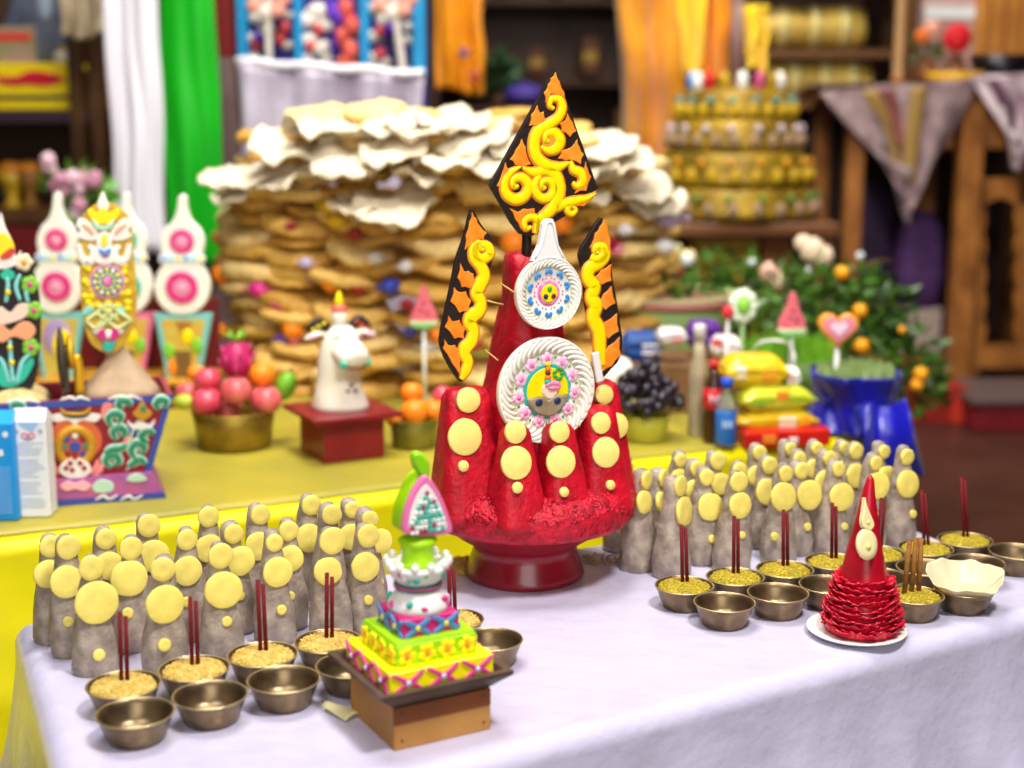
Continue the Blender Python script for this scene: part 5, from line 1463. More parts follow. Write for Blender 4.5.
# lollipops stuck in front of the pile ---------------------------
m_wmelon = mat('watermelon_sugar', '#e4536c', .35, col2='#ea7a86', vscale=40); m_stick = mat('white_stick', '#eceae6', .5); m_rind = mat('pale_rind_sugar', '#cfe2b4', .4); m_grind = mat('green_rind_sugar', '#7fc06a', .4)
def wm_pop(px, pyb, pyt, wpx, Y, label, zbase):
    g0 = at_y(px, pyb, Y); k = mpp(g0); t = thing('watermelon_lollipop', label, 'lollipop', (g0.x, Y, zbase))
    zb = g0.z-zbase; h = (pyb-pyt)*k; w = wpx*k/2
    MB().prism(smooth2d([(-w*.93, zb+h*.2), (w*.93, zb+h*.2), (w*.5, zb+h*.62), (w*.16, zb+h), (-w*.16, zb+h), (-w*.5, zb+h*.62)], 3), -.012, .012, b=.003).build('red_flesh', m_wmelon, t)
    MB().prism([(-w, zb+h*.1), (w, zb+h*.1), (w*.95, zb+h*.21), (-w*.95, zb+h*.21)], -.0125, .0125, b=.002).build('pale_rind', m_rind, t)
    MB().prism(smooth2d([(-w*.9, zb+h*.11), (-w*.5, zb), (w*.5, zb), (w*.9, zb+h*.11)], 3), -.012, .012, b=.002).build('green_rind', m_grind, t)
    MB().tube([(0, 0, 0), (0, 0, zb+h*.05)], .0045, 8).build('stick', m_stick, t)
    for q in ((-.2, .45), (.25, .4), (.0, .62)): MB().blob((q[0]*w, -.0125, zb+h*q[1]), (.003, .002, .005), seg=8, rings=5).build('seed', m_black, t)
    return t
wm_pop(424, 328, 287, 28, 3.36, 'watermelon slice lollipop in front of the bread pile beside the red tower', ZS)
p = on_z(432, 352, ZS)
# ================================================================ things on the far end of the yellow table
# grapes
gp, gr, gh, gk = big_bowl(648, 444, 47, 24, 'yellow-green bowl heaped with black grapes beside the red tower', mat('yellow_green_glaze', '#bdb83e', .35, coat=.3))
t = thing('grape_bunch', 'heap of black grapes overflowing the yellow-green bowl', 'grapes', (gp.x, gp.y, ZS+gh))
m_grape = mat('black_grape_skin', '#1d1620', .28, spec=.5, col2='#2c2030', vscale=20, coat=.2)
rn = random.Random(13)
g0 = MB().blob((0, 0, 0), (.0125, .0125, .0135), seg=12, rings=8).build('grape', m_grape, t)
first = True
for i in range(95):
    a = rn.uniform(0, 2*PI); v = rn.random()
    R = .072*math.sqrt(rn.random()); z = .006+.115*(1-(R/.085)**2)*v**.5
    g = g0 if first else g0.copy()
    if not first: COL.objects.link(g)
    first = False
    g.location = (R*math.cos(a)*1.05, R*math.sin(a)*.8, z); g.rotation_euler = (rn.random(), rn.random(), 0)
MB().tube([(0, 0, .09), (.006, 0, .125), (.02, 0, .14)], .003, 6).build('grape_stalk', m_stem, t)
# white egg
e = at_y(619, 420, 3.18); k = mpp(e)
t = thing('egg_shape', 'large smooth white egg-shaped lump between the red tower and the grapes', 'ornament', (e.x, 3.2, ZS)); MB().lathe([(0, 0), (.022, .006), (.040, .035), (.046, .075), (.040, .12), (.022, .15), (0, .158)], 28).build('egg_body', m_sheep, t)
# bottles
m_glass_b = mat('blue_label_film', '#2f6fc0', .35); m_cap_b = mat('blue_cap', '#2450c8', .4); m_clear = mat('clear_bottle_plastic', '#cfd8e4', .15, trans=.85, ior=1.2); m_cola = mat('cola_liquid', '#3a1a0c', .15, coat=.5); m_amber = mat('amber_plastic', '#b8742a', .2, trans=.4); m_rlabel = mat('red_label_film', '#d42030', .35); m_tan = mat('tan_bottle', '#b7a786', .3, col2='#9a8c70', vscale=12)
def bottle(px, pyb, pyt, wpx, Yoff, label, parts):
    p = on_z(px, pyb, ZS); Y = p.y+Yoff; p = at_y(px, pyb, Y); k = mpp(Vector((p.x, Y, ZS+.1))); h = at_y(px, pyt, Y).z-ZS; r = wpx*k/2
    t = thing('drink_bottle', label, 'bottle', (p.x, Y, ZS))
    for nm, m, prof in parts: MB().lathe([(a*r, b_*h) for a, b_ in prof], 28).build(nm, m, t)
    return t, r, h
t, r, h = bottle(725, 449, 378, 21, .02, 'small clear water bottle with a blue cap and blue label', [
    ('bottle_body', m_clear, [(0, 0), (.9, 0), (1, .03), (.96, .3), (1, .5), (.95, .6), (.6, .72), (.42, .78), (.4, .86), (0, .86)]),
    ('blue_label', m_glass_b, [(1.0, .06), (1.03, .07), (1.0, .3), (1.03, .52), (1.0, .53)]),
    ('cap', m_cap_b, [(0, .86), (.6, .86), (.62, .99), (.5, 1), (0, 1)])])
for i in range(3): MB().box((r*(-.35+.35*i), -r*1.0, h*.36), (r*.22, .003, h*.10)).build('label_mark', mat('pale_label_mark', '#bcd8f4', .4), t)
t, r, h = bottle(712, 446, 360, 20, .035, 'cola bottle with a red label, standing behind the small water bottle', [
    ('bottle_body', m_cola, [(0, 0), (.9, 0), (1, .04), (.98, .3), (.86, .42), (1, .55), (.95, .66), (.5, .82), (.4, .9), (0, .9)]),
    ('red_label', m_rlabel, [(.9, .42), (1.02, .44), (1.04, .66), (.95, .67)]),
    ('cap', mat('red_cap', '#c8202c', .4), [(0, .9), (.48, .9), (.48, 1), (0, 1)])])
for i, (dx, hh) in enumerate(((-.5, .10), (-.2, .07), (.1, .07), (.4, .10))):
    MB().tube([(r*dx, -r*1.0, h*(.5)), (r*(dx+.12), -r*1.04, h*.56), (r*(dx+.02), -r*1.0, h*(.5+hh))], .002, 5).build('white_lettering', m_cart, t)
bottle(697, 442, 324, 20, .06, 'tall tan bottle with a whitish top, behind the cola bottle', [
    ('bottle_body', m_tan, [(0, 0), (.95, 0), (1, .02), (1, .5), (.9, .6), (.6, .72), (.55, .86), (0, .86)]),
    ('cap', mat('whitish_cap', '#d8d2d0', .4), [(0, .86), (.62, .86), (.62, .98), (.5, 1), (0, 1)])])
# snack packs
m_py = mat('yellow_snack_foil', '#f0d020', .3, spec=.5, col2='#e8b41c', vscale=30, coat=.3); m_pg = mat('lime_snack_foil', '#b9c92a', .3, spec=.5, col2='#d8d840', vscale=26, coat=.3); m_pr = mat('red_snack_foil', '#d8281c', .3, col2='#c01a1a', vscale=20, coat=.3)
def pack(x0, x1, y0, y1, Y, m, label, dep=.10, rot=.25, marks=(), kind='snack_pack', puff=True):
    a, c = at_y(x0, y1, Y), at_y(x1, y1, Y); t0 = at_y(x0, y0, Y)
    w = c.x-a.x; h = t0.z-a.z
    t = thing(kind, label, 'snack pack', ((a.x+c.x)/2, Y+dep*.5, a.z), rot)
    b = MB(); n = 20; mm = 12
    def top(s):
        def fn(u, v):
            ex = min(u, 1-u)*2; ey = min(v, 1-v)*2
            hh = (min(1, ex*2.6)**.6)*(min(1, ey*2.2)**.6)
            zz = h/2+s*(h/2-.001)*hh+.002*mnoise.noise(Vector((u*7, v*7, s+Y)))*hh+s*.0015
            return ((u-.5)*w*1.02, (v-.5)*dep, zz)
        return fn
    if puff:
        b.sheet(top(1), n, mm, .0012); b.sheet(top(-1), n, mm, .0012)
    else: b.box((0, 0, h/2), (w, dep, h), bev=.004)
    o = b.build('pack_body', m, t)
    if puff:
        for s in (-1, 1): MB().box((s*w*.505, 0, h/2), (w*.05, dep*.95, .003)).build('crimped_end', m, t)
    for (u0, u1, v0, v1, mk) in marks:
        MB().box((((u0+u1)/2-.5)*w, -dep*.5-.001+(.012 if puff else 0), h*(v0+v1)/2), ((u1-u0)*w, .006 if not puff else .02, (v1-v0)*h), bev=.001).build('printed_mark', mk, t)
    return t
m_w = mat('white_print', '#eeeae0', .45); m_o = mat('orange_print', '#f08a2a', .45); m_rp = mat('red_print', '#d83a30', .45); m_gp = mat('green_print', '#5fa83a', .45)
z_ = 3.02
pk_r = pack(737, 828, 431, 448, z_-.03, m_pr, 'flat red snack box at the bottom of the stack of packets', .13, .2, ((.2, .35, .3, .8, m_o), (.5, .6, .2, .6, m_w)), puff=False)
pack(735, 816, 413, 432.5, z_, m_py, 'yellow biscuit packet with a white patch, just above the red box', .11, .15, ((.5, .72, .25, .75, m_w), (.78, .9, .3, .7, m_o)))
pack(738, 813, 389, 414, z_, m_pg, 'lime-yellow puffy packet in the middle of the stack', .11, .2, ((.45, .62, .45, .85, m_o), (.15, .3, .3, .6, m_gp)))
pack(724, 788, 359, 390, z_+.01, m_py, 'bright yellow packet on top of the stack with white and orange print', .11, .1, ((.15, .3, .35, .75, m_w), (.55, .8, .3, .6, m_o)))
pack(786, 800, 370, 388, z_+.03, m_w, 'small white packet with red marks beside the top yellow packet', .06, .1, ((.2, .6, .3, .7, m_rp),))
Yb = 3.36
pack(622, 662, 334, 364, Yb, mat('blue_foil', '#1c50a8', .35, col2='#15407c', vscale=14), 'blue foil packet with a white oval leaning behind the grapes', .08, .1, ((.45, .95, .3, .65, m_w),))
pack(658, 686, 330, 346, Yb-.03, mat('red_white_foil', '#e4dcdc', .35), 'white and red packet behind the blue foil packet', .06, .2, ((.4, .8, .2, .7, m_rp),))
pack(687, 722, 322, 350, Yb+.04, mat('violet_foil', '#6a2a9c', .35, col2='#4c1c78', vscale=18), 'violet foil packet standing behind the tan bottle', .06, .1)
pack(712, 742, 338, 358, Yb-.06, mat('white_red_foil', '#efe6e2', .35), 'white packet with a red corner beside the violet packet', .06, -.1, ((.05, .4, .4, .9, m_rp),))
# plinth the leaning packets and the basin stand on
q0, q1 = at_y(612, 362, Yb), at_y(748, 362, Yb)
t = thing('cardboard_box', 'low brown cardboard box behind the grapes, carrying packets', 'box', ((q0.x+q1.x)/2, Yb+.07, ZS))
MB().box((0, 0, (q0.z-ZS)/2), (q1.x-q0.x, .22, q0.z-ZS-.001), bev=.003).build('box_body', mat('brown_cardboard', '#7a5634', .7, var=.2), t)
# green basin
gb = at_y(664, 334, 3.74)
t = thing('green_basin', 'wide pale green basin with a brown-pink band, beyond the grapes', 'basin', (gb.x+.02, 3.78, ZS))
zt_ = at_y(664, 300, 3.62).z-ZS
m_gb = mat('pale_green_enamel', '#b8de94', .35, coat=.2); r_ = .17
MB().lathe([(0, 0), (.09, 0), (.10, .01), (.14, zt_*.6), (r_*.98, zt_*.86), (r_*1.03, zt_*.99), (r_*1.04, zt_), (r_*.98, zt_), (r_*.9, zt_*.8), (.12, zt_*.5), (0, zt_*.45)], 48).build('basin_body', m_gb, t)
MB().lathe([(r_*.99, zt_*.86), (r_*1.02, zt_*.87), (r_*1.05, zt_*.97), (r_*1.02, zt_*.98)], 48).build('brown_band', mat('brown_pink_band', '#b0786a', .45), t)
# loose greenery in the basin
def leaf_cloud(b, c, rad, n, ln, wd, seed, flat=.7, updir=.2):
    rn = random.Random(seed)
    for i in range(n):
        d = Vector((rn.gauss(0, 1), rn.gauss(0, 1), rn.gauss(0, 1))).normalized()
        q = Vector(c)+Vector((d.x*rad[0], d.y*rad[1], d.z*rad[2]))*(rn.random()**.4)
        ax = (d+Vector((rn.gauss(0, .6), rn.gauss(0, .6), rn.gauss(0, .6)+updir))).normalized()
        sd = ax.cross(Vector((rn.gauss(0, 1), rn.gauss(0, 1), rn.gauss(0, 1)))).normalized(); nn = ax.cross(sd)
        L = ln*rn.uniform(.7, 1.25); W = wd*rn.uniform(.8, 1.2)
        pts = [q, q+ax*L*.3+sd*W*.5+nn*L*.04, q+ax*L*.6+sd*W*.42+nn*L*.06, q+ax*L, q+ax*L*.6-sd*W*.42+nn*L*.06, q+ax*L*.3-sd*W*.5+nn*L*.04, q+ax*L*.45+nn*L*.02]
        b.add(pts, [(0, 1, 6), (1, 2, 6), (2, 3, 6), (3, 4, 6), (4, 5, 6), (5, 0, 6)], 0, True)
    return b
m_dleaf = mat('dark_glossy_leaf', '#5a862c', .35, spec=.5, col2='#1a2c0c', vscale=6); m_mleaf = mat('mid_green_leaf', '#4f9130', .4, col2='#76b13c', vscale=6)
t2 = thing('green_herbs', 'dark green herbs lying in the pale green basin', 'greens', (gb.x+.02, 3.78, ZS+zt_*.8))
leaf_cloud(MB(), (0, 0, .03), (.14, .12, .03), 160, .05, .02, 4).build('herb_leaves', m_dleaf, t2)
# small coral lollipop and green sugar flower by the basin
def ball_pop(px, py, r, Y, label, m, zb):
    c = at_y(px, py, Y); rr = r*mpp(c); t = thing('lollipop', label, 'lollipop', (c.x, Y, zb)); z = c.z-zb
    MB().lathe([(0, z-rr*1.5), (rr*.5, z-rr*.9), (rr, z), (rr*.8, z+rr*.7), (0, z+rr)], 20).build('candy', m, t); MB().tube([(0, 0, 0), (0, 0, z-rr)], .004, 8).build('stick', m_stick, t)
ball_pop(728, 312, 6.5, 3.25, 'small red teardrop lollipop beside the green sugar flower', mat('red_candy', '#e0343c', .3), ZS)
c = at_y(743, 306, 3.42); rr = 15*mpp(c)
t = thing('sugar_flower', 'pale green and white sugar flower on a stick above the snack packets', 'sweet', (c.x, 3.42, ZS)); z = c.z-ZS
b = MB()
for i in range(9):
    a = i*2*PI/9; b.blob((rr*.62*math.cos(a), 0, z+rr*.8*math.sin(a)), (rr*.42, .014, rr*.42), seg=12, rings=8)
b.build('white_petal', mat('mint_white_sugar', '#dcebcf', .4), t); MB().blob((0, -.014, z+rr*.1), (rr*.45, .012, rr*.6)).build('green_heart', mat('apple_sugar', '#8fce4a', .4), t); MB().tube([(0, 0, 0), (0, 0, z)], .006, 8).build('stick', mat('green_stick', '#9ab878', .5), t)
wm_pop(791.5, 336, 294, 28, 3.34, 'watermelon slice lollipop with a white bow above the snack packets', ZS)
c = at_y(791, 345, 3.33); t = thing('white_bow', 'white ribbon bow tied under the watermelon lollipop near the kumquat tree', 'ribbon', (c.x, 3.325, c.z))
MB().tube([(0, 0, 0), (-.03, -.01, .012), (-.07, 0, .008), (-.09, 0, -.012)], [.004, .012, .010, .003], 8, sm=5, flat=.3).build('bow_loop', m_stick, t); MB().tube([(0, 0, 0), (.004, -.01, -.03), (.002, -.005, -.055)], [.006, .016, .012], 8, sm=5, flat=.3).build('bow_tail', m_stick, t)
# heart lollipop
c = at_y(838, 328, 3.16); k = mpp(c); t = thing('heart_lollipop', 'heart-shaped orange lollipop with a pink and white centre, above the blue pot', 'lollipop', (c.x, 3.16, ZS)); z = c.z-ZS; R_ = 20*k
H = lambda s: [(s*R_*.0625*16*math.sin(a)**3, z+s*R_*.0625*(13*math.cos(a)-5*math.cos(2*a)-2*math.cos(3*a)-math.cos(4*a))) for a in [2*PI*i/36 for i in range(36)]]
MB().prism(H(1), -.012, .010, b=.003).build('orange_rim', mat('orange_sugar', '#f2a040', .35), t)
MB().prism(H(.78), -.0145, -.008, b=.002).build('pink_heart', mat('pink_sugar', '#f08aa0', .35), t)
MB().prism(H(.42), -.017, -.010, b=.002).build('pale_heart', mat('pale_pink_sugar', '#f4d4e4', .35), t)
MB().tube([(0, 0, 0), (0, 0, z-R_*.9)], .006, 8).build('stick', m_stick, t)
# blue satin pot with wheat sprouts
pc = at_y(853, 425, 3.17); PR = .094; pz1 = at_y(853, 379, 3.17-.09).z-ZS
m_sat = mat('royal_blue_satin', '#0e0eb4', .26, spec=.5, sheen=.2, bump=.4, bscale=20, col2='#07076a', vscale=9)
t = thing('satin_wrapped_pot', 'pot wrapped in royal blue satin holding wheat sprouts, at the far table end', 'pot', (pc.x, 3.17, ZS))
def satin(u, v):
    a = 2*PI*u; f = .005*math.sin(a*7+1+2*v)+.007*math.sin(a*4+5*v)+.003*math.sin(a*13+9*v)
    r = PR*(1.06-.16*math.sin(PI*v)**2+.10*(1-v)**3)+f*(.5+.6*abs(v-.55)*2)
    return (r*math.cos(a), r*math.sin(a), .002+v*pz1)
b = MB(); b.sheet(satin, 72, 22, .003); b.build('satin_wrap', m_sat, t)
MB().lathe([(0, 0.002), (PR*.8, .002), (PR*.86, pz1*.9), (0, pz1*.92)], 32).build('pot_body', mat('dark_soil_pot', '#4a3828', .8), t)
MB().tube([((PR*.88+.004*math.sin(i*1.9))*math.cos(2*PI*i/40), (PR*.88+.004*math.sin(i*1.9))*math.sin(2*PI*i/40), pz1*.55+.004*math.sin(i*.8)) for i in range(41)], .006, 8).build('satin_tie', m_sat, t)
def tail(u, v):
    return (-.02+.10*u+.055*v*u+.010*math.sin(u*9+v*3), -.088-.05*math.sin(min(1, v*1.4)*PI/2)-.012*math.sin(u*8+2*v), pz1*.50+.02*u-(pz1*.5+.085)*v**1.1+.010*math.sin(u*7+v*4))
MB().sheet(tail, 22, 18, .003).build('satin_tail', m_sat, t)
m_sprout = mat('pale_sprout', '#a8bc78', .5, col2='#8aa858', vscale=30); m_gsprout = mat('fresh_sprout', '#86c02c', .45, col2='#6aa820', vscale=30)
def sprouts(name, label, c, rx, ry, n, h, m, seed):
    rn = random.Random(seed); b = MB()
    for i in range(n):
        a = rn.uniform(0, 2*PI); q = math.sqrt(rn.random()); x, y = rx*q*math.cos(a), ry*q*math.sin(a); hh = h*rn.uniform(.6, 1.1); dx, dy = rn.uniform(-.25, .25)*hh, rn.uniform(-.25, .25)*hh
        b.add([(x-.0016, y, 0), (x+.0016, y, 0), (x+dx*.5+.0012, y+dy*.5, hh*.6), (x+dx, y+dy, hh), (x+dx*.5-.0012, y+dy*.5, hh*.6)], [(0, 1, 2, 3, 4)], 0, True)
    o = b.build(name, m, None, c); return tag(o, label, 'sprouts', None, 'stuff')
sprouts('wheat_grass', 'pale wheat sprouts growing out of the blue satin pot', (pc.x, 3.17, ZS+pz1*.9), PR*.9, PR*.9, 700, .035, m_sprout, 3)
# tray of bright green sprouts behind the packets
c = at_y(792, 372, 3.42)
t = thing('sprout_tray', 'low tray of bright green barley sprouts behind the snack packets', 'tray', (c.x, 3.46, ZS)); zt2 = at_y(792, 362, 3.36).z-ZS
MB().lathe([(0, 0), (.10, 0), (.125, zt2), (.115, zt2), (.1, zt2*.8), (0, zt2*.8)], 32).build('tray_body', mat('tray_green_plastic', '#5a7a34', .5), t)
sprouts('barley_grass', 'bright green barley sprouts behind the snack packets', (c.x, 3.46, ZS+zt2*.78), .115, .10, 800, .075, m_gsprout, 5)
# ================================================================ kumquat tree and flowers beyond the table end
TYq = 4.05
tc = at_y(850, 340, TYq)
t = thing('kumquat_tree', 'bushy potted kumquat tree with small orange fruit beyond the blue satin pot', 'plant', (tc.x, TYq, 0))
MB().lathe([(0, 0), (.13, 0), (.17, .3), (.18, .32), (.16, .32), (.14, .28), (0, .27)], 32).build('plant_pot', mat('brown_plant_pot', '#5a3424', .6), t)
b = MB(); b.tube([(0, 0, .25), (.01, 0, .4), (-.01, .01, .55), (0, 0, .68)], [.016, .013, .008, .003], 8, sm=4)
for i in range(9):
    a = i*2.4; z = .45+.04*i; b.tube([(0, 0, z), (.07*math.cos(a), .06*math.sin(a), z+.03), (.13*math.cos(a), .11*math.sin(a), z+.03)], [.007, .005, .002], 6, sm=3)
b.build('branches', m_stem, t)
fo = MB()
for px, py, rx, rz, n in ((850, 320, 62, 50, 420), (890, 360, 50, 40, 300), (800, 300, 40, 40, 190), (842, 282, 22, 16, 50), (915, 390, 25, 25, 100), (872, 300, 34, 26, 110)):
    c = at_y(px, py, TYq); k = mpp(c)
    leaf_cloud(fo, (c.x-tc.x, 0, c.z), (rx*k, .16, rz*k), int(n*.85), .05, .021, px)
fo.build('foliage', m_dleaf, t)
m_kum = mat('kumquat_peel', '#f5a318', .4)
for px, py, r in ((842, 273, 7.5), (860, 311, 7.5), (862, 346, 8), (833, 350, 7), (881, 371, 7), (921, 374, 7.5), (917, 385, 6.5), (902, 330, 4)):
    c = at_y(px, py, TYq-.19); k = MB().blob((c.x-tc.x, -.19, c.z), r*mpp(c), seg=14, rings=10).build('kumquat', m_kum, t)
# a second leafy pot with pale flowers, nearer the mandala
fc = at_y(745, 320, 4.5)
t = thing('flowering_plant', 'leafy pot plant with pale pink and cream flowers beside the kumquat tree', 'plant', (fc.x, 4.5, 0))
MB().lathe([(0, 0), (.11, 0), (.15, .3), (.16, .32), (.14, .32), (.12, .28), (0, .27)], 32).build('plant_pot', mat('brown_plant_pot', '#5a3424'), t)
b = MB()
for i in range(7):
    a = i*2.1; b.tube([(0, 0, .25), (.04*math.cos(a), .04*math.sin(a), .45), (.10*math.cos(a), .08*math.sin(a), .58)], [.008, .006, .003], 6, sm=3)
b.build('stems', m_stem, t)
fo = MB()
for px, py, rx, rz, n in ((745, 300, 50, 45, 260), (710, 290, 40, 40, 160), (770, 330, 40, 36, 160), (690, 285, 22, 20, 40), (785, 290, 26, 20, 60)):
    c = at_y(px, py, 4.5); k = mpp(c); leaf_cloud(fo, (c.x-fc.x, 0, c.z), (rx*k, .15, rz*k), int(n*.8), .055, .021, px+1)
fo.build('foliage', m_dleaf, t)
def bloom(px, py, r, Y, m, par, org, seed):
    c = at_y(px, py, Y); rr = r*mpp(c); b = MB(); rn = random.Random(seed)
    for ring, n, el_ in ((1.0, 8, .2), (.62, 7, .7), (.3, 5, 1.1)):
        for i in range(n):
            a = 2*PI*i/n+ring*3; d = Vector((math.cos(a)*math.cos(el_), -math.sin(el_), math.sin(a)*math.cos(el_)))
            b.blob(Vector((c.x-org.x, Y-org.y, c.z))+d*rr*.6*ring**.3, (rr*.42, rr*.3, rr*.42), seg=10, rings=6, nz=.2, nsc=20, seed=i)
    return b.build('bloom', m, par)
m_crm = mat('cream_petals', '#f0d6b4', .5); m_pkp = mat('pink_cream_petals', '#eab8a0', .5); m_wp = mat('greyish_white_petals', '#d8dcdc', .5)
org = Vector((fc.x, 4.5, 0))
for px, py, r, m in ((812, 250, 13, m_crm), (823, 256, 11, m_crm), (803, 243, 9, m_crm), (770, 272, 11, m_pkp), (778, 280, 10, m_crm), (752, 262, 4, m_wp), (688, 258, 9, mat('yellowish_petals', '#d8cc8a', .5)), (808, 270, 4, m_wp), (860, 256, 4.5, m_wp)):
    bloom(px, py, r, 4.3, m, t, org, px)
# tall thin stems by the pile
c = at_y(680, 300, 4.28); t = thing('flower_sprig', 'thin sprig with small yellow-white buds beside the bread pile', 'plant', (c.x, 4.28, 0))
b = MB(); b.tube([(0, 0, 0), (.0, 0, .4), (.004, 0, at_y(680, 262, 4.28).z)], .006, 6, sm=4); b.build('stem', mat('yellow_green_stem', '#9a9438', .5), t)
for px, py, m in ((676, 250, mat('yellowish_petals', '#d8cc8a')), (687, 260, m_wp), (677, 272, mat('dark_red_bud', '#a02030', .5))):
    bloom(px, py, 7, 4.26, m, t, Vector((c.x, 4.28, 0)), px)

# ================================================================ carved throne table with patterned cloths
KY = 6.2
m_carv = mat('carved_golden_wood', '#a86c30', .45, col2='#7d4a1e', vscale=8, bump=.25, bscale=40)
k0 = at_y(832, 86, KY); k1 = at_y(1075, 72, KY); kz = k0.z
t = thing('carved_table', 'tall carved golden-wood table with scalloped panels, under the patterned cloths', 'table', (0, KY, 0))
kc = lambda px, py, Y=KY: at_y(px, py, Y)
MB().box(((k0.x+k1.x)/2, .35, kz-.03), (k1.x-k0.x, .8, .06), bev=.01).build('table_top', m_carv, t)
for px0, px1 in ((836, 853), (945, 967), (1052, 1072)):
    a, c = kc(px0, 380), kc(px1, 380); MB().box(((a.x+c.x)/2, 0, kz/2-.03), (c.x-a.x, c.x-a.x, kz-.061), bev=.006).build('leg', m_carv, t)
    MB().box(((a.x+c.x)/2, .68, kz/2-.03), (c.x-a.x, c.x-a.x, kz-.061), bev=.006).build('leg', m_carv, t)
for (x0, x1) in ((853, 945), (967, 1052)):
    a, c = kc(x0, 300), kc(x1, 300)
    MB().box(((a.x+c.x)/2, .02, kc(x0, 362).z), (c.x-a.x, .05, .06), bev=.005).build('lower_rail', m_carv, t)
    MB().box(((a.x+c.x)/2, .02, kz-.16), (c.x-a.x, .05, .20), bev=.005).build('upper_rail', m_carv, t)
# scalloped panel with an opening
def scallop(x0, x1, y0, y1, n):
    out = []
    for i in range(n*8+1):
        f = i/(n*8); out.append((x1-3*abs(math.sin(f*n*PI)), y1+(y0-y1)*f))
    for i in range(7): out.append((x1-3-(x1-x0-6)*(i+1)/8, y0-6*math.sin(PI*(i+1)/8)))
    for i in range(n*8+1):
        f = i/(n*8); out.append((x0+3*abs(math.sin(f*n*PI)), y0+(y1-y0)*f))
    return out
P2 = lambda p: (kc(*p).x, kc(*p).z)
opn = [P2(p) for p in scallop(984, 1018, 215, 342, 5)]
# panel strips around the opening: two scalloped jambs and two rails
half = len(opn)//2
for s, xs in ((0, 967), (1, 1052)):
    pts = []
    for i in range(41):
        f = i/40; pts.append(((984 if s == 0 else 1018)+(1 if s == 0 else -1)*(3.2*abs(math.sin(f*5*PI))), 205+(345-205)*f))
    o = [P2(p) for p in pts]+[P2((xs, 345)), P2((xs, 205))]
    MB().prism(o, .0, .03, b=.004).build('scalloped_jamb', m_carv, t)
arch = [P2((984+34*i/12, 207-9*math.sin(PI*i/12))) for i in range(13)]
MB().prism(arch+[P2((1018, 178)), P2((984, 178))], .002, .032).build('arched_head', m_carv, t)
MB().box(((kc(967, 1).x+kc(1052, 1).x)/2, .015, (kc(980, 345).z+kc(980, 358).z)/2), (kc(1052, 1).x-kc(967, 1).x, .03, .06)).build('panel_sill', m_carv, t)
MB().box(((k0.x+k1.x)/2, .66, kz*.5+.05), (k1.x-k0.x-.1, .02, kz*.8)).build('back_panel', mat('dark_back_board', '#2a1712', .7), t)
bm = MB()
bm.prism([P2((967, 358)), P2((1052, 358)), P2((1052, 372)), P2((1040, 366)), P2((1010, 361)), P2((980, 368)), P2((972, 384)), P2((967, 386))], .0, .03)
bm.build('apron', m_carv, t)
# patterned cloths hanging over the front edge
m_pat = mat('grey_brocade', '#a58c88', .6, col2='#5f4650', vscale=11, detail=3, sheen=.2)
m_pat2 = mat('pale_pink_brocade', '#e4d0d4', .6, col2='#80606c', vscale=9, detail=3, sheen=.2)
def hang_cloth(name, label, pts_top, tip, Y, m, stripes):
    """a cloth corner hanging as a point from the table's front edge"""
    a, c = at_y(*pts_top[0], Y), at_y(*pts_top[1], Y); d = at_y(*tip, Y)
    def fn(u, v):
        top = a.lerp(c, u); s = 1-v
        ctr = d.x+(top.x-d.x)*(s**.62)
        zz = top.z+(d.z-top.z)*v*(1-.55*(abs(u-(d.x-a.x)/(c.x-a.x)))**1.3*1.6)
        return (ctr, Y-.03-.035*math.sin(u*11)*v-.02*math.sin(u*23+1)*v, zz)
    o = MB().sheet(fn, 40, 24, .006).build(name, m); tag(o, label, 'cloth', 'patterned cloths over the carved table')
    for (u0, u1, vv0, vv1, mm, nm) in stripes:
        def fs(u, v, u0=u0, u1=u1, vv0=vv0, vv1=vv1):
            q = Vector(fn(u0+(u1-u0)*v+.03*(u-.5), vv0+(vv1-vv0)*v)); q.y -= .006; q.x += (u-.5)*.05; return q
        MB().sheet(fs, 3, 14, .004).build(nm, mm, o)
    return o
m_ystr = mat('mustard_braid', '#94743a', .5); m_rstr = mat('red_braid', '#7d4440', .5); m_flw = mat('pinkish_woven_flower', '#d8a8b0', .6)
o = hang_cloth('brocade_cloth', 'grey brocade cloth with mustard braid hanging in a point from the carved table', ((818, 92), (978, 78)), (905, 226), KY-.06, m_pat,
           ((.30, .55, .02, .8, m_ystr, 'mustard_braid'), (.62, .56, .02, .72, m_ystr, 'mustard_braid'), (.40, .54, .02, .45, m_rstr, 'red_braid')))
o = hang_cloth('brocade_cloth', 'pale pink brocade cloth hanging in a point at the end of the carved table', ((968, 76), (1066, 72)), (1014, 172), KY-.10, m_pat2,
           ((.2, .45, .05, .7, mat('plum_braid', '#6a4458', .5), 'plum_braid'),))
def top_fn(u, v):
    return (k0.x-.02+(k1.x-k0.x+.04)*u, KY-.075+.7*v, kz+.004+.003*math.sin(u*17+v*5))
o = MB().sheet(top_fn, 30, 12, .006).build('table_runner', m_pat); tag(o, 'grey brocade runner lying flat over the top of the carved table', 'cloth', 'patterned cloths over the carved table')
kz += .009
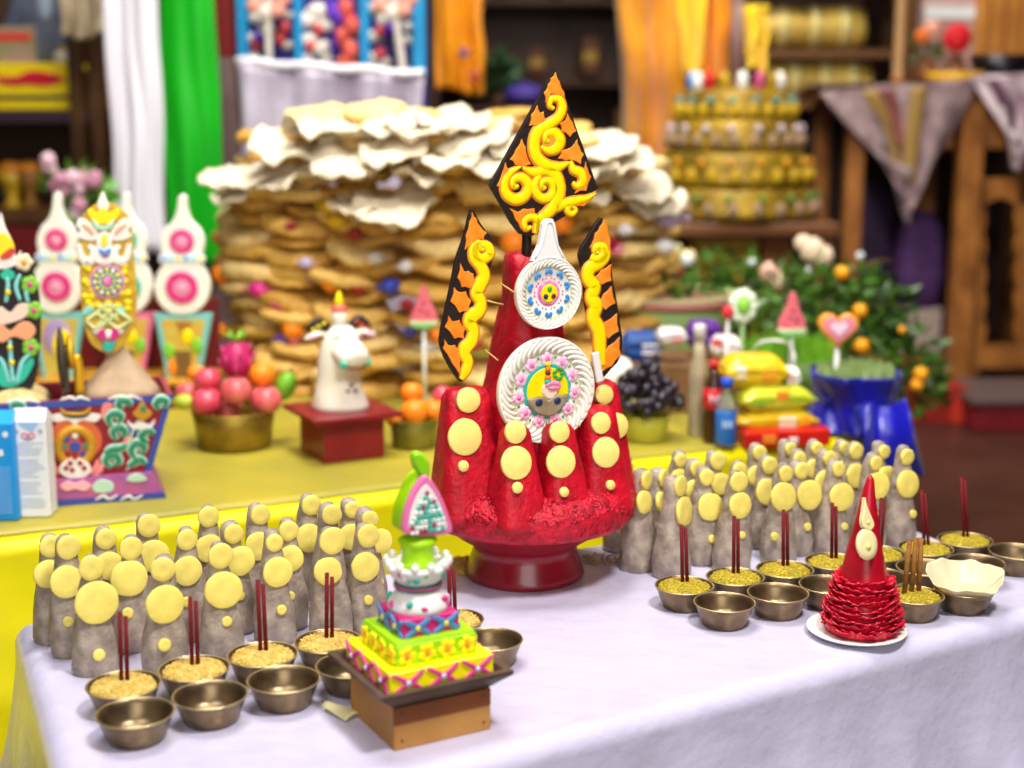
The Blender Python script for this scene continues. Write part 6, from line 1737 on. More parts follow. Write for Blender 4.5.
# things on the carved table
def onk(px, d=.25): return Vector((at_y(px, 80, KY+d).x, KY+d, kz))
t = thing('scripture_box', 'tall orange-striped box at the picture edge on the carved table', 'box', onk(1000, .35))
zz = .42; MB().box((.05, 0, zz/2), (.36, .14, zz), bev=.01).build('box_body', mat('orange_striped_card', '#c98a3a', .5, col2='#a86a28', vscale=5), t)
for i in range(5): MB().box((-.09+.07*i, -.072, zz/2), (.014, .006, zz*.94)).build('stripe', mat('dark_orange_stripe', '#9a5a20', .5), t)
t = thing('pale_book', 'pale pink-white wrapped block behind the red flower on the carved table', 'book', onk(945, .40))
MB().box((0, 0, .19), (.24, .1, .38), bev=.01).build('book_body', mat('pinkish_wrapping', '#c8a8a0', .6, col2='#a87a70', vscale=6), t); MB().box((0, -.052, .31), (.235, .006, .05)).build('white_band', m_wp, t)
t = thing('yellow_tray', 'low yellow dish under the red flower on the carved table', 'dish', onk(955, .12)); MB().lathe([(0, 0), (.10, 0), (.13, .05), (.12, .05), (.1, .02), (0, .02)], 28).build('dish_body', mat('yellow_dish', '#e0ac28', .4), t)
t = thing('black_bowl', 'black bowl beside the red flower on the carved table', 'bowl', onk(1000, .1)); MB().lathe([(0, 0), (.08, 0), (.1, .02), (.135, .12), (.125, .12), (.09, .03), (0, .025)], 28).build('bowl_body', mat('black_lacquer', '#141014', .3), t)
t = thing('flower_vase', 'small vase with a big red flower on the carved table', 'flowers', onk(955, .2))
MB().lathe([(0, 0), (.04, 0), (.05, .06), (.03, .1), (.035, .12), (0, .12)], 20).build('vase_body', mat('brown_vase', '#7a4a2a', .4), t)
MB().tube([(0, 0, .1), (0, 0, .2)], .008, 6).build('stem', m_mleaf, t)
bloom(957, 38, 15, KY+.14, mat('crimson_petals', '#c81420', .5), t, Vector((onk(955, .2).x, KY+.2, kz)), 5).location.z = -kz
t = thing('flower_vase', 'small vase with orange and peach flowers beside the red one on the carved table', 'flowers', onk(925, .22))
MB().lathe([(0, 0), (.04, 0), (.05, .06), (.03, .1), (.035, .12), (0, .12)], 20).build('vase_body', mat('brown_vase', '#7a4a2a'), t)
MB().tube([(0, 0, .1), (0, 0, .2)], .008, 6).build('stem', m_mleaf, t)
leaf_cloud(MB(), (0, 0, .14), (.06, .05, .05), 40, .06, .02, 9).build('foliage', m_dleaf, t)
for px, py, m in ((922, 36, mat('orange_petals', '#e0702c', .5)), (932, 28, mat('peach_petals', '#e8a890', .5))):
    bloom(px, py, 8, KY+.16, m, t, Vector((onk(925, .22).x, KY+.22, kz)), px).location.z = -kz
t = thing('tall_post', 'slim pale wooden post rising from the edge of the carved table', 'post', onk(897, .1)); MB().box((0, 0, .35), (.035, .035, .7), bev=.004).build('post_body', mat('pale_post_wood', '#b48a5c', .5), t); MB().lathe([(0, 0), (.03, 0), (.03, .03), (0, .03)], 16).build('post_foot', m_carv, t)
t = thing('tall_post', 'second slim post at the far picture edge of the carved table', 'post', onk(1040, .1)); MB().box((0, 0, .35), (.035, .035, .7), bev=.004).build('post_body', mat('pale_post_wood', '#b48a5c'), t); MB().lathe([(0, 0), (.03, 0), (.03, .03), (0, .03)], 16).build('post_foot', m_carv, t)
# dim things under the carved table
a = kc(916, 285, KY+.3)
t = thing('cloth_bundle', 'dim purple cloth bundle with a cream base under the carved table', 'bundle', (a.x, KY+.3, 0)); zz = kc(916, 305, KY+.3).z
MB().box((0, 0, zz/2), (.2, .2, zz), bev=.01).build('cream_box', mat('dim_cream_box', '#b09a90', .6), t); MB().loft([(zz, 0, 0, .1, .1, 3), (zz+.15, 0, 0, .11, .1, 3), (zz+.35, 0, 0, .09, .09, 3), (zz+.42, 0, 0, .06, .06)], 24, nz=.012, nsc=9).build('purple_cloth', mat('dim_purple_cloth', '#5c3a72', .7, var=.3), t)
a = kc(872, 250, KY+.42)
t = thing('cloth_bundle', 'dark purple hanging cloth bundle further under the carved table', 'bundle', (a.x, KY+.42, 0)); MB().loft([(0, 0, 0, .09, .08, 3), (.4, 0, 0, .10, .08, 3), (.75, 0, 0, .09, .07, 3), (.9, 0, 0, .07, .05)], 24, nz=.012, nsc=9).build('purple_cloth', mat('dark_purple_cloth', '#33223f', .7, var=.3), t)
# red step and boxes on the floor in front of it
def floorbox(name, label, cat, x0, x1, ytop, ybot, m, dep, parts=None):
    f0, f1 = on_z((x0+x1)/2, ybot, 0), None; Y = f0.y; a, c = at_y(x0, ybot, Y), at_y(x1, ybot, Y); h = at_y(x0, ytop, Y).z
    t = thing(name, label, cat, ((a.x+c.x)/2, Y+dep/2, 0)); MB().box((0, 0, h/2), (c.x-a.x, dep, h), bev=.006).build(name+'_body', m, t); return t, c.x-a.x, h
t, w_, h_ = floorbox('red_step', 'low dark red wooden step on the floor before the carved table', 'step', 872, 964, 392, 424, mat('step_red_paint', '#8a1c14', .5, var=.2), .5)
MB().box((w_/2-.03, -.252, h_/2), (.05, .01, h_*.9)).build('bright_red_end', mat('vermilion_paint', '#b8301c', .5), t)
MB().box((0, 0, h_+.008), (w_+.02, .52, .016)).build('step_top', mat('step_top_red', '#94261c', .5), t)
t, w_, h_ = floorbox('low_bench', 'low bench with a greyish top and red base, at the picture edge', 'bench', 972, 1080, 404, 432, mat('bench_red_paint', '#7a1620', .5, var=.2), .4)
MB().box((0, -.01, h_+.012), (w_+.03, .43, .024), bev=.004).build('bench_top', mat('bench_grey_top', '#5c4c48', .5), t)

# ================================================================ gilded mandala, bench and drapes behind
MYq = 5.75
m_gold = mat('antique_gold', '#a8861e', .45, metal=.3, col2='#6e5614', vscale=10, detail=3, bump=.5, bscale=25); m_goldp = mat('bright_gold_paint', '#cda81e', .4, col2='#a07c16', vscale=14)
bz = at_y(735, 222, MYq-.25).z
t = thing('long_bench', 'long dark wooden bench carrying the tiered gold mandala', 'bench', (at_y(735, 300, MYq).x, MYq+.05, 0))
a, c = at_y(652, 222, MYq-.25), at_y(838, 222, MYq-.25); W2 = (c.x-a.x)
MB().box((0, 0, bz-.03), (W2, .62, .05), bev=.008).build('bench_top', mat('bench_brown_wood', '#7a4c24', .45, col2='#5a3418', vscale=7), t)
for sx in (-1, 1):
    for sy in (-1, 1): MB().box((sx*(W2/2-.05), sy*.25, (bz-.056)/2), (.06, .06, bz-.056)).build('leg', mat('bench_brown_wood', '#7a4c24'), t)
MB().box((0, .24, bz*.62), (W2-.16, .02, .05)).build('back_rail', mat('bench_brown_wood', '#7a4c24'), t)
mx = at_y(735, 200, MYq).x
md = thing('gold_mandala', 'big tiered gold mandala with beaded rings and a row of small figures on top', 'ritual offering', (mx, MYq+.05, bz-.004))
k = .0041
tiers = [(218, 80), (185, 73), (150, 64), (118, 56), (92, 48)]
zt_l = [at_y(735, y, MYq).z-bz for y, _ in tiers]
zt_l[0] = .005
rn = random.Random(17)
for i in range(4):
    r0, z0, z1 = tiers[i][1]*k, zt_l[i], zt_l[i+1]
    MB().lathe([(r0*.9, z0), (r0, z0+.006), (r0*1.0, z0+(z1-z0)*.3), (r0*.94, z0+(z1-z0)*.5), (r0*.97, z0+(z1-z0)*.86), (r0*.9, z1)], 48).build('gold_ring', m_gold, md)
    n = 22; b0 = MB().blob((0, 0, 0), (.020, .016, .030), seg=8, rings=6).build('ring_bead', m_goldp if i % 2 else mat('lilac_brown_bead', '#94785c', .5), md)
    for j in range(n):
        a = 2*PI*j/n; q = b0 if j == 0 else b0.copy()
        if j: COL.objects.link(q)
        q.location = (r0*math.cos(a), r0*math.sin(a), z0+(z1-z0)*.35)
    b0 = MB().blob((0, 0, 0), (.014, .012, .016), seg=8, rings=6).build('set_stone', (mat('green_stone', '#5a8a3a', .4), mat('amber_stone', '#d8981c', .4), mat('pale_stone', '#c8b8c0', .4), mat('teal_stone', '#4a8a86', .4))[i], md)
    for j in range(16):
        a = 2*PI*(j+.5)/16; q = b0 if j == 0 else b0.copy()
        if j: COL.objects.link(q)
        q.location = (r0*.98*math.cos(a), r0*.98*math.sin(a), z0+(z1-z0)*.72)
MB().lathe([(0, zt_l[4]-.01), (tiers[3][1]*k*.9, zt_l[4]-.008), (tiers[4][1]*k, zt_l[4]+.01), (.08, zt_l[4]+.03), (0, zt_l[4]+.035)], 40).build('top_plate', m_gold, md)
pz = zt_l[4]+.02
for j in range(9):
    a = PI+PI*j/8; rr = 42*k
    m = (m_blue, m_w, mat('crimson_petals', '#c81420'), m_goldp, m_w, mat('rose_cloth', '#c04a78', .5), m_goldp, m_w, mat('crimson_petals', '#c81420'))[j]
    o = MB().lathe([(0, 0), (.024, 0), (.018, .03), (.022, .045), (.012, .07), (0, .075)], 14, c=(rr*math.cos(a), rr*math.sin(a)*.9, pz-.012)).build('small_figure', m, md)
MB().tube([(0, 0, pz), (0, 0, pz+.40)], [.04, .022], 12).build('central_post', mat('lilac_brown_post', '#8a6a62', .5), md)
MB().lathe([(0, 0), (.05, 0), (.06, .03), (.03, .06), (0, .1)], 20, c=(0, 0, pz+.38)).build('red_finial', mat('crimson_petals', '#c81420'), md)
# yellow boxes under the bench
a0 = at_y(725, 255, MYq)
for i, (x0, x1, m, lb) in enumerate(((692, 760, m_goldp, 'yellow ribbed box under the bench with the gold mandala'), (763, 792, mat('orange_box', '#b8702c', .5, col2='#8a4e1c', vscale=8), 'orange-brown box under the bench beside the yellow one'))):
    a, c = at_y(x0, 238, MYq-.1), at_y(x1, 238, MYq-.1); h0 = a.z
    t = thing('storage_box', lb, 'box', ((a.x+c.x)/2, MYq+.03, 0)); MB().box((0, 0, h0/2), (c.x-a.x, .24, h0), bev=.006).build('box_body', m, t)
    for j in range(6): MB().box(((j-2.5)*(c.x-a.x)/6, -.123, h0*.72), (.012, .008, h0*.5)).build('rib', mat('dark_gold_rib', '#a87c14', .5) if i == 0 else mat('dark_orange_stripe', '#9a5a20'), t)
# hanging cloths
def drop_cloth(name, label, pxa, pxb, pya, pyb, Y, m, seed, amp=.03, taper=0., waist=None, nw=9):
    a, c, d = at_y(pxa, pya, Y), at_y(pxb, pya, Y), at_y(pxa, pyb, Y); a.x = at_y(pxa, 70, Y).x; c.x = at_y(pxb, 70, Y).x
    def fn(u, v):
        cx = (a.x+c.x)/2; w = (c.x-a.x)*(1-taper*v)
        if waist: w *= 1-waist*math.sin(PI*min(1, v*1.1))**2
        x = cx+(u-.5)*w+.02*mnoise.noise(Vector((v*3, seed, u)))
        y = Y+amp*(math.sin(u*nw+seed+2*v)+.5*math.sin(u*nw*2.3+seed*2-v*3))*(.3+.7*v)
        return (x, y, a.z+(d.z-a.z)*v+.015*math.sin(u*5+seed)*v)
    o = MB().sheet(fn, 40, 30, .005).build(name, m)
    return tag(o, label, 'cloth')
m_saf = mat('saffron_silk', '#e09812', .45, sheen=.3, col2='#b8700a', vscale=5); m_yscarf = mat('yellow_silk_scarf', '#ecc40e', .4, sheen=.2); m_orscarf = mat('orange_silk_scarf', '#f09008', .4, sheen=.2)
drop_cloth('saffron_drape', 'long saffron silk drape hanging behind the gold mandala', 612, 694, -60, 198, 6.35, m_saf, 2, .06, .42)
drop_cloth('yellow_scarf', 'yellow silk scarf looped above the gold mandala', 672, 712, -50, 74, 6.0, m_yscarf, 3, .04, .55)
drop_cloth('orange_scarf', 'bright orange silk scarf hanging above the gold mandala beside the yellow one', 694, 732, -40, 82, 6.08, m_orscarf, 4, .04, -.1)
drop_cloth('yellow_scarf', 'narrow yellow scarf tied to the post of the gold mandala', 742, 768, 5, 70, 5.68, m_yscarf, 6, .03, .4)
bann = drop_cloth('hanging_banner', 'orange cloth banner with dim purple and red spots hanging beyond the bread pile', 436, 484, -60, 92, 6.5, mat('orange_banner_cloth', '#e8980e', .5, col2='#cc7a0a', vscale=5), 7, .03, 0)
c = at_y(464, 53, 6.44); o = MB().blob((0, 0, 0), (.022, .008, .022)).build('purple_rosette', mat('dim_purple_cloth', '#5c3a72'), bann, c); o['label'] = 'dull purple rosette'
c = at_y(475, 76, 6.42); o = MB().blob((0, 0, 0), (.03, .008, .03)).build('red_rosette', mat('rust_red_cloth', '#a84420', .6), bann, c); o['label'] = 'rust-red rosette'
# rolled gilded brocade bundles on a rack
m_roll = mat('gold_brocade', '#dcbc5a', .42, metal=.2, col2='#b08e38', vscale=6, bump=.3, bscale=18); m_rollb = mat('pale_gold_band', '#e4d48a', .4, metal=.2)
RY_ = 7.45

t = thing('wooden_rack', 'dark wooden rack holding the rolled gold brocade', 'rack', (at_y(812, 100, RY_).x, RY_, 0))
b = at_y(735, 100, RY_); c = at_y(880, 100, RY_)
for y in (99, 49, -14):
    z = at_y(800, y, RY_).z; MB().box((0, .0, z-.03), (c.x-b.x+.1, .5, .04)).build('rack_shelf', mat('rack_brown', '#6a4422', .5), t)
for s in (-1, 1):
    for q in (-1, 1): MB().box((s*(c.x-b.x+.1)/2, q*.22, .9), (.05, .05, 1.8)).build('rack_post', mat('rack_brown', '#6a4422'), t)
rows = [(762, 872, 75, 21, 'on the lowest shelf of the rack'), (748, 866, 22, 22, 'on the middle shelf of the rack'), (750, 862, -34, 16, 'on the top shelf of the rack')]
for i, (x0, x1, y, r, lb) in enumerate(rows):
    a, c = at_y(x0, y, RY_-.1), at_y(x1, y, RY_-.1); rr = r*mpp(a)*.94
    zsh = at_y(800, (99, 49, -14)[i], RY_).z-.0
    t = thing('brocade_roll', f'thick roll of gold brocade {lb}', 'cloth roll', ((a.x+c.x)/2, RY_-.08, zsh))
    L_ = c.x-a.x; b = MB(); b.M = Matrix.Rotation(PI/2, 4, 'Y')
    b.loft([(-L_/2+L_*f, -rr, 0, rr*q, rr*q) for f, q in ((0, .5), (.02, .85), (.1, .95), (.25, .92), (.3, .98), (.5, .93), (.7, 1), (.9, .95), (.98, .85), (1, .5))], 28, nz=.02, nsc=7, seed=i)
    b.build('roll_body', m_roll, t)
    for f in (.28, .55, .8): q = MB(); q.M = Matrix.Rotation(PI/2, 4, 'Y'); q.loft([(-L_/2+L_*f-.02, -rr, 0, rr*1.0, rr*1.0), (-L_/2+L_*f, -rr, 0, rr*1.06, rr*1.06), (-L_/2+L_*f+.025, -rr, 0, rr*1.0, rr*1.0)], 28); q.build('tied_band', m_rollb, t)

# ================================================================ carved cupboard wall far behind, dark and warm
m_dkc = mat('dark_cupboard_wood', '#4a2c16', .55, col2='#301a0d', vscale=4, bump=.2, bscale=20)
t = thing('dark_cupboard', 'dark brown wooden cupboard wall beyond the bread pile', 'cupboard', (.15, 8.6, 0))
MB().box((0, .2, 1.3), (3.6, .1, 2.6)).build('back_board', m_dkc, t)
for z in (.5, .95, 1.35, 1.8, 2.3): MB().box((0, 0, z), (3.6, .4, .06), bev=.01).build('cupboard_shelf', m_dkc, t)
for x in (-1.78, -.6, .6, 1.78): MB().box((x, 0, 1.3), (.08, .42, 2.6), bev=.01).build('upright', m_dkc, t)
rn = random.Random(31)
for i in range(10):
    z = (.983, 1.383, 1.833)[i % 3]; x = -.06+.1*i
    t = thing('wrapped_scripture', f'dim brown cloth-wrapped scripture block, {ORD[i+1]} along the dark cupboard', 'book', (.15+x-.35, 8.5, z), 0, 'scripture blocks in the cupboard')
    h = rn.uniform(.14, .24); MB().box((0, 0, h/2), (.10, .3, h), bev=.01).build('cloth_wrap', mat(f'scripture_{i%3}', ('#6a4420', '#5a3018', '#7a5a24')[i % 3], .6, var=.2), t); MB().box((0, -.152, h*.5), (.08, .006, h*.3)).build('title_flap', mat('dim_gold_flap', '#9a7a2c', .6), t)
c = at_y(525, 96, 6.9); t = thing('purple_cushion', 'dull purple cushion glimpsed just above the bread pile', 'cushion', (c.x, 6.9, at_y(525, 106, 6.9).z)); MB().blob((0, 0, .05), (.10, .10, .055)).build('cushion_body', mat('indigo_cloth', '#3c2a7a', .6), t); MB().blob((0, 0, .105), (.012, .012, .006), seg=8, rings=5).build('cushion_button', mat('indigo_cloth', '#3c2a7a'), t)
zc = at_y(525, 107, 6.9).z
t = thing('side_table', 'dark wooden side table beyond the bread pile carrying a purple cushion and a dark shrub', 'table', (at_y(500, 107, 6.9).x, 6.95, 0)); MB().box((0, 0, zc-.025), (.6, .4, .05), bev=.006).build('table_top', m_dkc, t)
for s in (-1, 1):
    for q in (-1, 1): MB().box((s*.26, q*.16, (zc-.05)/2), (.04, .04, zc-.05)).build('leg', m_dkc, t)
c = at_y(497, 74, 6.9); t = thing('dark_shrub', 'dim dark green shrub beside the orange banner', 'plant', (c.x, 6.95, zc)); MB().lathe([(0, 0), (.05, 0), (.06, .06), (0, .06)], 16).build('plant_pot', m_dkc, t); leaf_cloud(MB(), (0, 0, .14), (.09, .08, .09), 150, .07, .03, 12).build('foliage', mat('dim_leaf', '#24421c', .5), t)
MB().tube([(0, 0, .04), (0, 0, .14)], .01, 6).build('stem', m_stem, t)

# ================================================================ the shrine wall at the other side
m_rpost = mat('red_post_paint', '#7c1410', .5); m_bpost = mat('brown_post_sheath', '#7d6360', .6)
PY = 5.3
a, c = at_y(217, 0, PY), at_y(238, 0, PY); px_ = (a.x+c.x)/2; pw = c.x-a.x
t = thing('shrine_post', 'dark red square post with a brownish lower sheath beside the painted panel', 'post', (px_+.0, PY, 0))
zs = at_y(228, 58, PY).z
MB().box((-.03, 0, (zs+2.3)/2), (pw+.06, .12, 2.3-zs), bev=.006).build('red_post', m_rpost, t); MB().box((-.03, 0, zs/2), (pw+.07, .13, zs), bev=.006).build('brown_sheath', m_bpost, t)
m_grn = mat('green_silk', '#06b010', .42, sheen=.1, col2='#069a10', vscale=3, bump=.2, bscale=14)
m_kha = mat('white_silk_scarf', '#e6e2ea', .45, sheen=.2, bump=.2, bscale=14)
drop_cloth('hanging_green_cloth', 'wide bright green silk cloth hanging beside the white scarf', 160, 217, -70, 262, 5.05, m_grn, 1, .018, -.02, None, 6)
o = drop_cloth('hanging_white_scarf', 'long white ceremonial scarf hanging beside the green cloth', 101, 164, -70, 256, 4.95, m_kha, 5, .035, .25, .12, 8)
# painted panel with blue frames and three hanging ornaments
QY = 5.15
m_bfr = mat('sky_blue_frame', '#168fc4', .4); m_nav = mat('deep_blue_field', '#241a8c', .45, col2='#15105a', vscale=12); m_wcl = mat('white_cloud_paint', '#d8cfc0', .5); m_rcl = mat('red_pink_paint', '#c8344a', .5, col2='#d8624a', vscale=10)
a, c = at_y(237, 0, QY), at_y(426, 0, QY); zb = at_y(330, 74, QY).z; ztp = at_y(330, -50, QY).z
t = thing('shrine_painting', 'carved and painted panel with blue frames, white clouds and red figures', 'panel', ((a.x+c.x)/2, QY, 0)); ox = (a.x+c.x)/2
qq = lambda px, py, Y=QY: (at_y(px, py, Y).x-ox, at_y(px, py, Y).z)
MB().box((0, .06, ztp/2), (c.x-a.x, .08, ztp)).build('panel_board', m_nav, t)
for x0, x1 in ((237, 247), (294, 302), (360, 369), (412, 425)):
    p, q = qq(x0, 0), qq(x1, 0); MB().box(((p[0]+q[0])/2, 0, (zb+ztp)/2), (q[0]-p[0], .06, ztp-zb+.03), bev=.005).build('blue_frame', m_bfr, t)
p, q = qq(302, 0), qq(333, 0)
rn = random.Random(44)
b = MB()
for px, py, r in ((252, 5, 9), (258, 18, 10), (266, 30, 8), (250, 38, 8), (275, 8, 8), (305, 20, 12), (318, 12, 13), (325, 26, 10), (308, 40, 11), (320, 48, 12), (304, 58, 8), (328, 60, 8), (375, 8, 10), (385, 20, 9), (374, 36, 9), (372, 58, 9), (405, 40, 8), (400, 12, 10), (408, 26, 7), (384, 62, 8), (286, 45, 7), (252, 56, 7), (312, 66, 8), (290, 15, 6)):
    c_ = qq(px, py); k = .0037; MB().blob((c_[0], .015, c_[1]), (r*k*1.05, .018, r*k*.6), seg=12, rings=8, nz=.25, nsc=20, seed=px).build('white_cloud', m_wcl, t)
b = MB()
for px, py, r in ((345, 10, 11), (352, 25, 10), (340, 35, 10), (350, 50, 11), (343, 64, 9), (354, 68, 7), (256, 44, 7), (280, 40, 7), (318, 30, 6), (311, 46, 6), (396, 8, 6), (380, 54, 7), (379, 32, 6), (285, 28, 7)):
    c_ = qq(px, py); k = .0037; MB().blob((c_[0], .0, c_[1]), (r*k*.75, .018, r*k*.9), seg=12, rings=8, nz=.4, nsc=20, seed=px).build('red_flower', m_rcl, t)
b = MB()
for px, py, r in ((332, 8, 7), (338, 20, 6), (276, 16, 6), (258, 38, 5), (392, 30, 8), (400, 50, 6), (334, 46, 5)):
    c_ = qq(px, py); k = .0037; MB().blob((c_[0], .0, c_[1]), (r*k, .03, r*k), seg=12, rings=8).build('purple_accent', mat('violet_paint', '#5a2aa8', .5), t)
# hanging white drips with peach flowers
for i, (px, y0, y1, px2, m, lb) in enumerate(((269, 5, 90, 271, m_wcl, 'white tapering pendant with peach flowers hanging before the painted panel near the post'), (395, 5, 128, 412, m_wcl, 'longer white pendant with peach flowers at the far side of the painted panel'), (334, 30, 97, 335, m_nav, 'thin dark blue pendant hanging in the middle of the painted panel'))):
    a_, c_ = at_y(px, y0, QY-.12), at_y(px2, y1, QY-.12)
    t = thing('hanging_pendant', lb, 'pendant', a_)
    d = c_-a_
    wd = (.026, .028, .012)[i]
    MB().tube([(0, 0, .1), (0, 0, 0), tuple(d*.5+Vector((-.004, 0, 0))), tuple(d)], [wd*.6, wd, wd*.95, wd*.6], 10, sm=5, flat=.5).build('pendant_body', m, t)
    if i < 2:
        for j in range(7):
            an = j*.9; MB().blob((.05*math.cos(an), -.02, .02+.045*math.sin(an)), (.03, .015, .028), seg=10, rings=6, nz=.2, nsc=20, seed=j).build('flower', (mat('peach_flower_paint', '#e8a08a', .5), m_wcl)[j % 2], t)
    else: MB().blob((0, -.012, .05), (.02, .012, .03)).build('flower', mat('violet_paint', '#5a2aa8'), t)
# wrapped crate in translucent plastic below it
m_pls = mat('milky_plastic_sheet', '#c4bccb', .3, spec=.5, col2='#94849c', vscale=5, bump=.3, bscale=12, coat=.2)
WY = 4.95; a, c = at_y(236, 60, WY), at_y(424, 60, WY)
t = thing('plastic_wrapped_chest', 'chest wrapped in milky plastic sheet between the painted panel and the bread pile', 'chest', ((a.x+c.x)/2, WY+.07, 0))
z1 = at_y(240, 61, WY).z; z2 = at_y(420, 74, WY).z
MB().box((0, .0, (z2-.03)/2), (c.x-a.x-.03, .09, z2-.03)).build('chest_body', mat('mauve_chest', '#8a7484', .6, var=.2), t)
def wrapf(u, v):
    return ((u-.5)*(c.x-a.x)+.012*math.sin(v*7+u*3), -.06-.012*math.sin(u*19+v*4)-.006*math.sin(u*41), z1+(z2-z1)*u-(.9)*v)
MB().sheet(wrapf, 40, 20, .003).build('plastic_sheet', m_pls, t)
MB().tube([((u/20-.5)*(c.x-a.x), -.062, z1+(z2-z1)*u/20+.004*math.sin(u)) for u in range(21)], .014, 8).build('folded_edge', mat('whiter_plastic', '#e8e4ea', .3), t)

# glazed cabinet with yellow box
LY = 5.9
m_lc = mat('brown_cabinet_wood', '#5a3818', .5, col2='#3c2410', vscale=7)
a, c = at_y(-60, 100, LY), at_y(122, 100, LY); lx = (a.x+c.x)/2; lw = c.x-a.x
t = thing('display_cabinet', 'brown wooden display cabinet with shelves behind the gourd plaques', 'cabinet', (lx, LY, 0))
zsh = at_y(40, 109, LY-.2).z; zlo = at_y(40, 208, LY-.2).z
MB().box((0, .28, 1.05), (lw, .04, 2.1)).build('back_board', mat('dim_brown_board', '#46301c', .6), t)
MB().box((0, .02, zsh-.03), (lw, .52, .05), bev=.005).build('cabinet_shelf', mat('dark_shelf_edge', '#33202c', .5), t)
MB().box((0, .02, zlo-.03), (lw, .52, .06), bev=.005).build('cabinet_shelf', m_lc, t)
MB().box((0, .02, .04), (lw, .52, .08)).build('plinth', m_lc, t)
for px in (-58, 78, 98, 118): q = at_y(px, 150, LY-.25); MB().box((q.x-lx, -.22, 1.05), (.055, .05, 2.1), bev=.006).build('upright', m_lc if px != 118 else mat('orange_brown_post', '#8a4c14', .5), t)
MB().box((0, -.22, at_y(0, 236, LY).z), (lw, .03, .12)).build('maroon_rail', mat('maroon_rail', '#6a1418', .5), t)
a, c = at_y(-40, 62, LY-.16), at_y(73, 62, LY-.16)
t = thing('yellow_case', 'bright yellow case with a crimson lozenge on the display cabinet shelf', 'case', ((a.x+c.x)/2, LY-.02, zsh-.004)); hh = at_y(40, 62, LY-.16).z-zsh; ww = c.x-a.x
m_yc = mat('yellow_case_paint', '#ecd012', .4)
MB().box((0, 0, hh/2), (ww, .3, hh), bev=.006).build('case_body', m_yc, t)
MB().box((0, -.153, hh*.27), (ww, .008, hh*.10)).build('dark_gap', mat('dark_shelf_edge', '#33202c'), t)
yq = hh*.66; MB().prism(smooth2d([(ww*(f-.5), yq+g*hh) for f, g in ((.3, .0), (.36, .06), (.5, .05), (.62, .17), (.78, .14), (.93, .0), (.78, -.14), (.6, -.12), (.45, -.14), (.34, -.06))], 4), -.157, -.148).build('crimson_lozenge', mat('crimson_print', '#c41430', .45), t)
ztop = zsh+hh
c_ = at_y(38, 20, LY-.02); t = thing('wrapped_statue', 'dim grey-blue draped figure above the yellow case', 'statue', (c_.x, LY-.0, ztop-.004)); MB().loft([(0, 0, 0, .16, .1, 3), (.12, 0, 0, .14, .09, 3), (.25, 0, 0, .10, .07), (.36, 0, 0, .06, .05), (.42, 0, 0, .03, .03)], 28, nz=.015, nsc=10).build('grey_robe', mat('grey_blue_robe', '#6a7284', .6, col2='#464a5c', vscale=8), t); MB().blob((.05, -.08, .22), (.03, .02, .06)).build('pale_fold', mat('pale_blue_fold', '#a8b8c8', .6), t)
c_ = at_y(8, 45, LY-.1); t = thing('small_packet', 'pinkish patterned packet beside the draped grey figure', 'packet', (c_.x, LY-.1, ztop-.004)); MB().box((0, 0, .07), (.22, .05, .14), bev=.005).build('packet_body', mat('pink_green_print', '#a88478', .6, col2='#8a8a5c', vscale=16), t); MB().box((0, -.027, .1), (.2, .004, .03)).build('packet_band', m_rp, t)
c_ = at_y(62, 55, LY-.1); t = thing('cream_jar', 'small cream jar on the end of the yellow case', 'jar', (c_.x, LY-.1, ztop-.004)); MB().lathe([(0, 0), (.03, 0), (.035, .03), (.02, .05), (0, .055)], 16).build('jar_body', m_wcl, t); MB().lathe([(0, .052), (.015, .052), (.012, .065), (0, .068)], 12).build('jar_lid', m_goldp, t)
o = drop_cloth('hanging_tassel', 'cream ruffled tassel hanging high beside the white scarf', 66, 108, -60, 36, 5.5, mat('cream_ruffle', '#c4b296', .7, col2='#a08c6c', vscale=14), 9, .03, -.05, None, 14)
t = thing('amber_box', 'dim amber wooden box on the shelf beside the yellow case', 'box', (at_y(92, 100, LY-.1).x, LY-.05, zsh-.004)); hh2 = at_y(92, 70, LY-.1).z-zsh; MB().box((0, 0, hh2/2), (.14, .2, hh2), bev=.006).build('box_body', mat('amber_wood', '#94661c', .5, col2='#6a4410', vscale=6), t); MB().box((.045, -.103, hh2*.6), (.04, .006, hh2*.5)).build('dark_label', mat('dark_label', '#2c2c34', .5), t)
# pink flowers in front of the cabinet
FY = 4.6; c_ = at_y(66, 186, FY)
zf = at_y(66, 238, FY).z
t = thing('pink_flower_bunch', 'bunch of dusty pink flowers in a dark vase behind the gourd plaques', 'flowers', (c_.x, FY, 0)); MB().lathe([(0, 0), (.09, 0), (.1, .3), (.06, zf-.1), (.07, zf), (0, zf)], 20).build('vase_body', mat('dark_vase', '#3a1c18', .5), t)
MB().tube([(0, 0, zf-.02), (0, 0, c_.z)], .01, 6).build('stem', m_dleaf, t)
leaf_cloud(MB(), (.04, 0, c_.z-.03), (.10, .06, .08), 70, .07, .022, 14).build('foliage', m_mleaf, t)
rn = random.Random(5)
for i in range(16):
    px, py = 66+rn.gauss(0, 14), 184+rn.gauss(0, 14)
    bloom(px, py, 8, FY-.05+rn.uniform(-.05, .05), mat('dusty_pink_petals', '#d49ab0', .5, col2='#b87890', vscale=30) if i % 3 else mat('pale_pink_petals', '#e4bcc8', .5), t, Vector((c_.x, FY, 0)), i)
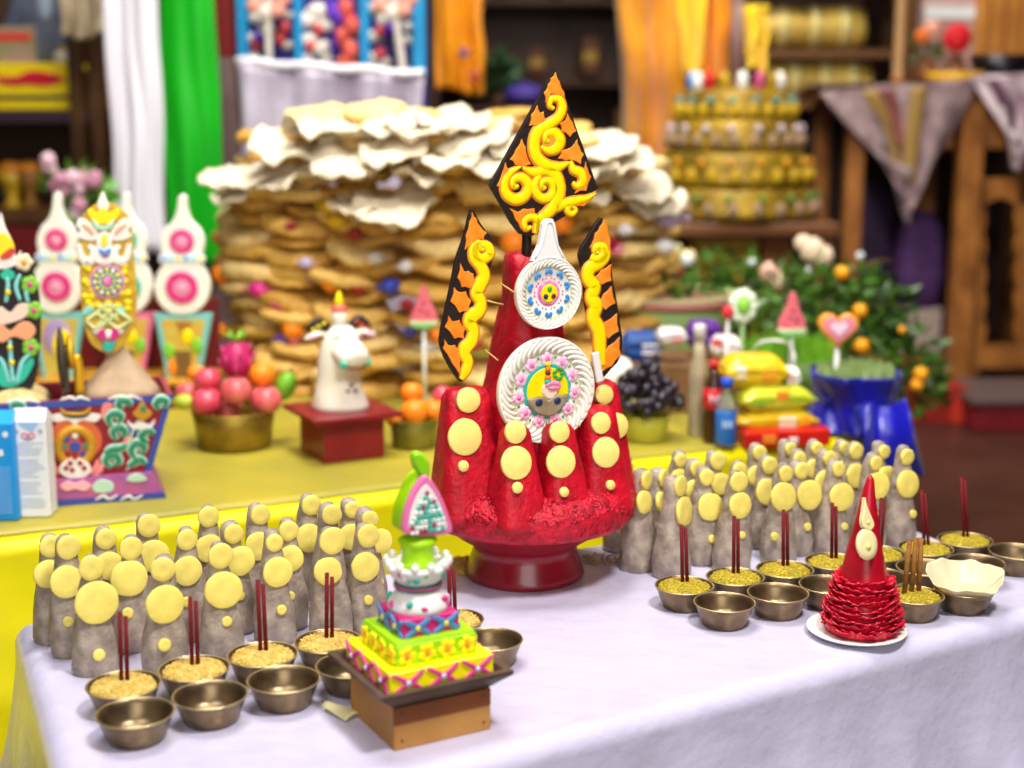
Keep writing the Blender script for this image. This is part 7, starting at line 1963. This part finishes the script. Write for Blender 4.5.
for i, (px, m, lb) in enumerate(((12, m_goldp, 'dim gold cup on the lower cabinet shelf'), (30, mat('amber_wood', '#94661c'), 'dim amber cup on the lower cabinet shelf'))):
    c_ = at_y(px, 190, LY-.1); t = thing('offering_cup', lb, 'cup', (c_.x, LY-.1, zlo-.004)); MB().lathe([(0, 0), (.05, 0), (.02, .03), (.03, .08), (.06, .14), (.055, .14), (.02, .09), (0, .085)], 20).build('cup_body', m, t); MB().blob((0, 0, .15), (.05, .05, .03)).build('filling', mat('orange_filling', '#b8701c', .6), t)
# ================================================================ light and camera
w = bpy.data.worlds.new('hall_air'); SC.world = w; w.use_nodes = True
w.node_tree.nodes['Background'].inputs['Color'].default_value = (1, .95, .88, 1)
w.node_tree.nodes['Background'].inputs['Strength'].default_value = .3
def area(name, loc, target, size, power, col=(1, .97, .93), sy=None, spread=180):
    l = bpy.data.lights.new(name, 'AREA'); l.energy = power; l.color = col; l.shape = 'RECTANGLE'; l.size = size; l.size_y = sy or size
    l.spread = math.radians(spread)
    o = bpy.data.objects.new(name, l); COL.objects.link(o); o.location = loc
    d = Vector(target)-Vector(loc); o.rotation_euler = d.to_track_quat('-Z', 'Y').to_euler()
    return o
area('ceiling_lamp', (.75, .75, 3.3), (.0, 2.1, .6), .4, 92)
area('ceiling_lamp', (-1.0, .2, 3.6), (-.2, 2.3, .6), 1.2, 42)
area('ceiling_lamp', (-.3, 2.6, 4.1), (-.3, 3.9, .6), 1.6, 85, spread=110)
area('ceiling_lamp', (.5, 5.2, 4.2), (.5, 6.6, .8), 2.2, 120, spread=120)
area('front_fill', (.5, -2.9, 1.7), (0, 2.2, .7), 2.6, 104, (1, .98, .96))  # fill light added behind the camera to brighten the hanging cloth fronts
cam = bpy.data.cameras.new('camera'); co = bpy.data.objects.new('camera', cam); COL.objects.link(co)
co.location = (0, 0, CAMZ); co.rotation_euler = (PI/2-PITCH, 0, 0)
cam.sensor_width = 36; cam.lens = F/1024*36; cam.clip_start = .05; cam.clip_end = 60
cam.dof.use_dof = True; cam.dof.focus_distance = 1.94; cam.dof.aperture_fstop = 2.3
SC.camera = co
SC.view_settings.view_transform = 'Standard'; SC.view_settings.look = 'None'
SC.view_settings.gamma = 1; SC.view_settings.use_curve_mapping = False; SC.view_settings.exposure = -0.14
SC.cycles.use_denoising = True
SC.cycles.max_bounces = 8
